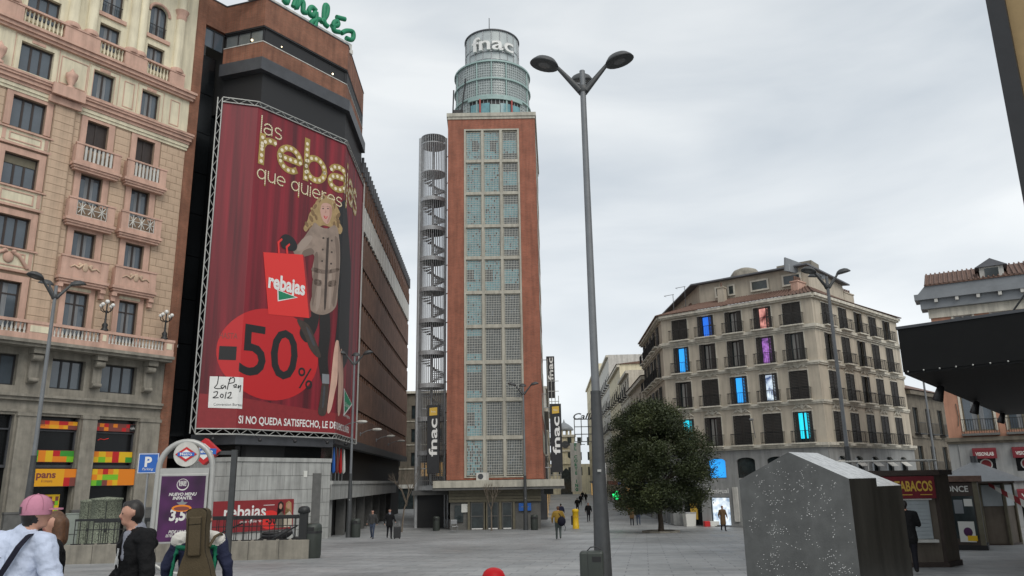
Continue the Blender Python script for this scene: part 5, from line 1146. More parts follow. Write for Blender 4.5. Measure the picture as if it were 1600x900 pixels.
def crest(M, c, z):
    f = MB(); f.ball((c,-.04,z), .16, .06, .2, 8, 6)
    for sg in (-1,1): f.tube([(c+sg*.1,-.04,z-.05),(c+sg*.35,-.05,z+.12),(c+sg*.6,-.04,z-.08),(c+sg*.75,-.03,z-.18)], [.07,.08,.06,.03], 6); f.ball((c+sg*.42,-.05,z-.05), .1, .05, .08, 8, 6)
    f.xf(M); RB.part(f, 'carved_crest', 'beige_light')
for M, rot, cols, nm in ((I4,0,lc,'L'),(RBr,rotR,rc,'R'),(LRM,rotL,lrc,'X')):
    for j, (a, b) in enumerate(rowsL):
        h_ = b-a
        for i, c in enumerate(cols):
            rbput(shutter_window(ww, round(h_,2)), c, .22, a, M, rot)
            st = 'shut' if (nm == 'L' and (j,i) in shut) or (nm != 'L' and rr.random() < .7) else 'open'
            rbput(shutters(ww, round(h_,2), st), c, -.005, a, M, rot); rbput(balcony_proto(ww), c, 0, a, M, rot)
            key = (j,i)
            if nm == 'L' and key in lit:
                wsc = ww*.42; f = MB()
                if key == (0,4): f.box(c-.36,c-.06,.12,.16,a+.3,b-.1); f.box(c+.08,c+.38,.12,.16,a+.3,b-.1)
                else: f.box(c-wsc/2, c+wsc/2+.12, .1, .16, a+.12, b-.1)
                RB.part(f, 'screen', lit[key])
            elif nm == 'L' and st == 'open':
                f = MB(); f.box(c-.27, c-.06, .225, .235, a+.14, b-.12); f.box(c+.06, c+.25, .225, .235, a+.14, b-.12); RB.part(f, 'curtain', 'curtain')
            if nm != 'X':
                f = MB(); frame_rect(f, c-ww/2, c+ww/2, a, b, .1, -.04, -.0005, False); f.xf(M); RB.part(f, 'window_surround', 'beige_light')
                if j < 3: crest(M, c, b+.36)
    L_ = {'L':13,'R':RLEN,'X':14}[nm]
    for z, pr_, h_ in ((3.85,.32,.22),(7.05,.16,.16),(10.0,.18,.16),(12.75,.24,.24),(15.15,.38,.22)):
        f = MB(); e0 = 0 if nm != 'R' else -.15; f.box(e0, L_+(.15 if nm == 'L' else 0), -pr_, -.0206, z, z+h_); f.box(e0, L_+(.1 if nm == 'L' else 0), -pr_*.6, -.0205, z-.12, z-.001); f.xf(M); RB.part(f, 'cornice', 'beige_light')
    if nm != 'X':
        edges = [0]+[c for c in cols]+[L_]
        f = MB(); f.box(.02, L_-.02, -.012, -.0004, 12.5, 12.74); f.xf(M); RB.part(f, 'frieze', 'beige_light')
        for i in range(len(edges)-1):   # rendered panels between the top windows
            a = edges[i]+(.3 if i == 0 else ww/2+.3); e = edges[i+1]-(.3 if i == len(edges)-2 else ww/2+.3)
            if e-a > .2: f = MB(); f.box(a, e, -.02, -.0006, 13.1, 14.95); f.xf(M); RB.part(f, 'panel', 'beige')
# mezzanine windows with arched heads
for M, rot, mz, nm in ((I4,0,mzL,'L'),(RBr,rotR,mzR,'R')):
    for i, (a, b, z0_, z1_) in enumerate(mz):
        f = MB(); f.box(a, b, .2, .24, z0_, z1_); f.xf(M); o = RB.part(f, 'mezzanine_window', 'screen_sky' if (nm == 'L' and i == 1) else 'dark_pane')
        for sg in (-1,1):
            xm = (a+b)/2; hw = (b-a)/2; pts = [(xm+sg*hw, z1_), (xm+sg*hw, z1_-.28)]+[(xm+sg*hw*math.cos(t), z1_-.28+.28*math.sin(t)) for t in [math.pi/2*k/6 for k in range(1,7)]]
            if sg > 0: pts = pts[::-1]
            f = MB(); f.slab(pts, -.02, .19); f.xf(M); RB.part(f, 'spandrel', 'grey_base')
        f = MB(); frame_rect(f, a+.05, b-.05, z0_+.05, z1_-.05, .05, .14, .199); f.xf(M); RB.part(f, 'window_frame', 'black_metal', o)
        if nm == 'R':
            f = MB(); f.add([(a+.05,.1,z1_-.3),(b-.05,.1,z1_-.3),(b-.05,-.45,z0_+.75),(a+.05,-.45,z0_+.75),(a+.05,.12,z1_-.34),(b-.05,.12,z1_-.34),(b-.05,-.43,z0_+.71),(a+.05,-.43,z0_+.71)],[(0,3,2,1),(4,5,6,7),(0,4,7,3),(1,2,6,5),(3,7,6,2)]); f.xf(M); RB.part(f, 'awning', 'offwhite')
f = MB()
for i, (a, b, z0_, z1_) in enumerate(gfL):
    mt_ = {0:'glass_black',1:'screen_shop'}.get(i,'glass_black'); f = MB(); f.box(a, b, .26, .32, z0_, z1_); RB.part(f, 'shop_window', mt_)
    f = MB(); frame_rect(f, a+.06, b-.06, z0_+.06, z1_-.06, .06, .1, .259); RB.part(f, 'shop_frame', 'black_metal')
f = MB(); f.ball((1.8,.18,-.45), .36, .1, .22, 10, 8); f.box(1.5,2.1,.12,.24,-1.6,-.7); RB.part(f, 'yellow_display', 'gold')
for i, (a, b, z0_, z1_) in enumerate(gfR): f = MB(); f.box(a, b, .26, .32, z0_, z1_); f.xf(RBr); RB.part(f, 'shop_window', 'glass_black')
f = MB(); text(f, 'Desigual', 3.25, .45, .36, 1.75, -.06, bold=.02); RB.part(f, 'lettering', 'white'); f = MB(); text(f, 'Desigual', .9, .45, .36, 1.75, -.06, bold=.02); RB.part(f, 'lettering', 'white')
f = MB(); f.box(5.35,5.75,-.14,-.021,-1.7,.9); RB.part(f, 'lit_panel', 'offwhite')
f = MB(); f.tube([(7.6,-.1,4.6),(7.6,-.45,5.9)], .03, 5); f.ball((7.6,-.6,6.0), .16, .3, .1, 8, 6); RB.part(f, 'wall_light', 'lamp_grey')
# roof: tile slope, set-back attic, upper roof, chimneys
pts3 = [LRM @ Vector((0,-.5,0)), Vector((-.3,-.45,0)), Vector((13.25,-.4,0)), RBr @ Vector((RLEN,-.5,0))]
ins = [LRM @ Vector((0,2.4,0)), Vector((2.6,2.2,0)), Vector((12.1,2.3,0)), RBr @ Vector((RLEN,2.2,0))]
f = MB()
for i in range(3): f.quad((pts3[i].x,pts3[i].y,15.38),(pts3[i+1].x,pts3[i+1].y,15.38),(ins[i+1].x,ins[i+1].y,16.5),(ins[i].x,ins[i].y,16.5))
rf = RB.part(f, 'roof', 'tile')
f = MB()
for i in range(3):
    a0_, a1_ = pts3[i], pts3[i+1]; b0_, b1_ = ins[i], ins[i+1]; n = int((a1_-a0_).length/.3)
    for k in range(n+1): t = k/n; p = a0_.lerp(a1_,t); q = b0_.lerp(b1_,t); f.tube([(p.x,p.y,15.41),(q.x,q.y,16.52)], .055, 5, False)
RB.part(f, 'roof_tiles', 'tile', rf)
ai = [LRM @ Vector((0,2.5,0)), Vector((2.7,2.3,0)), Vector((12.2,2.4,0)), RBr @ Vector((RLEN-5,2.3,0))]
f = MB()
for i in range(3): f.quad((ai[i].x,ai[i].y,16.2),(ai[i+1].x,ai[i+1].y,16.2),(ai[i+1].x,ai[i+1].y,18.3),(ai[i].x,ai[i].y,18.3))
p = RBr @ Vector((RLEN-5,9,0)); f.quad((ai[3].x,ai[3].y,16.2),(p.x,p.y,16.2),(p.x,p.y,18.3),(ai[3].x,ai[3].y,18.3)); at = RB.part(f, 'attic', 'beige')
f = MB(); 
ro = [LRM @ Vector((0,1.9,0)), Vector((2.2,1.8,0)), Vector((12.4,1.8,0)), RBr @ Vector((RLEN-4.6,1.8,0))]
ri = [LRM @ Vector((0,5.5,0)), Vector((5,5,0)), Vector((9.5,6,0)), RBr @ Vector((RLEN-6,6,0))]
for i in range(3):
    f.quad((ro[i].x,ro[i].y,18.3),(ro[i+1].x,ro[i+1].y,18.3),(ri[i+1].x,ri[i+1].y,18.75),(ri[i].x,ri[i].y,18.75)); f.quad((ro[i].x,ro[i].y,18.18),(ro[i+1].x,ro[i+1].y,18.18),(ro[i+1].x,ro[i+1].y,18.3),(ro[i].x,ro[i].y,18.3)); f.quad((ro[i].x,ro[i].y,18.18),(ai[i].x,ai[i].y,18.18),(ai[i+1].x,ai[i+1].y,18.18),(ro[i+1].x,ro[i+1].y,18.18))
RB.part(f, 'upper_roof', 'roof_slate')
for (x_, w_) in ((4.6,.5),(5.7,.4),(8.2,1.3),(10.9,1.3)):
    f = MB(); frame_rect(f, x_-w_/2, x_+w_/2, 16.9, 17.6, .14, 2.2, 2.3); fo = RB.part(f, 'attic_window', 'beige_light'); f = MB(); f.box(x_-w_/2, x_+w_/2, 2.24, 2.3, 16.9, 17.6); RB.part(f, 'pane', 'dark_pane', fo)
for x_ in (3.2,4.6): f = MB(); frame_rect(f, x_-.35, x_+.35, 16.9, 17.6, .12, 2.2, 2.3); f.box(x_-.35, x_+.35, 2.24, 2.3, 16.9, 17.6); f.xf(RBr); RB.part(f, 'attic_window', 'beige_light')
def chimney(x_, y_, z_, M, pots=4, w_=.7, h_=1.3, mt='beige'):
    f = MB(); f.box(x_-w_, x_+w_, y_-.3, y_+.3, z_, z_+h_); f.box(x_-w_-.06, x_+w_+.06, y_-.36, y_+.36, z_+h_+.0005, z_+h_+.1); f.xf(M); o = RB.part(f, 'chimney', mt)
    for k in range(pots):
        f = MB(); xx = x_-w_+(k+.5)*2*w_/pots; f.tube([(xx,y_,z_+h_+.1),(xx,y_,z_+h_+.5)], .08, 8); f.xf(M); RB.part(f, 'chimney_pot', 'tile', o)
chimney(5.2, 1.4, 15.8, I4, 1, .28, 1.5); chimney(1.6, 1.7, 15.8, RBr, 5, .7, .95, 'rose'); chimney(12.3, 2.6, 16.0, RBr, 5, 1.0, 1.6); chimney(-1.0, 3.0, 15.6, LRM @ Matrix.Translation((13,0,0)), 4, .5, .8)
f = MB(); f.lathe([(1.35,0),(1.3,.5),(1.0,.9),(.5,1.1),(.01,1.15)], (5.9,5.2,18.6), 20); RB.part(f, 'roof_dome', 'granite')
f = MB(); f.box(9.3, 12.2, 3.6, 5.5, 18.3, 18.95); RB.part(f, 'roof_box', 'granite')
Mi = (Matrix.Translation((RBA.x,RBA.y,0)) @ Matrix.Rotation(azrot(129),4,'Z')).inverted()
hq = [Mi @ p for p in (atY(1227,423,59.8), atY(1289,436,63.2), atY(1289,425,63.2), atY(1227,402,59.8))]; f = MB(); nn = (hq[1]-hq[0]).cross(hq[3]-hq[0]).normalized()*.12
f.add([tuple(p) for p in hq]+[tuple(p-nn) for p in hq], [(0,1,2,3),(7,6,5,4),(0,4,5,1),(1,5,6,2),(2,6,7,3),(3,7,4,0)]); RB.part(f, 'roof_hoarding', 'zinc')
for p in (hq[0].lerp(hq[1],.1), hq[0].lerp(hq[1],.9)): f = MB(); f.tube([(p.x,p.y,18.3),(p.x,p.y,p.z+.05)], .06, 6); RB.part(f, 'hoarding_post', 'steel')
for x_, y_, h_ in ((-.3,3.2,2.4),(1.0,3.0,2.9)):
    f = MB(); f.tube([(x_,y_,15.6),(x_,y_,15.6+h_)], .03, 5); f.tube([(x_-.9,y_,15.6+h_),(x_+.1,y_,15.6+h_)], .025, 5); f.tube([(x_-.8,y_-.2,15.55+h_),(x_-.8,y_+.2,15.55+h_)], .015, 4); RB.part(f, 'antenna', 'lamp_grey')

# ================================================================== shopping street beyond
d27 = azv(2.7); EL = RBA+d27*14       # right side continues
STR = Vector((d27.y,-d27.x,0))
def rightside(k0, L_): return EL+d27*(k0+L_)
spec = [('row_building','brown six-bay street building just beyond the beige corner building',0,16,14.2,'beige',5,[4.0,7.2,10.4],True,1.2),('row_building','narrow pale street building with a stepped top, second beyond the beige building',16,12,17,'beige_light',4,[4.2,7.4,10.6,13.6],True,None),('row_building','cream street building with a white roof storey in the shopping street',28,20,19.5,'cream',6,[4.2,7.6,11.0,14.4],True,.8),('row_building','tall greyish street building near the far end of the shopping street',48,30,24,'offwhite',8,[4.2,7.8,11.4,15,18.6],True,None),('row_building','far pale building closing the right side of the shopping street',78,50,27,'cream',10,[4.5,8.5,12.5,16.5,20.5],False,None)]
for nm, lb, k0, L_, H_, mt_, cols, wz, bal, rf_ in spec:
    A = rightside(k0, L_); simple_block(nm, lb, A, 182.7, L_, 14, G2, G2+H_, mt_, len(wz), cols, [z+G2+.5 for z in wz], 1.15, 2.0, balcony=bal, roof=rf_, seed=int(k0), glass_m='dark_pane', group='buildings on the right of the shopping street', base=None)
# left side of the shopping street behind the tower
LL = Vector((3.1,79.5,0))
for nm, lb, k0, L_, H_, mt_, cols, wz in (('street_building','dark low street building directly behind the brick tower',0,30,11,'metal_dark',6,[3.6,6.6]),('street_building','pale street building on the left behind the vertical banners',32,45,17,'offwhite',10,[4.2,7.6,11,14]),('street_building','white street building beside the vertical green-lettered sign',80,60,21,'cream',12,[4.5,8,11.5,15,18])):
    A = LL+d27*k0; simple_block(nm, lb, A, 2.7, L_, 7, G2, G2+H_, mt_, len(wz), cols, [z+G2 for z in wz], 1.3, 2.0, seed=int(k0)+9, group='buildings on the left of the shopping street')
# white church-like building with clock tower at the end
ce = atY(886,760,215)
CH = Thing('clock_tower_building', 'white building with a clock tower and slate cupola at the end of the street', 'building', (ce.x,215,G2), 0)
zz = lambda y: atY(886,y,215).z
f = MB(); f.box(-16, 10, 2, 14, G2, zz(725)); hs = []
CH.part(f, 'wall', 'cream'); f = MB(); f.slab([(-3.5,zz(725)),(3.5,zz(725)),(0,zz(712))], 1.6, 3); CH.part(f, 'pediment', 'cream')
for i in range(9):
    for j in range(3): f = MB(); x_ = -15+i*2.7; z_ = G2+5+j*4.0; f.box(x_-.55, x_+.55, 1.9, 2.05, z_, z_+2.2); CH.part(f, 'window', 'dark_pane')
f = MB(); f.slab([(-1.6,G2),(1.6,G2),(1.6,G2+5.5),(0,G2+7),(-1.6,G2+5.5)], 1.85, 2.02); CH.part(f, 'arched_door', 'dark_pane')
f = MB(); f.box(-2.6, 2.6, 2.2, 7.4, zz(725), zz(682)); tw = CH.part(f, 'clock_stage', 'cream'); f = MB(); f.box(-3.0,3.0,1.8,7.8,zz(682),zz(682)+.6); f.box(-2.9,2.9,1.9,7.7,zz(704)-.2,zz(704)+.2); CH.part(f, 'stage_cornice', 'beige_light', tw)
f = MB(); f.box(-1.3,1.3,2.0,2.19,zz(700),zz(688)); CH.part(f, 'clock_face', 'beige', tw); f = MB(); f.lathe([(1.0,0),(1.0,.1)], (0,0,0), 16); f.xf(Matrix.Translation((0,1.98,zz(694))) @ Matrix.Rotation(math.pi/2,4,'X')); CH.part(f, 'clock_dial', 'metal_dark', tw)
for a in range(8): f = MB(); q = (1.9*math.cos(a*math.pi/4+.39),4.8+1.9*math.sin(a*math.pi/4+.39)); f.tube([(*q,zz(682)+.6),(*q,zz(671))], .28, 6); CH.part(f, 'lantern_column', 'cream', tw)
f = MB(); f.lathe([(2.6,zz(671)),(2.7,zz(670)),(2.3,zz(666)),(1.2,zz(661)),(.4,zz(658.5)),(.25,zz(657)),(.05,zz(653))], (0,4.8,0), 16); CH.part(f, 'cupola', 'zinc', tw)
# vertical letters sign and other hanging signs
def vsign(name, label, px, y0, y1, Y, w_, board, letters, lm, horizontal=False, cat='sign'):
    p = atY(px, (y0+y1)/2, Y); z1 = atY(px,y0,Y).z; z0_ = atY(px,y1,Y).z; t = Thing(name, label, cat, (p.x,Y,z0_), 0)
    f = MB(); f.box(-w_/2, w_/2, -.15, .15, z0_, z1); t.part(f, 'board', board)
    f = MB(); f.tube([(-w_/2-.8,.2,z1-.3),(w_/2+.9,.2,z1-.3)], .06, 5); t.part(f, 'bracket', 'metal_dark')
    n = len(letters); st = (z1-z0_)/n
    for k, ch in enumerate(letters):
        if ch == ' ': continue
        f = MB(); text(f, ch, 0, z1-(k+.85)*st, st*.72, None, -.16, align='C', bold=.05); t.part(f, 'letter', lm)
vsign('vertical_sign', 'tall white vertical sign with green letters far down the street', 900, 692, 768, 150, 2.0, 'offwhite', 'EL CORTE ING', 'green_sign')
p = atY(951.5,723,58); t = Thing('vertical_sign', 'white vertical sign with dark letters hanging beside the front lamp post', 'sign', (p.x,62,atY(951,755,62).z), 0)
f = MB(); w_ = .42; z0_, z1_ = atY(951,762,62).z, atY(951,722,62).z; f.box(-w_/2, w_/2, -.1, .1, z0_, z1_); t.part(f, 'board', 'white'); f = MB(); f.tube([(-.3,0,z1_+.05),(3.0,3.6,z1_+.05)], .04, 5); t.part(f, 'bracket', 'metal_dark')
q = MB(); text(q, 'foot locker', 0, 0, .26, (z1_-z0_)*.9, 0, bold=.02); f = MB(); f.add([(-.11+z__, -.11, z1_-.1-x__) for x__,y__,z__ in q.v], [fc[::-1] for fc in q.f]); t.part(f, 'lettering', 'black')
p = atY(963.5,774,63); t = Thing('pharmacy_cross', 'glowing green pharmacy cross on the shop front behind the tree', 'sign', (p.x,63,p.z), 0)
f = MB(); f.box(-.12,.12,-.06,.06,p.z-.32,p.z+.32); f.box(-.32,-.121,-.06,.06,p.z-.12,p.z+.12); f.box(.121,.32,-.06,.06,p.z-.12,p.z+.12); t.part(f, 'cross', 'cross_green'); f = MB(); f.tube([(0,.05,p.z+.3),(0,.05,p.z+.6),(2.6,3.2,p.z+.6)], .03, 5); t.part(f, 'bracket', 'metal_dark')
p = atY(979,775,64); t = Thing('lit_shop_sign', 'small lit yellow shop sign beside the green cross', 'sign', (p.x,64,p.z), 0); f = MB(); f.box(-.38,.38,-.08,.08,p.z-.22,p.z+.22); t.part(f, 'box', 'shop_glow'); f = MB(); f.tube([(0,0,p.z+.2),(0,0,p.z+.5),(1.8,2.4,p.z+.5)], .03, 5); t.part(f, 'bracket', 'metal_dark')
# roof sign far down the street
p = atY(919,665,170); t = Thing('roof_sign_frame', 'openwork roof sign frame on the far street roofs', 'sign', (p.x,170,atY(919,690,170).z), 0); f = MB(); z0_, z1_ = atY(919,690,170).z, atY(919,655,170).z
for k in range(5): f.tube([(-3+k*1.5,0,z0_),(-3+k*1.5,0,z1_)], .09, 4)
for k in range(4): f.tube([(-3,0,z0_+(z1_-z0_)*k/3),(3,0,z0_+(z1_-z0_)*k/3)], .09, 4)
t.part(f, 'frame', 'lamp_grey'); f = MB(); text(f, 'Callao', -3.2, z1_, 1.3, 6, -.1, bold=.02, shear=.3); t.part(f, 'lettering', 'metal_dark')
# dark side street between store and tower
simple_block('side_street_building', 'dark block closing the side street left of the spiral staircase', (-19.5,118), 92, 19, 8, G2, 15.2, 'old_grey', 4, 6, [4,7.5,11], 1.6, 2.0, seed=4)
simple_block('side_street_building', 'low dark building with amber-lit shops behind the spiral staircase', (-10.5,84), 88, 5.2, 6, G2, 5.0, 'kiosk_dark', 1, 3, [2.2], 1.0, 1.6, seed=2, glass_m='shop_glow')

# ================================================================== old grey building and pink building at the right
simple_block('grey_building', 'narrow soot-grey building between the beige corner building and the pink building', (34.95,69.05), 47, 9, 8, G2, 9.0, 'old_grey', 3, 3, [-.2+2.0,5.2], 1.2, 2.3, cor='old_grey', balcony=True, seed=6, roof=1.6)
VBu = azv(121); VB = Thing('pink_building', 'pink building with slate cornice, dormer and dark red shop awnings', 'building', (29.0,52.5,-1.9), azrot(121))
vw = [(1.0,2.75),(3.5,5.2),(6.2,7.9)]; VL = 11.0
hv = [(a,b,4.35,7.0) for a,b in vw]+[(a,b,8.0,10.3) for a,b in vw]+[(1.35,2.45,11.15,12.15),(3.6,4.75,11.15,12.15),(6.5,7.6,11.15,12.15)]
f = MB(); wall(f, 0, VL, 3.8, 12.7, hv, .3); f.quad((0,0,3.8),(0,0,12.7),(0,10,12.7),(0,10,3.8)); VB.part(f, 'wall', 'pink_wall')
hg = [(1.35,2.45,1.75,3.2),(3.55,4.75,1.75,3.2),(6.2,7.4,1.75,3.2),(3.45,5.5,-1.9,.6),(6.2,8.4,-1.9,.6)]
f = MB(); wall(f, -.1, VL, -1.9, 3.8, hg, .35, -.03); f.quad((-.1,-.03,-1.9),(-.1,-.03,3.8),(-.1,10,3.8),(-.1,10,-1.9)); VB.part(f, 'wall', 'grey_base', label='grey stone ground floor')
f = MB(); f.box(-.25, VL, -.3, -.031, 3.7, 3.95); f.box(-.15, VL, -.16, -.0312, 3.55, 3.699); VB.part(f, 'ledge', 'old_grey')
f = MB(); f.box(-.15, VL, -.14, -.0311, 1.05, 1.22); VB.part(f, 'string_course', 'grey_base')
f = MB(); f.box(-.1, VL, -.12, -.001, 12.1, 12.72); VB.part(f, 'frieze', 'beige_light')
f = MB(); f.slab([(-.8,13.35),(VL,13.35),(VL,13.75),(-.8,13.75)], -.75, 1); f.slab([(-.5,12.73),(VL,12.73),(VL,13.349),(-.5,13.349)], -.45, 1); f.slab([(-.6,13.751),(VL,13.751),(VL,14.3),(-.1,14.3)], -.5, 1.2); VB.part(f, 'cornice', 'zinc')
f = MB(); f.add([(-.1,-.6,14.3),(VL,-.6,14.3),(VL,3.5,16.0),(-.1,3.5,16.0)],[(0,1,2,3)]); f.box(-.1,VL,-.6,-.45,14.301,14.4); rf = VB.part(f, 'roof', 'tile'); f = MB()
for k in range(38): f.tube([(k*.29,-.62,14.36),(k*.29,3.4,16.03)], .06, 5, False)
VB.part(f, 'roof_tiles', 'tile', rf)
for k in range(9): f = MB(); f.box(.4+k*1.25,.6+k*1.25,-.7,-.46,13.1,13.34); VB.part(f, 'modillion', 'offwhite')
for x_ in (4.0,8.2):
    f = MB(); f.box(x_-.7, x_+.7, -.1, 2.0, 14.4, 15.2); d_ = VB.part(f, 'dormer', 'offwhite'); f = MB(); f.slab([(x_-.95,15.2),(x_+.95,15.2),(x_,15.75)], -.3, 2.2); VB.part(f, 'dormer_roof', 'roof_slate', d_); f = MB(); f.box(x_-.4,x_+.4,-.14,-.101,14.45,15.1); VB.part(f, 'pane', 'dark_pane', d_)
for a, b, c, d in hv:
    VB.put(window_proto(b-a, round(d-c,2), 2, 'olive' if c < 11 else 'offwhite', 'glass'), ((a+b)/2, .15, c))
    f = MB(); frame_rect(f, a, b, c, d, .14, -.05, -.001, c > 11); VB.part(f, 'window_surround', 'beige_light')
    if c < 11:
        f = MB(); f.box(a-.2,b+.2,-.45,-.002,c-.3,c-.16); bo = VB.part(f, 'balcony', 'granite_dark'); f = MB()
        for k in range(16): xx = a-.18+k*(b-a+.36)/15; f.tube([(xx,-.42,c-.16),(xx,-.42,c+.75)], .014, 4, False)
        f.tube([(a-.18,-.42,c+.75),(b+.18,-.42,c+.75)], .02, 4); VB.part(f, 'railing', 'iron', bo)
for k, (a, b, c, d) in enumerate(hg):
    f = MB(); f.box(a, b, .2, .26, c, d); w_ = VB.part(f, 'shop_window', 'glass_black')
    zt = d+.05; f = MB(); f.add([(a-.12,-.05,zt),(b+.12,-.05,zt),(b+.12,-.45,zt-.12),(a-.12,-.45,zt-.12),(a-.12,-.45,zt-.68),(b+.12,-.45,zt-.68),(a-.12,-.05,zt-.68),(b+.12,-.05,zt-.68)],[(0,3,2,1),(3,4,5,2),(0,6,4,3),(1,2,5,7)]); aw = VB.part(f, 'awning', 'awning')
    f = MB(); text(f, 'VISIONLAB', (a+b)/2, zt-.5, .22, (b-a)*.92, -.456, align='C', bold=.02); VB.part(f, 'lettering', 'paper', aw)
    if c > 1:
        f = MB(); f.lathe([(.36,0),(.36,.03)], (0,0,0), 20); f.xf(Matrix.Translation(((a+b)/2,.18,c+.45)) @ Matrix.Rotation(math.pi/2,4,'X')); VB.part(f, 'round_print', 'paper', w_); f = MB(); f.lathe([(.29,0),(.29,.03)], (0,0,0), 20); f.xf(Matrix.Translation(((a+b)/2,.165,c+.45)) @ Matrix.Rotation(math.pi/2,4,'X')); VB.part(f, 'round_print', 'sign_red', w_)
f = MB(); f.tube([(.5,-.06,3.5),(.5,-.06,-1.9)], .04, 6); VB.part(f, 'downpipe', 'grey_base')
f = MB(); f.tube([(.7,-.05,6.2),(.75,-.05,5.3),(.65,-.05,4.7)], .025, 5); VB.part(f, 'cable', 'old_grey')

# ================================================================== cinema at the right edge: black marquee and poster wall
MA = atY(1412,585,17.0); mdir, mback = azv(135), azv(38); MZ0 = MA.z; MZ1 = atY(1403,515,17.0).z
k_ = ray(1573,150); kk = k_.x/k_.y; w0 = MA+mback*.9; tt_ = (kk*w0.y-w0.x)/(mdir.x-kk*mdir.y); Wc = w0+mdir*tt_
CN = Thing('cinema_building', 'dark cinema wall with a framed film poster at the right picture edge', 'building', (Wc.x,Wc.y,gz(Wc.y)), azrot(135))
gcn = gz(Wc.y); a_ = azrot(38)-azrot(135)
f = MB(); sv = (16*math.cos(a_), 16*math.sin(a_)); f.prism([(0,0),(11,0),(11+sv[0],sv[1]),(sv[0],sv[1])], gcn-.4, 21); CN.part(f, 'wall', 'old_grey')
f = MB(); frame_rect(f, .35, 7.6, 5.6, 18.6, .35, -.35, -.001); CN.part(f, 'poster_frame', 'black_metal')
f = MB(); f.box(.35, 7.6, -.2, -.002, 5.6, 18.6); po = CN.part(f, 'poster_border', 'tan_board'); f = MB(); f.box(.95, 7.0, -.23, -.201, 6.2, 18.0); CN.part(f, 'poster_picture', 'collage', po)
MQ = Thing('cinema_marquee', 'flat black cinema marquee with small spotlights jutting in from the right edge', 'marquee', (MA.x,MA.y,MZ0), azrot(135))
cb = (math.cos(a_), math.sin(a_)); ML_ = 16.5
def mq(u, v): return (u+cb[0]*v, cb[1]*v)
f = MB(); f.prism([mq(0,0),mq(9,0),mq(9,ML_),mq(0,ML_)], MZ0+.05, MZ1); MQ.part(f, 'fascia_box', 'marquee_black')
f = MB(); f.prism([mq(-.03,-.03),mq(9.03,-.03),mq(9.03,ML_+.03),mq(-.03,ML_+.03)], MZ1+.001, MZ1+.06); MQ.part(f, 'top_edge', 'metal_dark')
f = MB(); f.prism([mq(.02,.02),mq(8.9,.02),mq(8.9,ML_-.1),mq(.02,ML_-.1)], MZ0, MZ0+.049); so_ = MQ.part(f, 'soffit', 'marquee_black')
for k in range(8): u, v = mq(.1+k*.32,-.012); f = MB(); f.ball((u,v,MZ0+.05), .02, n=6, k=4); MQ.part(f, 'rivet', 'aluminium')
for v_ in (2.9,8.5,14.5):
    u, v = mq(.25,v_); f = MB(); f.lathe([(.02,MZ0-.02),(.08,MZ0-.05),(.13,MZ0-.38),(.11,MZ0-.42)], (0,0,0), 10); f.xf(Matrix.Translation((u,v,0)) @ Matrix.Translation((0,0,MZ0)) @ Matrix.Rotation(.35,4,'Y') @ Matrix.Translation((0,0,-MZ0))); MQ.part(f, 'spotlight', 'black_metal')
f = MB(); u, v = mq(2.2,.3); f.tube([(u,v,MZ1+.06),(u+1.2,v+.2,MZ1+1.6)], .02, 5); MQ.part(f, 'stay_cable', 'iron')

# ================================================================== granite monument block with studs
c0 = Vector((5.45,13.0,0)); MO = Thing('granite_block', 'grey house-shaped granite block dotted with small bright studs', 'monument', (c0.x,c0.y,gz(13)), azrot(135))
# local +x runs along az135 from the far-left gable corner; the near corner is x=0; long side goes back along az45
a45 = azrot(45)-azrot(135); cs, sn = math.cos(a45), math.sin(a45)
def mo(g, l, z): return (-g+cs*l, sn*l, z)       # g along the gable to the left, l along the side
GW, LA, LB = 1.98, 1.15, 2.3; zb, zE, zR, zE2, zR2 = gz(13)-.15, 1.6, 2.06, 1.46, 1.90
f = MB()
f.add([mo(GW,0,zb),mo(0,0,zb),mo(0,0,zE),mo(GW/2,0,zR),mo(GW,0,zE)],[(0,1,2,3,4)]); gab = MO.part(f, 'gable_face', 'monument')
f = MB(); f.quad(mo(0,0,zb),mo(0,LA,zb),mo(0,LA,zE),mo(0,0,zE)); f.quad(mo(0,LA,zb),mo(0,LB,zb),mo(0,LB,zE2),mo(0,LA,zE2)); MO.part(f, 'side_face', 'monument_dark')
f = MB(); f.quad(mo(GW,0,zb),mo(GW,0,zE),mo(GW,LA,zE),mo(GW,LA,zb)); f.quad(mo(GW,LA,zb),mo(GW,LA,zE2),mo(GW,LB,zE2),mo(GW,LB,zb)); f.add([mo(0,LB,zb),mo(GW,LB,zb),mo(GW,LB,zE2),mo(GW/2,LB,zR2),mo(0,LB,zE2)],[(0,1,2,3,4)]); f.add([mo(0,LA,zE2),mo(GW/2,LA,zR2),mo(GW,LA,zE2),mo(GW,LA,zE),mo(GW/2,LA,zR),mo(0,LA,zE)],[(0,5,4,1),(1,4,3,2)]); MO.part(f, 'rear_faces', 'monument')
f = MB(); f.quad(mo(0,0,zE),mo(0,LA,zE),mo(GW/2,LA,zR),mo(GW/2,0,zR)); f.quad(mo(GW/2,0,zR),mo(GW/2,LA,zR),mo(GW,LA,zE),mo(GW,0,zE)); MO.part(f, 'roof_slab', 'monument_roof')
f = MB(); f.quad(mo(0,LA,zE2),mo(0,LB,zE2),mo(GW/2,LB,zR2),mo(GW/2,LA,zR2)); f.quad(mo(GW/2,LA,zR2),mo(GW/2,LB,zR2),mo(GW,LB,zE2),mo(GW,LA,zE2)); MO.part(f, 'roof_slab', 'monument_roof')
rs = random.Random(21); f = MB(); n = 0
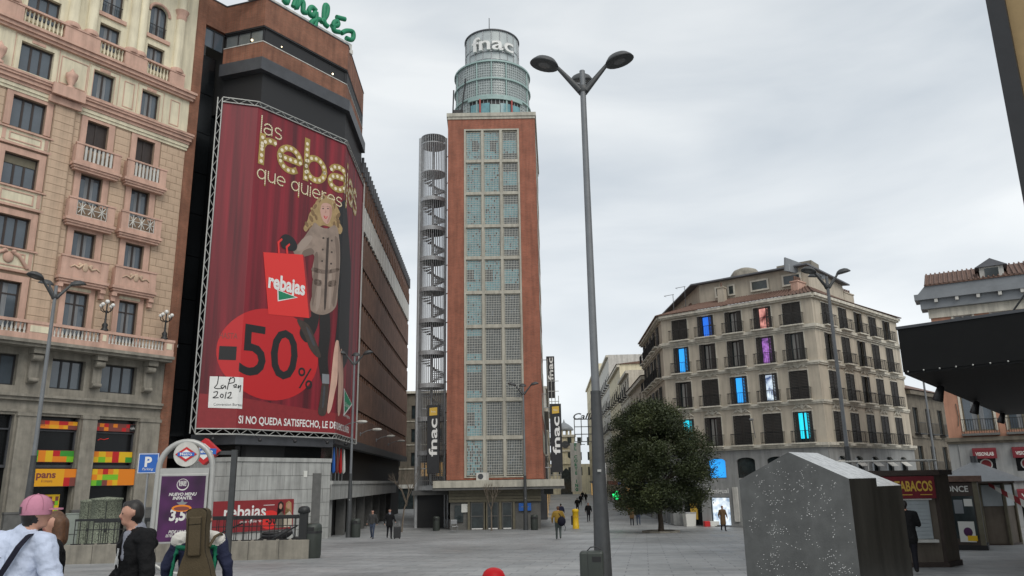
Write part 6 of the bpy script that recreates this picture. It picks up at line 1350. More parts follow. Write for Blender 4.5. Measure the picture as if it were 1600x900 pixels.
for k in range(120):
    gx, gzz = rs.uniform(.08,GW-.1), rs.uniform(zb+.3,zR-.1)
    for j in range(rs.randint(2,6)):
        g_ = gx+rs.gauss(0,.06); z_ = gzz+rs.gauss(0,.045)
        lim = zE+(zR-zE)*(1-abs(g_-GW/2)/(GW/2))-.05
        if not (.05 < g_ < GW-.05) or z_ > lim: continue
        p = mo(g_,0,z_); r_ = rs.uniform(.004,.0075); f.add([(p[0]-r_*1.6,p[1]-.001,p[2]-r_*.5),(p[0],p[1]-.008,p[2]-r_*.7),(p[0]+r_*1.6,p[1]-.001,p[2]+r_*.2),(p[0],p[1]-.006,p[2]+r_*.8)],[(0,1,3),(1,2,3)]); n += 1
st = MO.part(f, 'studs', 'stud', gab)

# ================================================================== kiosks
kc = gp(1482,886); KA = 97
TK = Thing('tobacco_kiosk', 'brown tobacco kiosk with a red sign and closed white roller shutter', 'kiosk', (kc.x,kc.y,gz(kc.y)), azrot(KA))
kz0 = gz(kc.y); kz1 = 1.62
poly = [(-3.4,0),(0,0),(.62,.75),(.62,2.2),(0,3.0),(-3.4,3.0),(-4.0,2.2),(-4.0,.75)]
f = MB(); f.prism(poly, kz0-.1, kz1); TK.part(f, 'body', 'kiosk'); f = MB(); f.prism([(x*1.03+.02,(y-1.5)*1.05+1.5) for x,y in poly], kz0-.1, kz0+.12); TK.part(f, 'plinth', 'kiosk_dark')
f = MB(); f.prism([(x*1.06+.05,(y-1.5)*1.1+1.5) for x,y in poly], kz1+.001, kz1+.14); TK.part(f, 'roof', 'kiosk_dark')
f = MB(); f.box(-3.3,-.1,-.14,-.001,1.02,1.6); s_ = TK.part(f, 'sign', 'awning'); f = MB(); text(f, 'TABACOS', -1.12, 1.22, .25, .95, -.146, bold=.03); TK.part(f, 'lettering', 'gold', s_)
for a_, b_ in ((-1.1,-.7),(-.5,-.2)): f = MB(); f.box(a_,b_,-.147,-.143,1.11,1.13); TK.part(f, 'underline', 'gold', s_)
f = MB(); f.slab([(-1.3,1.15),(-1.18,1.15),(-1.16,1.3),(-1.23,1.42),(-1.32,1.3)], -.147, -.142); TK.part(f, 'emblem', 'yellow', s_)
f = MB(); f.box(-3.2,-.28,-.05,-.002,-.02,.98); sh = TK.part(f, 'shutter', 'roller')
for k in range(10): f = MB(); f.box(-3.18,-.30,-.068,-.0505,-.01+k*.098,.075+k*.098); TK.part(f, 'slat', 'roller', sh)
f = MB(); f.box(-3.3,-.22,-.22,-.002,-.1,-.03); f.box(-3.3,-.22,-.12,-.0021,.981,1.015); TK.part(f, 'counter', 'offwhite')
f = MB(); f.box(-.09,.0,-.03,-.0015,kz0,kz1); TK.part(f, 'corner_post', 'kiosk_dark')
f = MB(); f.tube([(-3.4,.3,kz1+.4),(.2,.3,kz1+.4)], .03, 5)
for x_ in (-3.2,-1.6,0): f.tube([(x_,.3,kz1+.14),(x_,.3,kz1+.4)], .02, 5)
TK.part(f, 'roof_rail', 'offwhite')
ka = gp(1497,859.5); kb = gp(1542,860); kw = (kb-ka).length; kang = math.atan2(kb.y-ka.y, kb.x-ka.x)
OK_ = Thing('lottery_kiosk', 'small dark brown lottery kiosk with paper notices on its glass', 'kiosk', (ka.x,ka.y,gz(ka.y)), kang); oz = gz(ka.y)
f = MB(); f.bbox(-.25, kw, 0, 1.5, oz-.1, oz+2.35, .04); OK_.part(f, 'body', 'kiosk_dark'); f = MB(); f.box(-.4, kw+.15, -.15, 1.65, oz+2.351, oz+2.55); OK_.part(f, 'roof', 'tile')
f = MB(); f.box(-.3, kw+.06, -.06, 1.55, oz-.1, oz+.18); OK_.part(f, 'plinth', 'black'); f = MB(); f.box(-.1, kw-.18, -.02, -.001, oz+.4, oz+1.85); OK_.part(f, 'glazing', 'dark_pane')
f = MB(); text(f, 'ONCE', -.12, oz+2.0, .2, .72, -.01, bold=.02); OK_.part(f, 'lettering', 'paper')
for x0, x1, z0_, z1_, mt_ in ((.08,.36,1.25,1.72,'screen_notice'),(.4,.66,1.5,1.75,'paper'),(.12,.62,.28,.98,'paper')):
    if mt_ == 'screen_notice': mt_ = 'zinc' if 'notice_blue' not in MATS else 'notice_blue'
    f = MB(); f.box(x0,x1,-.03,-.021,oz+z0_,oz+z1_); o_ = OK_.part(f, 'notice', mt_)
f = MB(); f.ball((.4,-.031,oz+.62), .14, .004, .16, 10, 8); OK_.part(f, 'print', 'purple'); f = MB(); f.box(.36,.66,-.036,-.031,oz+.32,oz+.5); OK_.part(f, 'print', 'yellow')
f = MB(); f.box(kw-.14, kw+.02, -.05, -.001, oz, oz+2.35); OK_.part(f, 'corner_post', 'olive')
k1 = gp(1539,849); k2 = gp(1580,852); kw2 = (k2-k1).length+.9; 
NK = Thing('newsstand', 'grey octagonal newsstand with a low pyramid roof and red-white tape', 'kiosk', (18.9,32.6,gz(32.6)), rad(-8)); nz_ = gz(32.6)
def octo(r, n=8, a0=math.pi/8): return [(r*math.cos(a0+2*math.pi*k/n), r*math.sin(a0+2*math.pi*k/n)) for k in range(n)]
f = MB(); f.prism(octo(1.15), nz_-.1, nz_+2.4); NK.part(f, 'body', 'kiosk')
for k in range(8):
    a = math.pi/8+2*math.pi*k/8; f = MB(); f.tube([(1.17*math.cos(a),1.17*math.sin(a),nz_-.1),(1.17*math.cos(a),1.17*math.sin(a),nz_+2.4)], .07, 6); NK.part(f, 'post', 'olive')
    a2 = a+math.pi/8; f = MB(); f.box(-.36,.36,1.0,1.1,nz_+1.5,nz_+2.3); f.xf(Matrix.Rotation(a2-math.pi/2,4,'Z')); NK.part(f, 'pane', 'roller')
o8 = octo(1.75); f = MB(); f.add([(x,y,nz_+2.45) for x,y in o8]+[(0,0,nz_+3.25)], [(k,(k+1)%8,8) for k in range(8)]+[tuple(range(7,-1,-1))]); NK.part(f, 'roof', 'lamp_grey'); f = MB(); f.prism(octo(1.76), nz_+2.38, nz_+2.449); NK.part(f, 'eaves', 'kiosk_dark')
f = MB(); f.tube([(0,0,nz_+3.2),(0,0,nz_+3.45)], .14, 8); NK.part(f, 'finial', 'metal_dark')
f = MB(); f.prism(octo(1.22), nz_-.1, nz_+.1); NK.part(f, 'plinth', 'kiosk_dark')
tp0, tp1 = Vector((18.6,31.35,1.15)), Vector((20.6,30.9,-.05)); f = MB()
for k in range(10):
    a, b = tp0.lerp(tp1,k/10), tp0.lerp(tp1,(k+1)/10); f.mi = k%2; f.add([(a.x,a.y,a.z-.3*k/10),(b.x,b.y,b.z-.3*(k+1)/10),(b.x,b.y+.02,b.z+.14),(a.x,a.y+.02,a.z+.14)],[(0,1,2,3)])
f.mi = 0; single('barrier_tape', f, ['sign_red','paper'], 'red and white barrier tape strung from the newsstand', 'tape', tuple(tp0), off=tuple(tp0))
ap = gp(1393+105,858); t = Thing('advert_post', 'slim post with red and white panels left of the lottery kiosk', 'post', (ap.x-.1,ap.y+.2,gz(ap.y)), 0); az_ = gz(ap.y)
f = MB(); f.box(-.06,.06,-.06,.06,az_,az_+1.95); t.part(f, 'core', 'kiosk_dark')
for k in range(4): f = MB(); f.box(-.1,.1,-.09,-.061,az_+.95+k*.25,az_+1.18+k*.25); t.part(f, 'panel', 'sign_red' if k%2 else 'paper')

# ================================================================== street lamps
def street_lamp(x, y, H_, rot, label, low=4.1, heads=3, s=1.0):
    z = gz(y); t = Thing('street_lamp', label, 'street lamp', (x,y,z), rot, 'tall plaza lamps with dome heads')
    f = MB(); f.tube([(0,0,z-.05),(0,0,z+.25),(0,0,z+low)], [.21,.19,.115], 14); f.tube([(0,0,z+low),(0,0,z+low+.06)], .12, 14); t.part(f, 'sleeve', 'lamp_dark')
    f = MB(); f.tube([(0,0,z+low+.05),(0,0,z+H_)], [.092,.068], 12); t.part(f, 'pole', 'lamp_grey')
    f = MB(); f.ball((0,.03,z+H_-.5), .15, .12, .17, 12, 8); t.part(f, 'joint', 'lamp_dark')
    for k in range(heads):
        a = [math.pi, 0, math.pi/2][k]; d = Vector((math.cos(a), math.sin(a), 0)); b0 = Vector((0,0,z+H_-.55)); e = Vector((d.x*.62,d.y*.62,z+H_+.14))
        f = MB(); f.tube([tuple(b0+d*.06), tuple(e)], [.085,.045], 10); ao = t.part(f, 'arm', 'lamp_dark')
        hd = MB(); hd.lathe([(.01,.25),(.14,.235),(.26,.165),(.35,.04),(.375,-.03),(.33,-.035)], (0,0,0), 20, sx=1.15); hd.lathe([(.34,-.034),(.30,.0),(.01,.02)], (0,0,0), 20, sx=1.15)
        M = Matrix.Translation(e+d*.31+Vector((0,0,.09))) @ Matrix.Rotation(a,4,'Z') @ Matrix.Rotation(-rad(14),4,'Y') @ Matrix.Diagonal((.86,.86,.8,1)); hd.xf(M); t.part(hd, 'lamp_head', 'lamp_dark', ao)
        g_ = MB(); g_.lathe([(.22,-.02),(.16,-.035),(.01,-.04)], (0,0,0), 16, sx=1.1); g_.xf(M); t.part(g_, 'lens', 'lamp_glass', ao)
    f = MB(); f.box(-.04,.04,-.2,-.17,z+2.4,z+2.45); t.part(f, 'tag', 'aluminium')
    return t
p = atY(926,500,17.3); street_lamp(p.x, 17.3, 12.1, rad(-4), 'nearest tall lamp post with two dome heads rising in the middle foreground')
street_lamp(15.17, 36.0, 12.2, rad(12), 'tall lamp post in front of the beige corner building')
street_lamp(-20.4, 33.4, 11.6, rad(58), 'tall lamp post in front of the rose stone building')
p = gp(555,837); street_lamp(-11.2, 54.0, 12.2, rad(5), 'tall lamp post before the right edge of the sale banner')
street_lamp(.78, 63.4, 11.2, rad(2), 'lamp post standing against the brick tower')
t = Thing('plain_pole', 'thin plain grey pole rising behind the tobacco kiosk', 'pole', (26.0,49.0,gz(49)), 0); f = MB(); f.tube([(0,0,gz(49)),(0,0,7.4)], [.09,.06], 8); t.part(f, 'pole', 'lamp_grey'); f = MB(); f.tube([(0,0,7.4),(-.35,0,7.75),(-.8,0,7.8)], .045, 6); t.part(f, 'arm', 'lamp_grey'); f = MB(); f.tube([(0,0,gz(49)-.02),(0,0,gz(49)+.5)], .14, 10); t.part(f, 'sleeve', 'lamp_dark')

# ================================================================== bins and small street furniture
def bin_(x, y, label, h=1.12, w_=.24, rot=0, mt='bin_green'):
    z = gz(y); t = Thing('litter_bin', label, 'bin', (x,y,z), rot, 'litter bins on the plaza')
    f = MB(); f.lathe([(w_*.92,z-.02),(w_*.95,z+.04),(w_,z+.1),(w_*1.02,z+h*.86),(w_*.96,z+h*.95),(w_*.7,z+h),(.01,z+h+.01)], (0,0,0), 20); t.part(f, 'body', mt)
    f = MB(); f.lathe([(w_*1.04,z+h*.72),(w_*1.045,z+h*.75),(w_*1.04,z+h*.78)], (0,0,0), 20); t.part(f, 'band', 'black_metal')
    f = MB(); f.box(-.12,.12,-w_*1.06,-w_*.75,z+h*.8,z+h*.9); t.part(f, 'slot', 'black')
    return t
p = gp(487,872); bin_(p.x, p.y, 'dark green litter bin at the corner of the metro railing', 1.25, .33)
p = gp(560,837); bin_(-10.7, 53.9, 'litter bin beside the lamp post under the store canopy', 1.2, .3)
bin_(1.45, 63.3, 'litter bin at the foot of the lamp by the brick tower', 1.15, .28)
p = gp(690,824); bin_(p.x, 64.5, 'black litter bin left of the brick tower base', 1.1, .27)
# squarish bin beside the front lamp
bx = atY(925,880,16.7); z = gz(16.7); t = Thing('litter_bin', 'square-shouldered dark grey litter bin against the nearest lamp post', 'bin', (bx.x,16.7,z), rad(-10), 'litter bins on the plaza')
f = MB(); f.bbox(-.24,.24,-.17,.17,z-.02,z+.80,.05); t.part(f, 'body', 'bin_green'); f = MB(); f.box(.02,.2,-.176,-.15,z+.6,z+.7); t.part(f, 'slot', 'black'); f = MB(); f.tube([(-.1,0,z+.79),(-.02,0,z+.87),(.1,0,z+.88),(.2,0,z+.82)], .012, 6); t.part(f, 'handle', 'black_metal')
f = MB(); f.box(-.075,-.068,-.173,.1,z+.02,z+.78); t.part(f, 'seam', 'black')
p = gp(900,826); t = Thing('yellow_post', 'round yellow post box standing in the shopping street', 'post box', (p.x,p.y,gz(p.y)), 0); z = gz(p.y)
f = MB(); f.lathe([(.26,z-.02),(.26,z+.3),(.24,z+.32),(.24,z+1.25),(.27,z+1.28),(.27,z+1.42),(.2,z+1.5),(.01,z+1.53)], (0,0,0), 18); t.part(f, 'body', 'yellow'); f = MB(); f.lathe([(.265,z+.9),(.265,z+.95)], (0,0,0), 18); t.part(f, 'band', 'gold'); f = MB(); f.box(-.36,-.25,-.12,.12,z+.3,z+1.0); t.part(f, 'side_box', 'black_metal')
def chair(px, py, label):
    p = gp(px, py); z = gz(p.y); t = Thing('cafe_chair', label, 'chair', (p.x,p.y,z), rad(15), 'loose metal chairs'); f = MB(); f.bbox(-.25,.25,-.24,.24,z+.44,z+.48,.015); t.part(f, 'seat', 'steel'); f = MB(); f.bbox(-.25,.25,.2,.24,z+.6,z+.92,.015); t.part(f, 'backrest', 'steel')
    for sx in (-1,1):
        for sy in (-1,1): f = MB(); f.tube([(sx*.23,sy*.22,z),(sx*.22,sy*.21,z+.44 if sy < 0 else z+.9)], .016, 6); t.part(f, 'leg', 'steel')
chair(710, 832, 'metal chair standing alone before the brick tower base'); chair(497, 838, 'small metal chair beside the stone wall right of the green bin')
p = gp(1078,822); z = gz(p.y); t = Thing('rubbish_crate', 'white plastic bin before the left shop window', 'bin', (p.x,p.y,z), .2); f = MB(); f.add([(-.38,-.3,z),(.38,-.3,z),(.38,.3,z),(-.38,.3,z),(-.45,-.36,z+1.0),(.45,-.36,z+1.0),(.45,.36,z+1.0),(-.45,.36,z+1.0)],[(0,3,2,1),(0,1,5,4),(1,2,6,5),(2,3,7,6),(3,0,4,7),(4,5,6,7)]); t.part(f, 'tub', 'paper'); f = MB(); f.bbox(-.48,.48,-.39,.39,z+1.001,z+1.08,.02); t.part(f, 'lid', 'steel')
p = gp(1110,822); z = gz(p.y); t = Thing('barrier_block', 'low red and white barrier block beside the lit shop window', 'barrier', (p.x-.2,p.y-.6,z), .1); f = MB(); f.bbox(-.45,-.01,-.2,.2,z,z+.42,.03); t.part(f, 'red_half', 'red'); f = MB(); f.bbox(.01,.75,-.2,.2,z,z+.4,.03); t.part(f, 'white_half', 'paper')
# ------------------------------------------------------------------ utility cabinets at the left
def cabinet(px0, px1, py, h, label, mt, rnd=True, name='utility_cabinet'):
    p = gp((px0+px1)/2, py); w_ = (px1-px0)/FPX*p.y*1.02; z = gz(p.y); t = Thing(name, label, 'cabinet', (p.x,p.y,z), rad(8), 'utility cabinets'); f = MB()
    if rnd: f.lathe([(w_/2*1.03,z),(w_/2*1.03,z+.1),(w_/2,z+.12),(w_/2,z+h-.1),(w_/2*1.06,z+h-.08),(w_/2*1.06,z+h),(.01,z+h+.06)], (0,0,0), 28, sy=.8)
    else: f.bbox(-w_/2,w_/2,-w_*.35,w_*.35,z,z+h,.02)
    t.part(f, 'body', mt)
    if rnd: f = MB(); f.box(w_*.12,w_*.14,-w_*.42,-w_*.38,z+.1,z+h-.12); t.part(f, 'seam', 'bin_green'); f = MB(); f.box(w_*.16,w_*.19,-w_*.44,-w_*.38,z+1.0,z+1.14); t.part(f, 'handle', 'black_metal')
    else: f = MB(); f.box(-w_/2+.03,w_/2-.03,-w_*.35-.012,-w_*.35-.0005,z+h*.5-.012,z+h*.5+.012); t.part(f, 'door_gap', 'bin_green'); f = MB(); f.box(-w_/2-.03,w_/2+.03,-w_*.38,w_*.38,z+h+.0005,z+h+.05); t.part(f, 'lid', mt)
cabinet(119,143,866,2.35,'narrow green mottled column cabinet left of the wider green one','cabinet_green'); cabinet(138,179,868,2.4,'wide round green mottled column cabinet behind the man in the black coat','cabinet_green'); cabinet(101,121,866,1.75,'pale grey-green box cabinet left of the green mottled columns','cabinet_grey',False)
# ------------------------------------------------------------------ metro entrance: kerb wall and railing
r0, r1 = gp(92,882), gp(482,873); RL = (r1-r0).length; ra = math.atan2(r1.y-r0.y, r1.x-r0.x); rz = gz(r0.y)
MR = Thing('metro_railing', 'iron railing on a low granite wall round the metro stairs', 'railing', (r0.x,r0.y,rz), ra)
f = MB(); f.box(0, RL, 0, .45, rz-.1, rz+.62); kw_ = MR.part(f, 'granite_wall', 'stone_joint')
n = 8
for k in range(n): f = MB(); f.bbox(RL*k/n+.008, RL*(k+1)/n-.008, -.03, .48, rz-.1, rz+.64, .012); MR.part(f, 'granite_block', 'granite', kw_)
zt = rz+.64; f = MB(); f.box(.3, RL-.45, .19, .27, zt+.82, zt+.90); MR.part(f, 'top_rail', 'iron'); f = MB(); f.box(.3, RL-.45, .205, .255, zt+.5, zt+.53); MR.part(f, 'middle_rail', 'iron')
for k in range(18):
    x_ = .4+k*(RL-.9)/17; f = MB()
    for d in (-.09,.09): f.tube([(x_+d,.23,zt),(x_+d,.23,zt+.82)], .016, 6)
    f.box(x_-.17,x_+.17,.19,.27,zt,zt+.035); MR.part(f, 'baluster_pair', 'iron')
f = MB(); f.box(RL-.42,RL-.12,.08,.38,zt,zt+.95); f.lathe([(.2,zt+.951),(.24,zt+1.0),(.2,zt+1.15),(.12,zt+1.2),(.01,zt+1.21)], (RL-.27,.23,0), 12); MR.part(f, 'end_post', 'iron')
f = MB(); f.tube([(RL-.5,.23,zt+.5),(RL-1.4,.23,zt+.02)], .035, 6); MR.part(f, 'brace', 'iron'); f = MB(); f.tube([(RL-2.6,.7,zt+.62),(RL-4.6,.7,zt-.3)], .035, 6); MR.part(f, 'stair_handrail', 'iron')
f = MB(); f.box(0, RL, 2.6, 3.0, rz-.1, rz+.5); MR.part(f, 'far_wall', 'granite'); f = MB(); f.box(0,RL-.5,2.75,2.82,rz+1.3,rz+1.37)
for k in range(24): f.tube([(.2+k*(RL-.8)/23,2.78,rz+.5),(.2+k*(RL-.8)/23,2.78,rz+1.3)], .016, 5)
MR.part(f, 'railing_bars', 'iron')
# motorcycle parked behind the railing
mc = r1+Vector((-2.3,1.9,0)); mz = gz(mc.y); MC = Thing('parked_motorcycle', 'dark motorcycle parked behind the metro railing', 'motorcycle', (mc.x,mc.y+2.2,gz(mc.y+2.2)), rad(8)); mz = gz(mc.y+2.2)
for x_ in (-.68,.68):
    f = MB(); f.tube([(x_+.3*math.cos(a),0,mz+.32+.3*math.sin(a)) for a in [2*math.pi*k/20 for k in range(21)]], .06, 8, False); wh = MC.part(f, 'wheel', 'black'); f = MB(); f.tube([(x_+.23*math.cos(a),0,mz+.32+.23*math.sin(a)) for a in [2*math.pi*k/20 for k in range(21)]], .02, 6, False)
    for k in range(6): a = math.pi*k/3; f.tube([(x_,0,mz+.32),(x_+.23*math.cos(a),0,mz+.32+.23*math.sin(a))], .014, 5)
    MC.part(f, 'rim', 'steel', wh)
f = MB(); f.tube([(-.75,0,mz+.72),(-.4,0,mz+.7),(0,0,mz+.68),(.3,0,mz+.85),(.5,0,mz+.9)], [.08,.14,.2,.2,.1], 10); MC.part(f, 'body', 'black_metal'); f = MB(); f.ball((-.35,0,mz+.82), .42, .16, .1); MC.part(f, 'seat', 'black'); f = MB(); f.tube([(.68,0,mz+.32),(.5,0,mz+.95),(.42,0,mz+1.1)], .04, 6); f.tube([(.42,-.35,mz+1.12),(.42,.35,mz+1.12)], .022, 6); MC.part(f, 'fork', 'steel'); f = MB(); f.bbox(-.2,.3,-.15,.15,mz+.25,mz+.6,.05); MC.part(f, 'engine', 'metal_dark')
# ------------------------------------------------------------------ metro arch sign with advert
ma = gp(255,897); mb_ = gp(330,893); mz = gz(ma.y); MAt = Thing('metro_arch_sign', 'grey arch-shaped metro sign with a purple fast-food poster', 'sign', (ma.x+.40,ma.y,mz), rad(9))
S_ = ma.y/FPX      # metres per photo pixel at this distance
hw = 41*S_; zt_ = atY(290,690,ma.y).z; zsp = zt_-hw*1.0
path = [(-hw-.10,0,mz-.02),(-hw+.02,0,mz+.8),(-hw+.04,0,zsp)]+[(-(hw-.04)*math.cos(a),0,zsp+(hw)*math.sin(a)) for a in [math.pi*k/16 for k in range(1,16)]]+[(hw-.04,0,zsp),(hw-.02,0,mz+.8),(hw+.1,0,mz-.02)]
f = MB(); f.tube(path, .085, 10); MAt.part(f, 'arch', 'aluminium')
f = MB(); f.tube([(-hw-.02,0,mz+.75),(-hw+.12,-.02,mz+.3),(-hw+.5,-.05,mz+.06),(-hw+.9,-.06,mz)], .05, 8); MAt.part(f, 'foot_curve', 'aluminium')
pz1 = atY(290,740,ma.y).z; pz0 = atY(290,846,ma.y).z-.05
f = MB(); f.bbox(-hw+.1,hw-.12,-.09,.09,pz0,pz1,.02); bxp = MAt.part(f, 'poster_case', 'aluminium'); f = MB(); f.box(-hw+.17,hw-.19,-.1,-.0905,pz0+.06,pz1-.07); pp = MAt.part(f, 'poster', 'purple')
f = MB(); f.box(-hw+.1,hw-.12,-.06,.06,pz1+.001,pz1+.16); MAt.part(f, 'crossbar', 'aluminium')
ph = pz1-pz0; yq = -.104
def ptxt(txt, fx, fz, h_, w_, mt_='paper', sh=0.0, b=.02): f = MB(); text(f, txt, fx*hw, pz0+fz*ph, h_, w_, yq, align='C', bold=b, shear=sh); MAt.part(f, 'lettering', mt_, bxp)
f = MB(); f.slab([(-.03*hw+.17*math.cos(a), pz0+.84*ph+.17*math.sin(a)) for a in [2*math.pi*k/24 for k in range(24)]], yq, yq+.002); MAt.part(f, 'round_emblem', 'paper', bxp)
f = MB(); f.slab([(-.03*hw+.15*math.cos(a), pz0+.845*ph+.145*math.sin(a)) for a in [2*math.pi*k/24 for k in range(24)]], yq-.003, yq-.0025); MAt.part(f, 'round_emblem', 'purple', bxp)
f = MB(); text(f, 'BURGER', -.03*hw, pz0+.858*ph, .07, .22, yq-.006, align='C', bold=.03); text(f, 'KING', -.03*hw, pz0+.82*ph, .085, .2, yq-.006, align='C', bold=.03); MAt.part(f, 'lettering', 'paper', bxp)
ptxt('NUEVO MENU', 0, .68, .085, .78, sh=.2, b=.03); ptxt('INFANTIL', 0, .625, .085, .55, sh=.2, b=.03)
sp_ = [(.17*(1 if k%2 == 0 else .45)*math.cos(math.pi/2+k*math.pi/5), pz0+.56*ph+.15*(1 if k%2 == 0 else .45)*math.sin(math.pi/2+k*math.pi/5)) for k in range(10)]
f = MB(); f.slab(sp_[::-1][::-1], yq, yq+.002); MAt.part(f, 'star_print', 'zinc', bxp); f = MB(); f.slab([(.28*math.cos(a), pz0+.50*ph+.1*math.sin(a)) for a in [2*math.pi*k/20 for k in range(20)]], yq-.004, yq-.003); MAt.part(f, 'badge_print', 'orange', bxp); f = MB(); f.slab([(.22*math.cos(a), pz0+.495*ph+.06*math.sin(a)) for a in [2*math.pi*k/20 for k in range(20)]], yq-.007, yq-.006); MAt.part(f, 'badge_print', 'maroon', bxp)
ptxt('3,50', 0, .33, .30, .66, b=.04, sh=.1); ptxt('POR', .35, .425, .06, .16); ptxt('PIDE UN REY', 0, .145, .085, .62, sh=.25); ptxt('ESTES COMO UN REY', 0, .095, .07, .76, sh=.25)
dz = atY(292,710,ma.y).z; f = MB(); f.lathe([(.36,0),(.36,.2)], (0,0,0), 28); f.xf(Matrix.Translation((0.0,.1,dz)) @ Matrix.Rotation(math.pi/2,4,'X')); ro = MAt.part(f, 'roundel', 'offwhite')
def rhomb(mb, cx, cz, a, b, y): mb.slab([(cx-a,cz),(cx,cz-b),(cx+a,cz),(cx,cz+b)], y, y+.004)
f = MB(); rhomb(f, 0, dz, .31, .22, -.115); MAt.part(f, 'red_diamond', 'red', ro); f = MB(); rhomb(f, 0, dz, .21, .14, -.12); MAt.part(f, 'white_diamond', 'white', ro); f = MB(); f.slab([(-.24,dz-.055),(.24,dz-.055),(.24,dz+.055),(-.24,dz+.055)], -.126, -.121); MAt.part(f, 'blue_bar', 'blue_sign', ro); f = MB(); text(f, 'Metro', 0, dz-.032, .075, .34, -.128, align='C', bold=.02); MAt.part(f, 'lettering', 'white', ro)
# metro pole with red diamond box
mp_ = gp(363,890); mz = gz(28.0); px_ = atY(363,760,28.0); t = Thing('metro_pole', 'dark metal pole carrying a red diamond metro box on its arm', 'sign', (px_.x,28.0,mz), rad(5)); zt_ = atY(365,703,28).z
f = MB(); f.box(-.09,.09,-.09,.09,mz,zt_); t.part(f, 'post', 'lamp_dark'); f = MB(); f.box(-.95,-.091,-.06,.06,zt_-.16,zt_-.03); t.part(f, 'arm', 'lamp_dark')
xb = -1.0; zc = atY(318,706,28).z; f = MB(); f.slab([(xb-.52,zc),(xb,zc-.46),(xb+.52,zc),(xb,zc+.46)], -.2, .2); bo = t.part(f, 'diamond_box', 'red'); f = MB(); rhomb(f, xb, zc, .34, .28, -.206); t.part(f, 'white_diamond', 'white', bo); f = MB(); f.slab([(xb-.42,zc-.1),(xb+.42,zc-.1),(xb+.42,zc+.1),(xb-.42,zc+.1)], -.214, -.207); t.part(f, 'blue_bar', 'blue_sign', bo); f = MB(); text(f, 'Metro', xb, zc-.05, .12, .6, -.217, align='C', bold=.02); t.part(f, 'lettering', 'white', bo)
# parking sign
pS = atY(232,724,26.0); z = gz(26.0); t = Thing('parking_sign', 'square blue parking sign with white P on a thin pole', 'sign', (pS.x,26.0,z), rad(6)); s2 = 15*26/FPX
f = MB(); f.tube([(0,.04,z),(0,.04,pS.z+s2)], .035, 8); t.part(f, 'pole', 'steel'); f = MB(); f.bbox(-s2,s2,-.02,.02,pS.z-s2,pS.z+s2,.015); bo = t.part(f, 'plate', 'blue_sign'); f = MB(); frame_rect(f, -s2+.03, s2-.03, pS.z-s2+.03, pS.z+s2-.03, .02, -.026, -.0205); t.part(f, 'border', 'white', bo); f = MB(); text(f, 'P', 0, pS.z-.1, .3, None, -.026, align='C', bold=.04); t.part(f, 'lettering', 'white', bo); f = MB(); text(f, 'Parking', 0, pS.z-.22, .08, .36, -.026, align='C', shear=.3); t.part(f, 'lettering', 'white', bo)

# ================================================================== trees
def leaf_tree(px, py, label):
    p = gp(px, py); z = gz(p.y); t = Thing('plaza_tree', label, 'tree', (p.x,p.y,z), 0); r_ = random.Random(8)
    f = MB(); f.tube([(0,0,z-.05),(.03,0,z+.6),(-.03,.02,z+1.4),(.05,0,z+2.6),(0,0,z+5.0)], [.22,.17,.15,.13,.05], 10); tr = t.part(f, 'trunk', 'bark')
    c = Vector((.05,0,z+4.3)); cl = []
    def rad_at(h):     # crown profile: h from 0 (bottom) to 1 (top)
        return 3.45*(max(0.0, 1-((h-.36)/.66)**2))**.55 if h > .36 else 3.45*(1-((.36-h)/.52)**2*.5)
    z0_, z1_ = z+1.55, z+8.35
    while len(cl) < 260:
        h = r_.random(); R_ = rad_at(h); a = r_.uniform(0,2*math.pi); q = R_*math.sqrt(r_.uniform(.18,1))*r_.uniform(.82,1.05)
        cl.append(Vector((q*math.cos(a)+.25*math.sin(h*5), q*math.sin(a), z0_+h*(z1_-z0_))))
    for q in cl[:26]:
        f = MB(); b0 = Vector((0,0,min(z+4.6, max(z+1.3, q.z-1.2)))); mid_ = b0.lerp(q,.5)+Vector((0,0,.15)); f.tube([tuple(b0),tuple(mid_),tuple(q)], [.075,.045,.015], 6); t.part(f, 'limb', 'bark')
    f = MB(); nl = 0
    for q in cl:
        s_ = r_.uniform(.40,.66); mi = r_.choice((0,0,1,1,2))
        for k in range(420):
            d = Vector((r_.gauss(0,1),r_.gauss(0,1),r_.gauss(0,.8)))*s_*.62; c_ = q+d
            if c_.z < z+1.2: continue
            a = Vector((r_.gauss(0,1),r_.gauss(0,1),r_.gauss(0,.6))).normalized(); b = a.cross(Vector((r_.gauss(0,1),r_.gauss(0,1),r_.gauss(0,1)))).normalized(); l_ = r_.uniform(.05,.10); w_ = l_*.42
            f.mi = mi if r_.random() < .8 else r_.randint(0,2); f.add([tuple(c_-a*l_),tuple(c_+b*w_),tuple(c_+a*l_),tuple(c_-b*w_)],[(0,1,2,3)])
    f.mi = 0; t.part(f, 'crown', ['leaf_a','leaf_b','leaf_c'], kind='stuff')
    f = MB(); f.lathe([(1.25,z-.02),(1.25,z+.12),(.95,z+.13),(.95,z-.02)], (0,0,0), 28, False); single('tree_kerb', f, 'granite', 'low round granite kerb at the foot of the leafy tree', 'kerb', (p.x,p.y,0), off=(0,0,0))
for nm, c_ in (('leaf_a',(.022,.032,.008)),('leaf_b',(.034,.046,.012)),('leaf_c',(.058,.072,.020))): mat(nm, c_, .6, var=.25, scale=1.5)
leaf_tree(1033, 832, 'round leafy evergreen tree before the beige corner building')
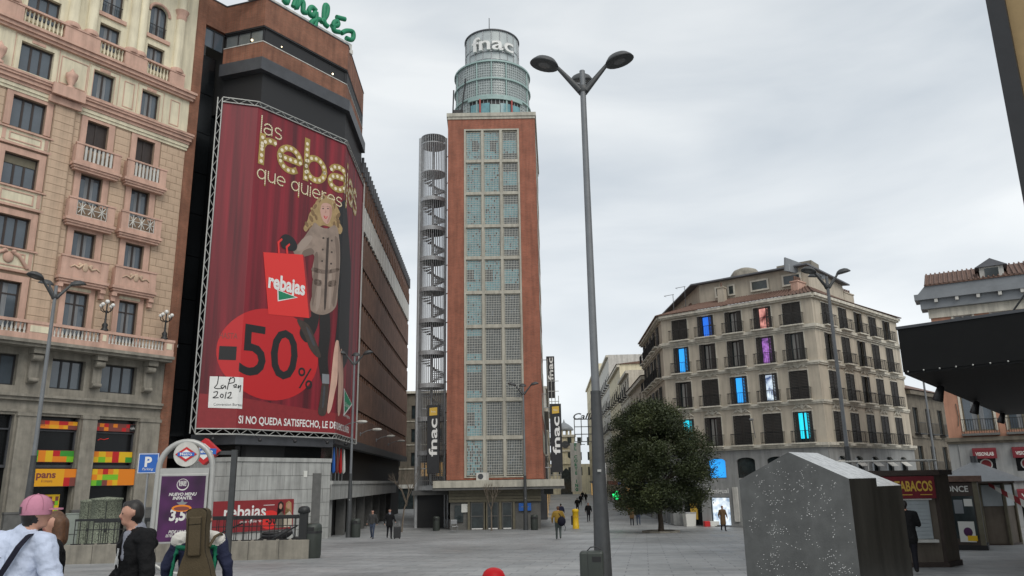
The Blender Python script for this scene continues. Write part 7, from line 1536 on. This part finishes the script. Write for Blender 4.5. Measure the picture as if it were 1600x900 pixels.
def bare_tree(x, y, H_, label, lean=.03, seed=1, up=.42):
    z = gz(y); r_ = random.Random(seed); t = Thing('bare_tree', label, 'tree', (x,y,z), 0, 'leafless street saplings'); tz = z+H_*up
    f = MB(); f.tube([(0,0,z),(lean*H_*.3,0,z+H_*.3),(lean*H_*up*1.6,0,tz)], [.07,.055,.045], 7); t.part(f, 'trunk', 'bark_light'); f = MB()
    def br(p, d, L_, r, n):
        e = p+d*L_; f.tube([tuple(p),tuple(p.lerp(e,.5)+Vector((r_.gauss(0,.02),r_.gauss(0,.02),0))),tuple(e)], [r,r*.8,r*.6], 5, False)
        if n:
            for k in range(r_.randint(2,3)): d2 = (d+Vector((r_.gauss(0,.32),r_.gauss(0,.32),r_.uniform(0,.25)))).normalized(); br(e, d2, L_*r_.uniform(.6,.8), r*.6, n-1)
    for k in range(5): a = k*1.3; br(Vector((lean*H_*up*1.6,0,tz-.1*k)), Vector((math.cos(a)*.45,math.sin(a)*.45,1)).normalized(), H_*.2, .036, 3)
    t.part(f, 'twigs', 'bark_light')
p = atY(628,815,63.5); bare_tree(p.x, 63.5, 5.6, 'leafless sapling leaning beside the two men under the store', .09, 3)
p = atY(768,826,63.2); bare_tree(p.x, 63.2, 4.2, 'thin leafless sapling with stakes in front of the tower doors', .0, 5)

# ================================================================== people
def capsule_body(caps, voxel, smooth_it=4):
    """one continuous figure: tapered limbs merged by a voxel remesh, materials by nearest limb"""
    mbb = MB()
    for p0, r0, p1, r1, mt_ in caps:
        p0, p1 = Vector(p0), Vector(p1); L_ = (p1-p0).length
        if L_ < 1e-4: mbb.ball(tuple(p0), r0, n=14, k=10); continue
        n = max(2, int(L_/.05)); pts = []; rs_ = []
        t = (p1-p0)/L_
        for k in range(5): a = math.pi/2*(1-k/4); pts.append(p0-t*r0*math.sin(a)); rs_.append(max(.0015, r0*math.cos(a)))
        for k in range(1, n): pts.append(p0.lerp(p1,k/n)); rs_.append(r0+(r1-r0)*k/n)
        for k in range(5): a = math.pi/2*k/4; pts.append(p1+t*r1*math.sin(a)); rs_.append(max(.0015, r1*math.cos(a)))
        mbb.tube([tuple(q) for q in pts], rs_, 14)
    names = []
    for c in caps:
        if c[4] not in names: names.append(c[4])
    me = mbb.mesh('tmp', names); ob = bpy.data.objects.new('tmp', me); COL.objects.link(ob)
    md = ob.modifiers.new('r','REMESH'); md.mode = 'VOXEL'; md.voxel_size = voxel; md.use_smooth_shade = True
    sm_ = ob.modifiers.new('s','SMOOTH'); sm_.factor = .5; sm_.iterations = smooth_it
    dg = bpy.context.evaluated_depsgraph_get(); dg.update(); me2 = bpy.data.meshes.new_from_object(ob.evaluated_get(dg)); bpy.data.objects.remove(ob); bpy.data.meshes.remove(me)
    me2.materials.clear()
    for n_ in names: me2.materials.append(MATS[n_])
    segs = [(Vector(c[0]),c[1],Vector(c[2])-Vector(c[0]),c[3],names.index(c[4])) for c in caps]
    idx = []
    for po in me2.polygons:
        q = po.center; best = 9; bi = 0
        for p0, r0, d, r1, mi in segs:
            dd = d.dot(d); t = 0 if dd < 1e-9 else max(0,min(1,(q-p0).dot(d)/dd)); v = (q-p0-d*t).length-(r0+(r1-r0)*t)
            if v < best: best = v; bi = mi
        idx.append(bi)
    if voxel < .015:      # creases in the cloth as real relief
        from mathutils import noise
        cloth = {}
        for po, mi in zip(me2.polygons, idx):
            if names[mi] not in ('skin','lip','hair_dark','hair_brown'):
                for vi in po.vertices: cloth[vi] = 1
        nrm = [v.normal.copy() for v in me2.vertices]
        for vi in cloth:
            v = me2.vertices[vi]; p = v.co; a = noise.noise(Vector((p.x*7+p.z*3, p.y*7, p.z*9-p.x*4))); b = noise.noise(Vector((p.x*15, p.y*15+4, p.z*16)))
            v.co = p+nrm[vi]*(.013*(.5-abs(a)*2)+.004*b)
    me2.polygons.foreach_set('material_index', idx); me2.polygons.foreach_set('use_smooth', [True]*len(idx)); me2.update(); return me2
def figure(top='coat_black', legs='jeans', shoes='shoe', skin='skin', stride=.0, arms=((.1,.05),(.1,.05)), coat=0.0, lean=0.0, head_turn=0.0, bulk=1.0, hair='hair_dark', fingers=True, head_off=(0,0), collar=None, hands=None, bend=None):
    """capsules of a 1.75 m figure facing -y; stride splits the legs, coat lengthens the jacket"""
    b = bulk; C_ = []
    hipz, kz, az = .93, .50, .09
    for s in (-1,1):
        st = stride*s; hip = (s*.095,0,hipz); kn = (s*.10,-st*.45-.02,kz); an = (s*.105,-st*.95+(.06 if st < 0 else 0),az+(.05 if st < 0 else 0))
        C_ += [(hip,.098*b,kn,.066*b,legs),(kn,.064*b,an,.05*b,legs),((an[0],an[1]+.02,an[2]-.035),.046,(an[0]+s*.015,an[1]-.15,an[2]-.05),.036,shoes)]
        sh = (s*.185*b, .01-lean*.5, 1.41); ax, ay = arms[0 if s < 0 else 1]
        if hands and hands[0 if s < 0 else 1]:
            el, wr = hands[0 if s < 0 else 1]
        else:
            el = (sh[0]+s*(.06+ax*.5), sh[1]+.03-ay*.2, 1.13); wr = (el[0]+s*(.0), el[1]-.06-ay, .90+abs(ay)*.35)
        C_ += [(sh,.075*b,el,.058*b,top),(el,.056*b,wr,.042*b,top)]
        wv = Vector(wr); dv = (Vector(wr)-Vector(el)).normalized(); hd = wv+dv*.085
        C_.append((tuple(wv+dv*.02),.028,tuple(hd),.034,skin))
        if fingers:
            side = dv.cross(Vector((1,0,0))).normalized()
            for k, ln in enumerate((.062,.072,.068,.055)): base = hd+side*(-.027+.018*k)+dv*.01; tip = base+dv*ln*.75+Vector((-s*.012,0,0)); C_.append((tuple(base),.0095,tuple(tip),.008,skin)); C_.append((tuple(tip),.0085,tuple(tip+dv*ln*.4+Vector((-s*.02,0,0))),.007,skin))
            tb = wv+dv*.05-side*.03; C_.append((tuple(tb),.012,tuple(tb+dv*.05-side*.025),.009,skin))
    tl = lean
    for s in (-1,1):
        C_ += [((s*.07,.0,hipz+.02),.115*b,(s*.075,-tl*.2,1.18),.115*b,top),((s*.075,-tl*.2,1.18),.115*b,(s*.09,-tl*.5,1.34),.118*b,top),((s*.03,-tl*.5,1.41),.085*b,(s*.17*b,-tl*.5+.01,1.405),.08*b,top)]
        if coat: C_.append(((s*.075,.0,hipz+.05),.12*b,(s*.085,0,hipz-coat),.125*b,top))
    C_.append(((0,-tl*.5,1.38),.09*b,(0,-tl*.55,1.45),.07,top))
    hx, hy = head_off; hc = Vector((hx, -tl*.9-.015+hy, 1.62))
    C_.append(((0,-tl*.55,1.42),.062,(hx*.8,hc.y+.01,1.54),.056,skin))
    if collar: C_.append(((0,-tl*.55,1.43),.085,(hx*.3,-tl*.6,1.475),.078,collar))
    HS = .88; T = Matrix.Translation(hc) @ Matrix.Rotation(head_turn,4,'Z') @ Matrix.Scale(HS,4)
    def H(p): return tuple(T @ Vector(p))
    hd_ = [(H((0,.005,.03)),.092,H((0,-.012,.02)),.09,skin),(H((0,-.03,-.03)),.07,H((0,-.048,-.075)),.045,skin),(H((0,-.095,.0)),.012,H((0,-.112,-.022)),.015,skin),(H((-.03,-.083,.022)),.016,H((.03,-.083,.022)),.016,skin),(H((-.018,-.088,-.052)),.010,H((.018,-.088,-.052)),.010,'lip'),
           (H((-.088,.0,-.005)),.014,H((-.09,.005,.02)),.018,skin),(H((.088,.0,-.005)),.014,H((.09,.005,.02)),.018,skin)]
    if hair: hd_ += [(H((0,.022,.05)),.094,H((0,.035,.0)),.088,hair),(H((0,-.045,.085)),.05,H((0,.02,.075)),.075,hair),(H((0,.05,-.03)),.068,H((0,.04,-.07)),.055,hair)]
    C_ += [(a,b_*HS,c,d*HS,e) for a,b_,c,d,e in hd_]
    return C_, T
def person(caps, x, y, rot, label, h=1.75, voxel=.03, parts=None, group=None, T=None):
    me = capsule_body(caps, voxel); z = gz(y); t = Thing('person', label, 'person', (x,y,z), rot, group); s = h/1.75
    o = t.part(me, 'body', None); o.scale = (s,s,s)
    if parts:
        for nm, mb2, mt_ in parts: q = t.part(mb2.mesh(nm, mt_), nm, None, o)
    if T is not None:      # eyes
        for sx in (-1,1):
            e = MB(); e.ball(tuple(T @ Vector((sx*.034,-.083,.008))), .011, n=8, k=6); t.part(e.mesh('eye','hair_dark'), 'eye', None, o)
    return t
for nm, c_, r_ in (('coat_black',(.010,.010,.011),.8),('jeans',(.05,.065,.10),.9),('jeans_grey',(.07,.085,.08),.9),('shoe',(.02,.018,.016),.6),('trousers_dark',(.012,.012,.016),.85),('coat_brown',(.12,.075,.04),.85),('jacket_ochre',(.27,.17,.035),.85),('jacket_grey',(.05,.05,.05),.85),('jacket_pale',(.50,.56,.70),.75),('cap_pink',(.50,.22,.30),.8),('navy',(.022,.026,.055),.8),('shirt_grey',(.22,.23,.27),.9),('lip',(.33,.13,.11),.5),('case_olive',(.085,.066,.040),.75),('case_edge',(.02,.017,.012),.7),('piping_green',(.01,.14,.075),.6),('panel_white',(.62,.60,.55),.8),('cap_red',(.42,.008,.012),.45),('strap',(.012,.012,.022),.7)):
    m_ = mat(nm, c_, r_, var=.16, scale=6, bump=.9 if nm in ('jacket_pale','coat_black','navy','coat_brown','jacket_ochre','jeans','panel_white') else (.5 if nm == 'case_olive' else 0), bscale=8 if nm != 'case_olive' else 60, spec=.15)
    for nd in m_.node_tree.nodes:
        if nd.type == 'BUMP': nd.inputs['Distance'].default_value = .045 if nm != 'case_olive' else .01
mat('cap_seam', (.36,.15,.21), .8); LOWV = .028
c_, T_ = figure('jacket_grey', 'jeans', stride=.16, arms=((.1,.1),(.1,-.02)), fingers=False); person(c_, -9.0, 50.5, rad(-8), 'man in a dark jacket and blue jeans walking under the store canopy', 1.76, LOWV, T=T_)
c_, T_ = figure('coat_black', 'trousers_dark', stride=.06, arms=((.12,.0),(.1,.25)), coat=.15, fingers=False, collar='shirt_grey'); person(c_, -7.85, 50.0, rad(20), 'man in a black coat standing with a suitcase under the store canopy', 1.8, LOWV, T=T_)
z = gz(50); t = Thing('suitcase', 'black wheeled suitcase beside the man in the black coat', 'suitcase', (-7.35,49.9,z), .2); f = MB(); f.bbox(-.22,.22,-.13,.13,z+.06,z+.75,.04); t.part(f, 'shell', 'black_metal'); f = MB(); f.tube([(-.12,.1,z+.74),(-.12,.1,z+1.05),(.12,.1,z+1.05),(.12,.1,z+.74)], .012, 6); t.part(f, 'handle', 'steel')
for sx in (-.15,.15): f = MB(); f.tube([(sx,-.04,z+.035),(sx,.04,z+.035)], .035, 10); t.part(f, 'wheel', 'black')
p = gp(873,843); c_, T_ = figure('jacket_ochre', 'jeans_grey', stride=.12, arms=((.12,.12),(.12,.05)), bulk=1.12, lean=.06, hair='hair_brown', fingers=False); person(c_, p.x, p.y, rad(176), 'man in an ochre jacket walking away with a dark shoulder bag', 1.78, LOWV)
t = Thing('shoulder_bag', 'dark bag slung at the hip of the man in the ochre jacket', 'bag', (p.x+.18,p.y-.2,gz(p.y)+.75), 0); zb_ = gz(p.y)+.75; f = MB(); f.ball((0,0,zb_+.22), .23, .14, .26); t.part(f, 'pouch', 'strap'); f = MB(); f.tube([(.0,.06,zb_+.4),(-.12,.1,zb_+.62),(-.3,.3,zb_+.72)], .02, 6); f.tube([(.1,-.05,zb_+.1),(.2,-.02,zb_-.1),(.16,0,zb_-.3)], .015, 6); t.part(f, 'strap', 'strap')
p = gp(1131,830); c_, T_ = figure('coat_brown', 'trousers_dark', stride=.08, coat=.42, hair='hair_brown', fingers=False); person(c_, p.x, p.y, rad(10), 'woman in a long brown coat passing the bright shop window', 1.66, LOWV, T=T_)
for k, (px, py, tp, lg, rt, lb, h_) in enumerate(((988,822,'coat_brown','trousers_dark',170,'woman in brown of the couple walking under the tree',1.66),(998,821,'coat_black','jeans',172,'man in black of the couple walking under the tree',1.78),(920,816,'coat_black','trousers_dark',5,'lone dark figure walking in the shopping street left of the lamp',1.75),(877,818,'navy','jeans',180,'person in navy standing by the right flank of the tower',1.75))):
    p = gp(px, py); c_, T_ = figure(tp, lg, stride=.12*(1 if k%2 else -1), coat=.2 if tp == 'coat_brown' else 0, fingers=False); person(c_, p.x, min(p.y,84), rad(rt), lb, h_, .035)
for k, (X_, Y_, rt, lb) in enumerate(((10.6,104,0,'small far figure walking towards the clock tower'),(7.4,96,180,'small far figure walking by the pale left street building'),(12.6,150,0,'tiny dark figure farthest down the shopping street'),(9.6,118,0,'tiny far figure left of the lamp in the shopping street'),(11.6,132,180,'tiny far figure beside the lamp in the distance'),(-9.3,78,0,'dark figure in the shade of the side street'))):
    c_, T_ = figure('coat_black', 'trousers_dark', stride=.15, fingers=False); person(c_, X_, Y_, rad(rt), lb, 1.72, .045)
kp = atY(1420,850,19.6); c_, T_ = figure('coat_black', 'trousers_dark', stride=.05, coat=.12, arms=((.12,.2),(.1,.1)), bulk=1.12, hands=((( -.27,-.05,1.16),(-.12,-.26,1.22)),((.27,-.05,1.16),(.12,-.27,1.25)))); person(c_, kp.x, 19.6, rad(150), 'person all in black facing the closed tobacco kiosk', 1.72, .02)

# ------------------------------------------------------------------ foreground people
# man in a pale jacket and pink cap, seen from behind, turning right
D = 6.3; wx = atY(24,850,D).x; gW = gz(D)
c_, T_ = figure('jacket_pale', 'jeans', stride=.05, arms=((.16,.05),(.12,.06)), bulk=1.2, lean=.05, head_turn=rad(-45), collar='jacket_pale', head_off=(-.10,0), hair='hair_dark'); hW = 1.80; wrot = rad(172)
cap = MB(); cap.lathe([(.106,.0),(.112,.04),(.110,.08),(.094,.125),(.062,.155),(.03,.168),(.005,.17)], (0,.008,0), 24, sy=1.12); cap.xf(T_)
brim = MB(); bp_ = [(.085*math.sin(a), -.075-.125*math.cos(a), .055-.018*abs(math.sin(a))*0) for a in [math.pi*(k/10-.5) for k in range(11)]]
brim.add([(x_,y_-.0,.052) for x_,y_,z_ in bp_]+[(x_,y_,.038) for x_,y_,z_ in bp_]+[(.085,-.03,.055),(-.085,-.03,.055)], [tuple(range(10,-1,-1)), tuple(range(11,22))]+[(k,k+1,12+k,11+k) for k in range(10)]); brim.xf(T_)
jh = MB(); jh.tube([(.27,-.02,1.36),(.25,.03,1.3)], .002, 4)
seam = MB()
for k in range(6):
    a = k*math.pi/3+.3; seam.tube([(r*math.cos(a)*1.012, .008+r*math.sin(a)*1.12*1.012, zz_+.001) for r, zz_ in ((.112,.04),(.110,.08),(.094,.125),(.062,.155),(.03,.168),(.004,.171))], .0022, 4)
seam.ball((0,.008,.172), .009, n=8, k=6); seam.xf(T_)
gap = MB(); gap.lathe([(.1155,.012),(.1165,.045),(.1145,.07)], (0,.008,0), 10, a0=rad(65), a1=rad(115), sy=1.12); gap.xf(T_)
WP = person(c_, wx, D, wrot, 'man in a pale blue jacket and pink cap seen from behind', hW, .011, [('cap',cap,'cap_pink'),('cap_brim',brim,'cap_pink'),('cap_seams',seam,'cap_seam'),('cap_opening',gap,'hair_dark')], T=None)
lg = MB(); lg.tube([(.035,.155,1.335),(.01,.157,1.34),(-.01,.158,1.325),(-.03,.156,1.325)], [.004,.006,.005,.002], 5); WP.part(lg.mesh('chest_emblem','metal_dark'), 'emblem', None, WP.o.children[0])
sW = hW/1.75; Mw = Matrix.Translation((wx,D,gW)) @ Matrix.Rotation(wrot,4,'Z') @ Matrix.Scale(sW,4)
t = Thing('messenger_bag', 'dark messenger bag with its strap across the pale jacket', 'bag', (wx,D,gW), 0, world=True)
sp = [(-.155,-.02,1.50),(-.165,.08,1.47),(-.155,.150,1.40),(-.10,.172,1.28),(-.02,.172,1.15),(.06,.168,1.05),(.12,.165,.97)]
f = MB()
for a, b in zip(sp, sp[1:]): pass
vs_ = []
for i, q in enumerate(sp):
    tq = (Vector(sp[min(i+1,len(sp)-1)])-Vector(sp[max(i-1,0)])).normalized(); nq = Vector((0,1,0)) if i > 1 else Vector((0,.4,.9)); sd_ = tq.cross(nq).normalized()*.022
    vs_ += [tuple(Vector(q)+sd_), tuple(Vector(q)-sd_), tuple(Vector(q)+sd_+nq*.006), tuple(Vector(q)-sd_+nq*.006)]
f.add(vs_, [x_ for i in range(len(sp)-1) for x_ in ((4*i+2,4*i+3,4*i+7,4*i+6),(4*i,4*i+4,4*i+5,4*i+1),(4*i,4*i+2,4*i+6,4*i+4),(4*i+1,4*i+5,4*i+7,4*i+3))]); f.xf(Mw); t.part(f, 'strap', 'strap')
f = MB(); f.bbox(.06,.34,.16,.26,.66,.94,.03); f.xf(Mw); t.part(f, 'pouch', 'strap'); f = MB(); f.tube([(.12,.17,.97),(.135,.18,.93)], .009, 6); f.xf(Mw); t.part(f, 'buckle', 'steel')
# person with brown hair in a black coat beyond him
D = 7.4; x_ = atY(86,820,D).x
c_, T_ = figure('coat_black', 'trousers_dark', coat=.3, bulk=1.0, hair='hair_brown', head_turn=rad(25), arms=((.08,.1),(.08,.1)))
c_ += [(tuple(T_ @ Vector((sx*.07,.03,.02))),.06,tuple(T_ @ Vector((sx*.085,.04,-.15))),.055,'hair_brown') for sx in (-1,1)]+[(tuple(T_ @ Vector((0,.07,.0))),.08,tuple(T_ @ Vector((0,.08,-.16))),.075,'hair_brown')]
person(c_, x_, D, rad(-60), 'brown-haired person in a black coat half hidden by the pale jacket', 1.71, .012, T=T_)
# man in the black coat, walking left
D = 7.6; x_ = atY(212,850,D).x
c_, T_ = figure('coat_black', 'trousers_dark', stride=.1, coat=.34, bulk=1.12, head_turn=rad(-10), collar='shirt_grey', arms=((.05,.12),(.05,.02)), head_off=(.02,-.05))
c_ += [((-.09,.1,1.43),.055,(.09,.1,1.43),.055,'coat_black'),((-.07,.13,1.36),.05,(.07,.13,1.36),.05,'coat_black'),((.06,-.10,1.45),.03,(.1,-.12,1.25),.025,'shirt_grey')]
MP = person(c_, x_, D, rad(-48), 'dark-haired man in a black hooded coat walking left', 1.80, .011, T=T_)
f = MB(); q_ = MB(); text(q_, 'dnm', 0, 0, .085, .11, 0, bold=.04); f.add([(x2-.02,-.158-.02*0,1.17+z2+.03*math.sin(x2*30)) for x2,y2,z2 in q_.v], q_.f); q_ = MB(); text(q_, 'y', 0, 0, .12, .05, 0, bold=.06); f.add([(x2+.03,-.16,1.24+z2) for x2,y2,z2 in q_.v], q_.f); MP.part(f.mesh('chest_print','white'), 'chest_print', None, MP.o.children[0])
# person with the guitar case
D = 9.0; gx = atY(313,822,D).x; gG = gz(D)
c_, T_ = figure('navy', 'trousers_dark', bulk=1.18, lean=.05, arms=((.14,.03),(.14,.03)), collar='panel_white', hair='hair_dark', head_off=(.0,-.06))
for sx in (-1,1): c_ += [((sx*.07,.02,1.44),.085,(sx*.22,.03,1.425),.083,'panel_white'),((sx*.215,.075,1.34),.018,(sx*.245,.115,1.02),.018,'piping_green'),((sx*.05,.145,1.335),.018,(sx*.215,.085,1.345),.018,'piping_green')]
GPn = person(c_, gx, D, rad(180), 'person in a navy, white and green jacket carrying a guitar', 1.70, .011)
GC = Thing('guitar_case', 'olive soft guitar case carried upright on the back', 'guitar case', (atY(315,822,D-.32).x,D-.32,gG+.58), 0, world=False); z = gG+.58
def outline(pts, n=5): return spline(pts, n)
go = outline([(0,z-.02),(.17,z+.0),(.25,z+.14),(.235,z+.30),(.19,z+.42),(.165,z+.52),(.135,z+.62),(.105,z+.72),(.10,z+.95),(.108,z+1.08),(.09,z+1.135),(0,z+1.145),(-.09,z+1.135),(-.108,z+1.08),(-.10,z+.95),(-.105,z+.72),(-.135,z+.62),(-.165,z+.52),(-.19,z+.42),(-.235,z+.30),(-.25,z+.14),(-.17,z+.0)])
Mt = Matrix.Translation((0,0,z)) @ Matrix.Rotation(rad(-2),4,'Y') @ Matrix.Translation((0,0,-z))
bmx = bmesh.new(); fr_ = [bmx.verts.new((x2,-.07,z2)) for x2,z2 in go]; bk_ = [bmx.verts.new((x2,.07,z2)) for x2,z2 in go]; n = len(go)
bmx.faces.new(fr_); bmx.faces.new(bk_[::-1])
for i in range(n): bmx.faces.new((fr_[(i+1)%n],fr_[i],bk_[i],bk_[(i+1)%n]))
eds = [e for e in bmx.edges if abs(e.verts[0].co.y-e.verts[1].co.y) < 1e-5]; bmesh.ops.bevel(bmx, geom=eds, offset=.028, segments=4, affect='EDGES', profile=.5); bmesh.ops.recalc_face_normals(bmx, faces=bmx.faces[:])
f = MB(); bmx.verts.index_update(); f.add([v.co[:] for v in bmx.verts], [[v.index for v in fc.verts] for fc in bmx.faces]); bmx.free(); f.xf(Mt); GC.part(f, 'shell', 'case_olive')
f = MB(); f.tube([(x2*.99,-.062,z+(z2-z)*.998) for x2,z2 in go]+[(go[0][0]*.99,-.062,z+(go[0][1]-z)*.998)], .006, 6); f.xf(Mt); GC.part(f, 'piping', 'case_edge')
f = MB(); f.bbox(-.07,.07,-.105,-.055,z+.66,z+1.06,.015); f.xf(Mt); pk = GC.part(f, 'neck_pocket', 'case_olive'); f = MB(); f.tube([(-.069,-.103,z+.67),(-.069,-.103,z+1.045),(.069,-.103,z+1.045),(.069,-.103,z+.67)], .004, 5); f.tube([(-.069,-.106,z+.98),(.069,-.106,z+.985)], .004, 5); f.xf(Mt); GC.part(f, 'pocket_zip', 'case_edge', pk)
f = MB(); f.bbox(-.13,.13,-.115,-.055,z+.10,z+.34,.02); f.xf(Mt); pk = GC.part(f, 'front_pocket', 'case_olive'); f = MB(); f.tube([(-.125,-.114,z+.15),(-.122,-.114,z+.32),(-.09,-.116,z+.348),(.09,-.116,z+.352),(.125,-.114,z+.33),(.126,-.114,z+.15)], .005, 5); f.tube([(-.08,-.118,z+.27),(-.05,-.118,z+.30),(-.02,-.118,z+.265),(.02,-.118,z+.29),(.06,-.118,z+.275)], .003, 4); f.xf(Mt); GC.part(f, 'pocket_zip', 'case_edge', pk)
for sx in (-1,1):
    f = MB(); f.tube([(sx*.08,.04,z+.74),(sx*.11,.12,z+.84),(sx*.125,.24,z+.865),(sx*.13,.36,z+.80)], .016, 8); GC.part(f, 'shoulder_strap', 'case_olive')
# child in a red cap at the lower edge
D = 5.6; x_ = atY(771,895,D).x
c_, T_ = figure('navy', 'jeans', hair='hair_dark', bulk=1.05); rc_ = MB(); rc_.lathe([(.125,-.02),(.132,.03),(.128,.09),(.105,.14),(.07,.168),(.03,.18),(.004,.182)], (0,.01,0), 28, sy=1.1); rc_.xf(T_); person(c_, x_, D, rad(175), 'person whose round red cap shows at the bottom edge', 1.245, .012, [('cap',rc_,'cap_red')])
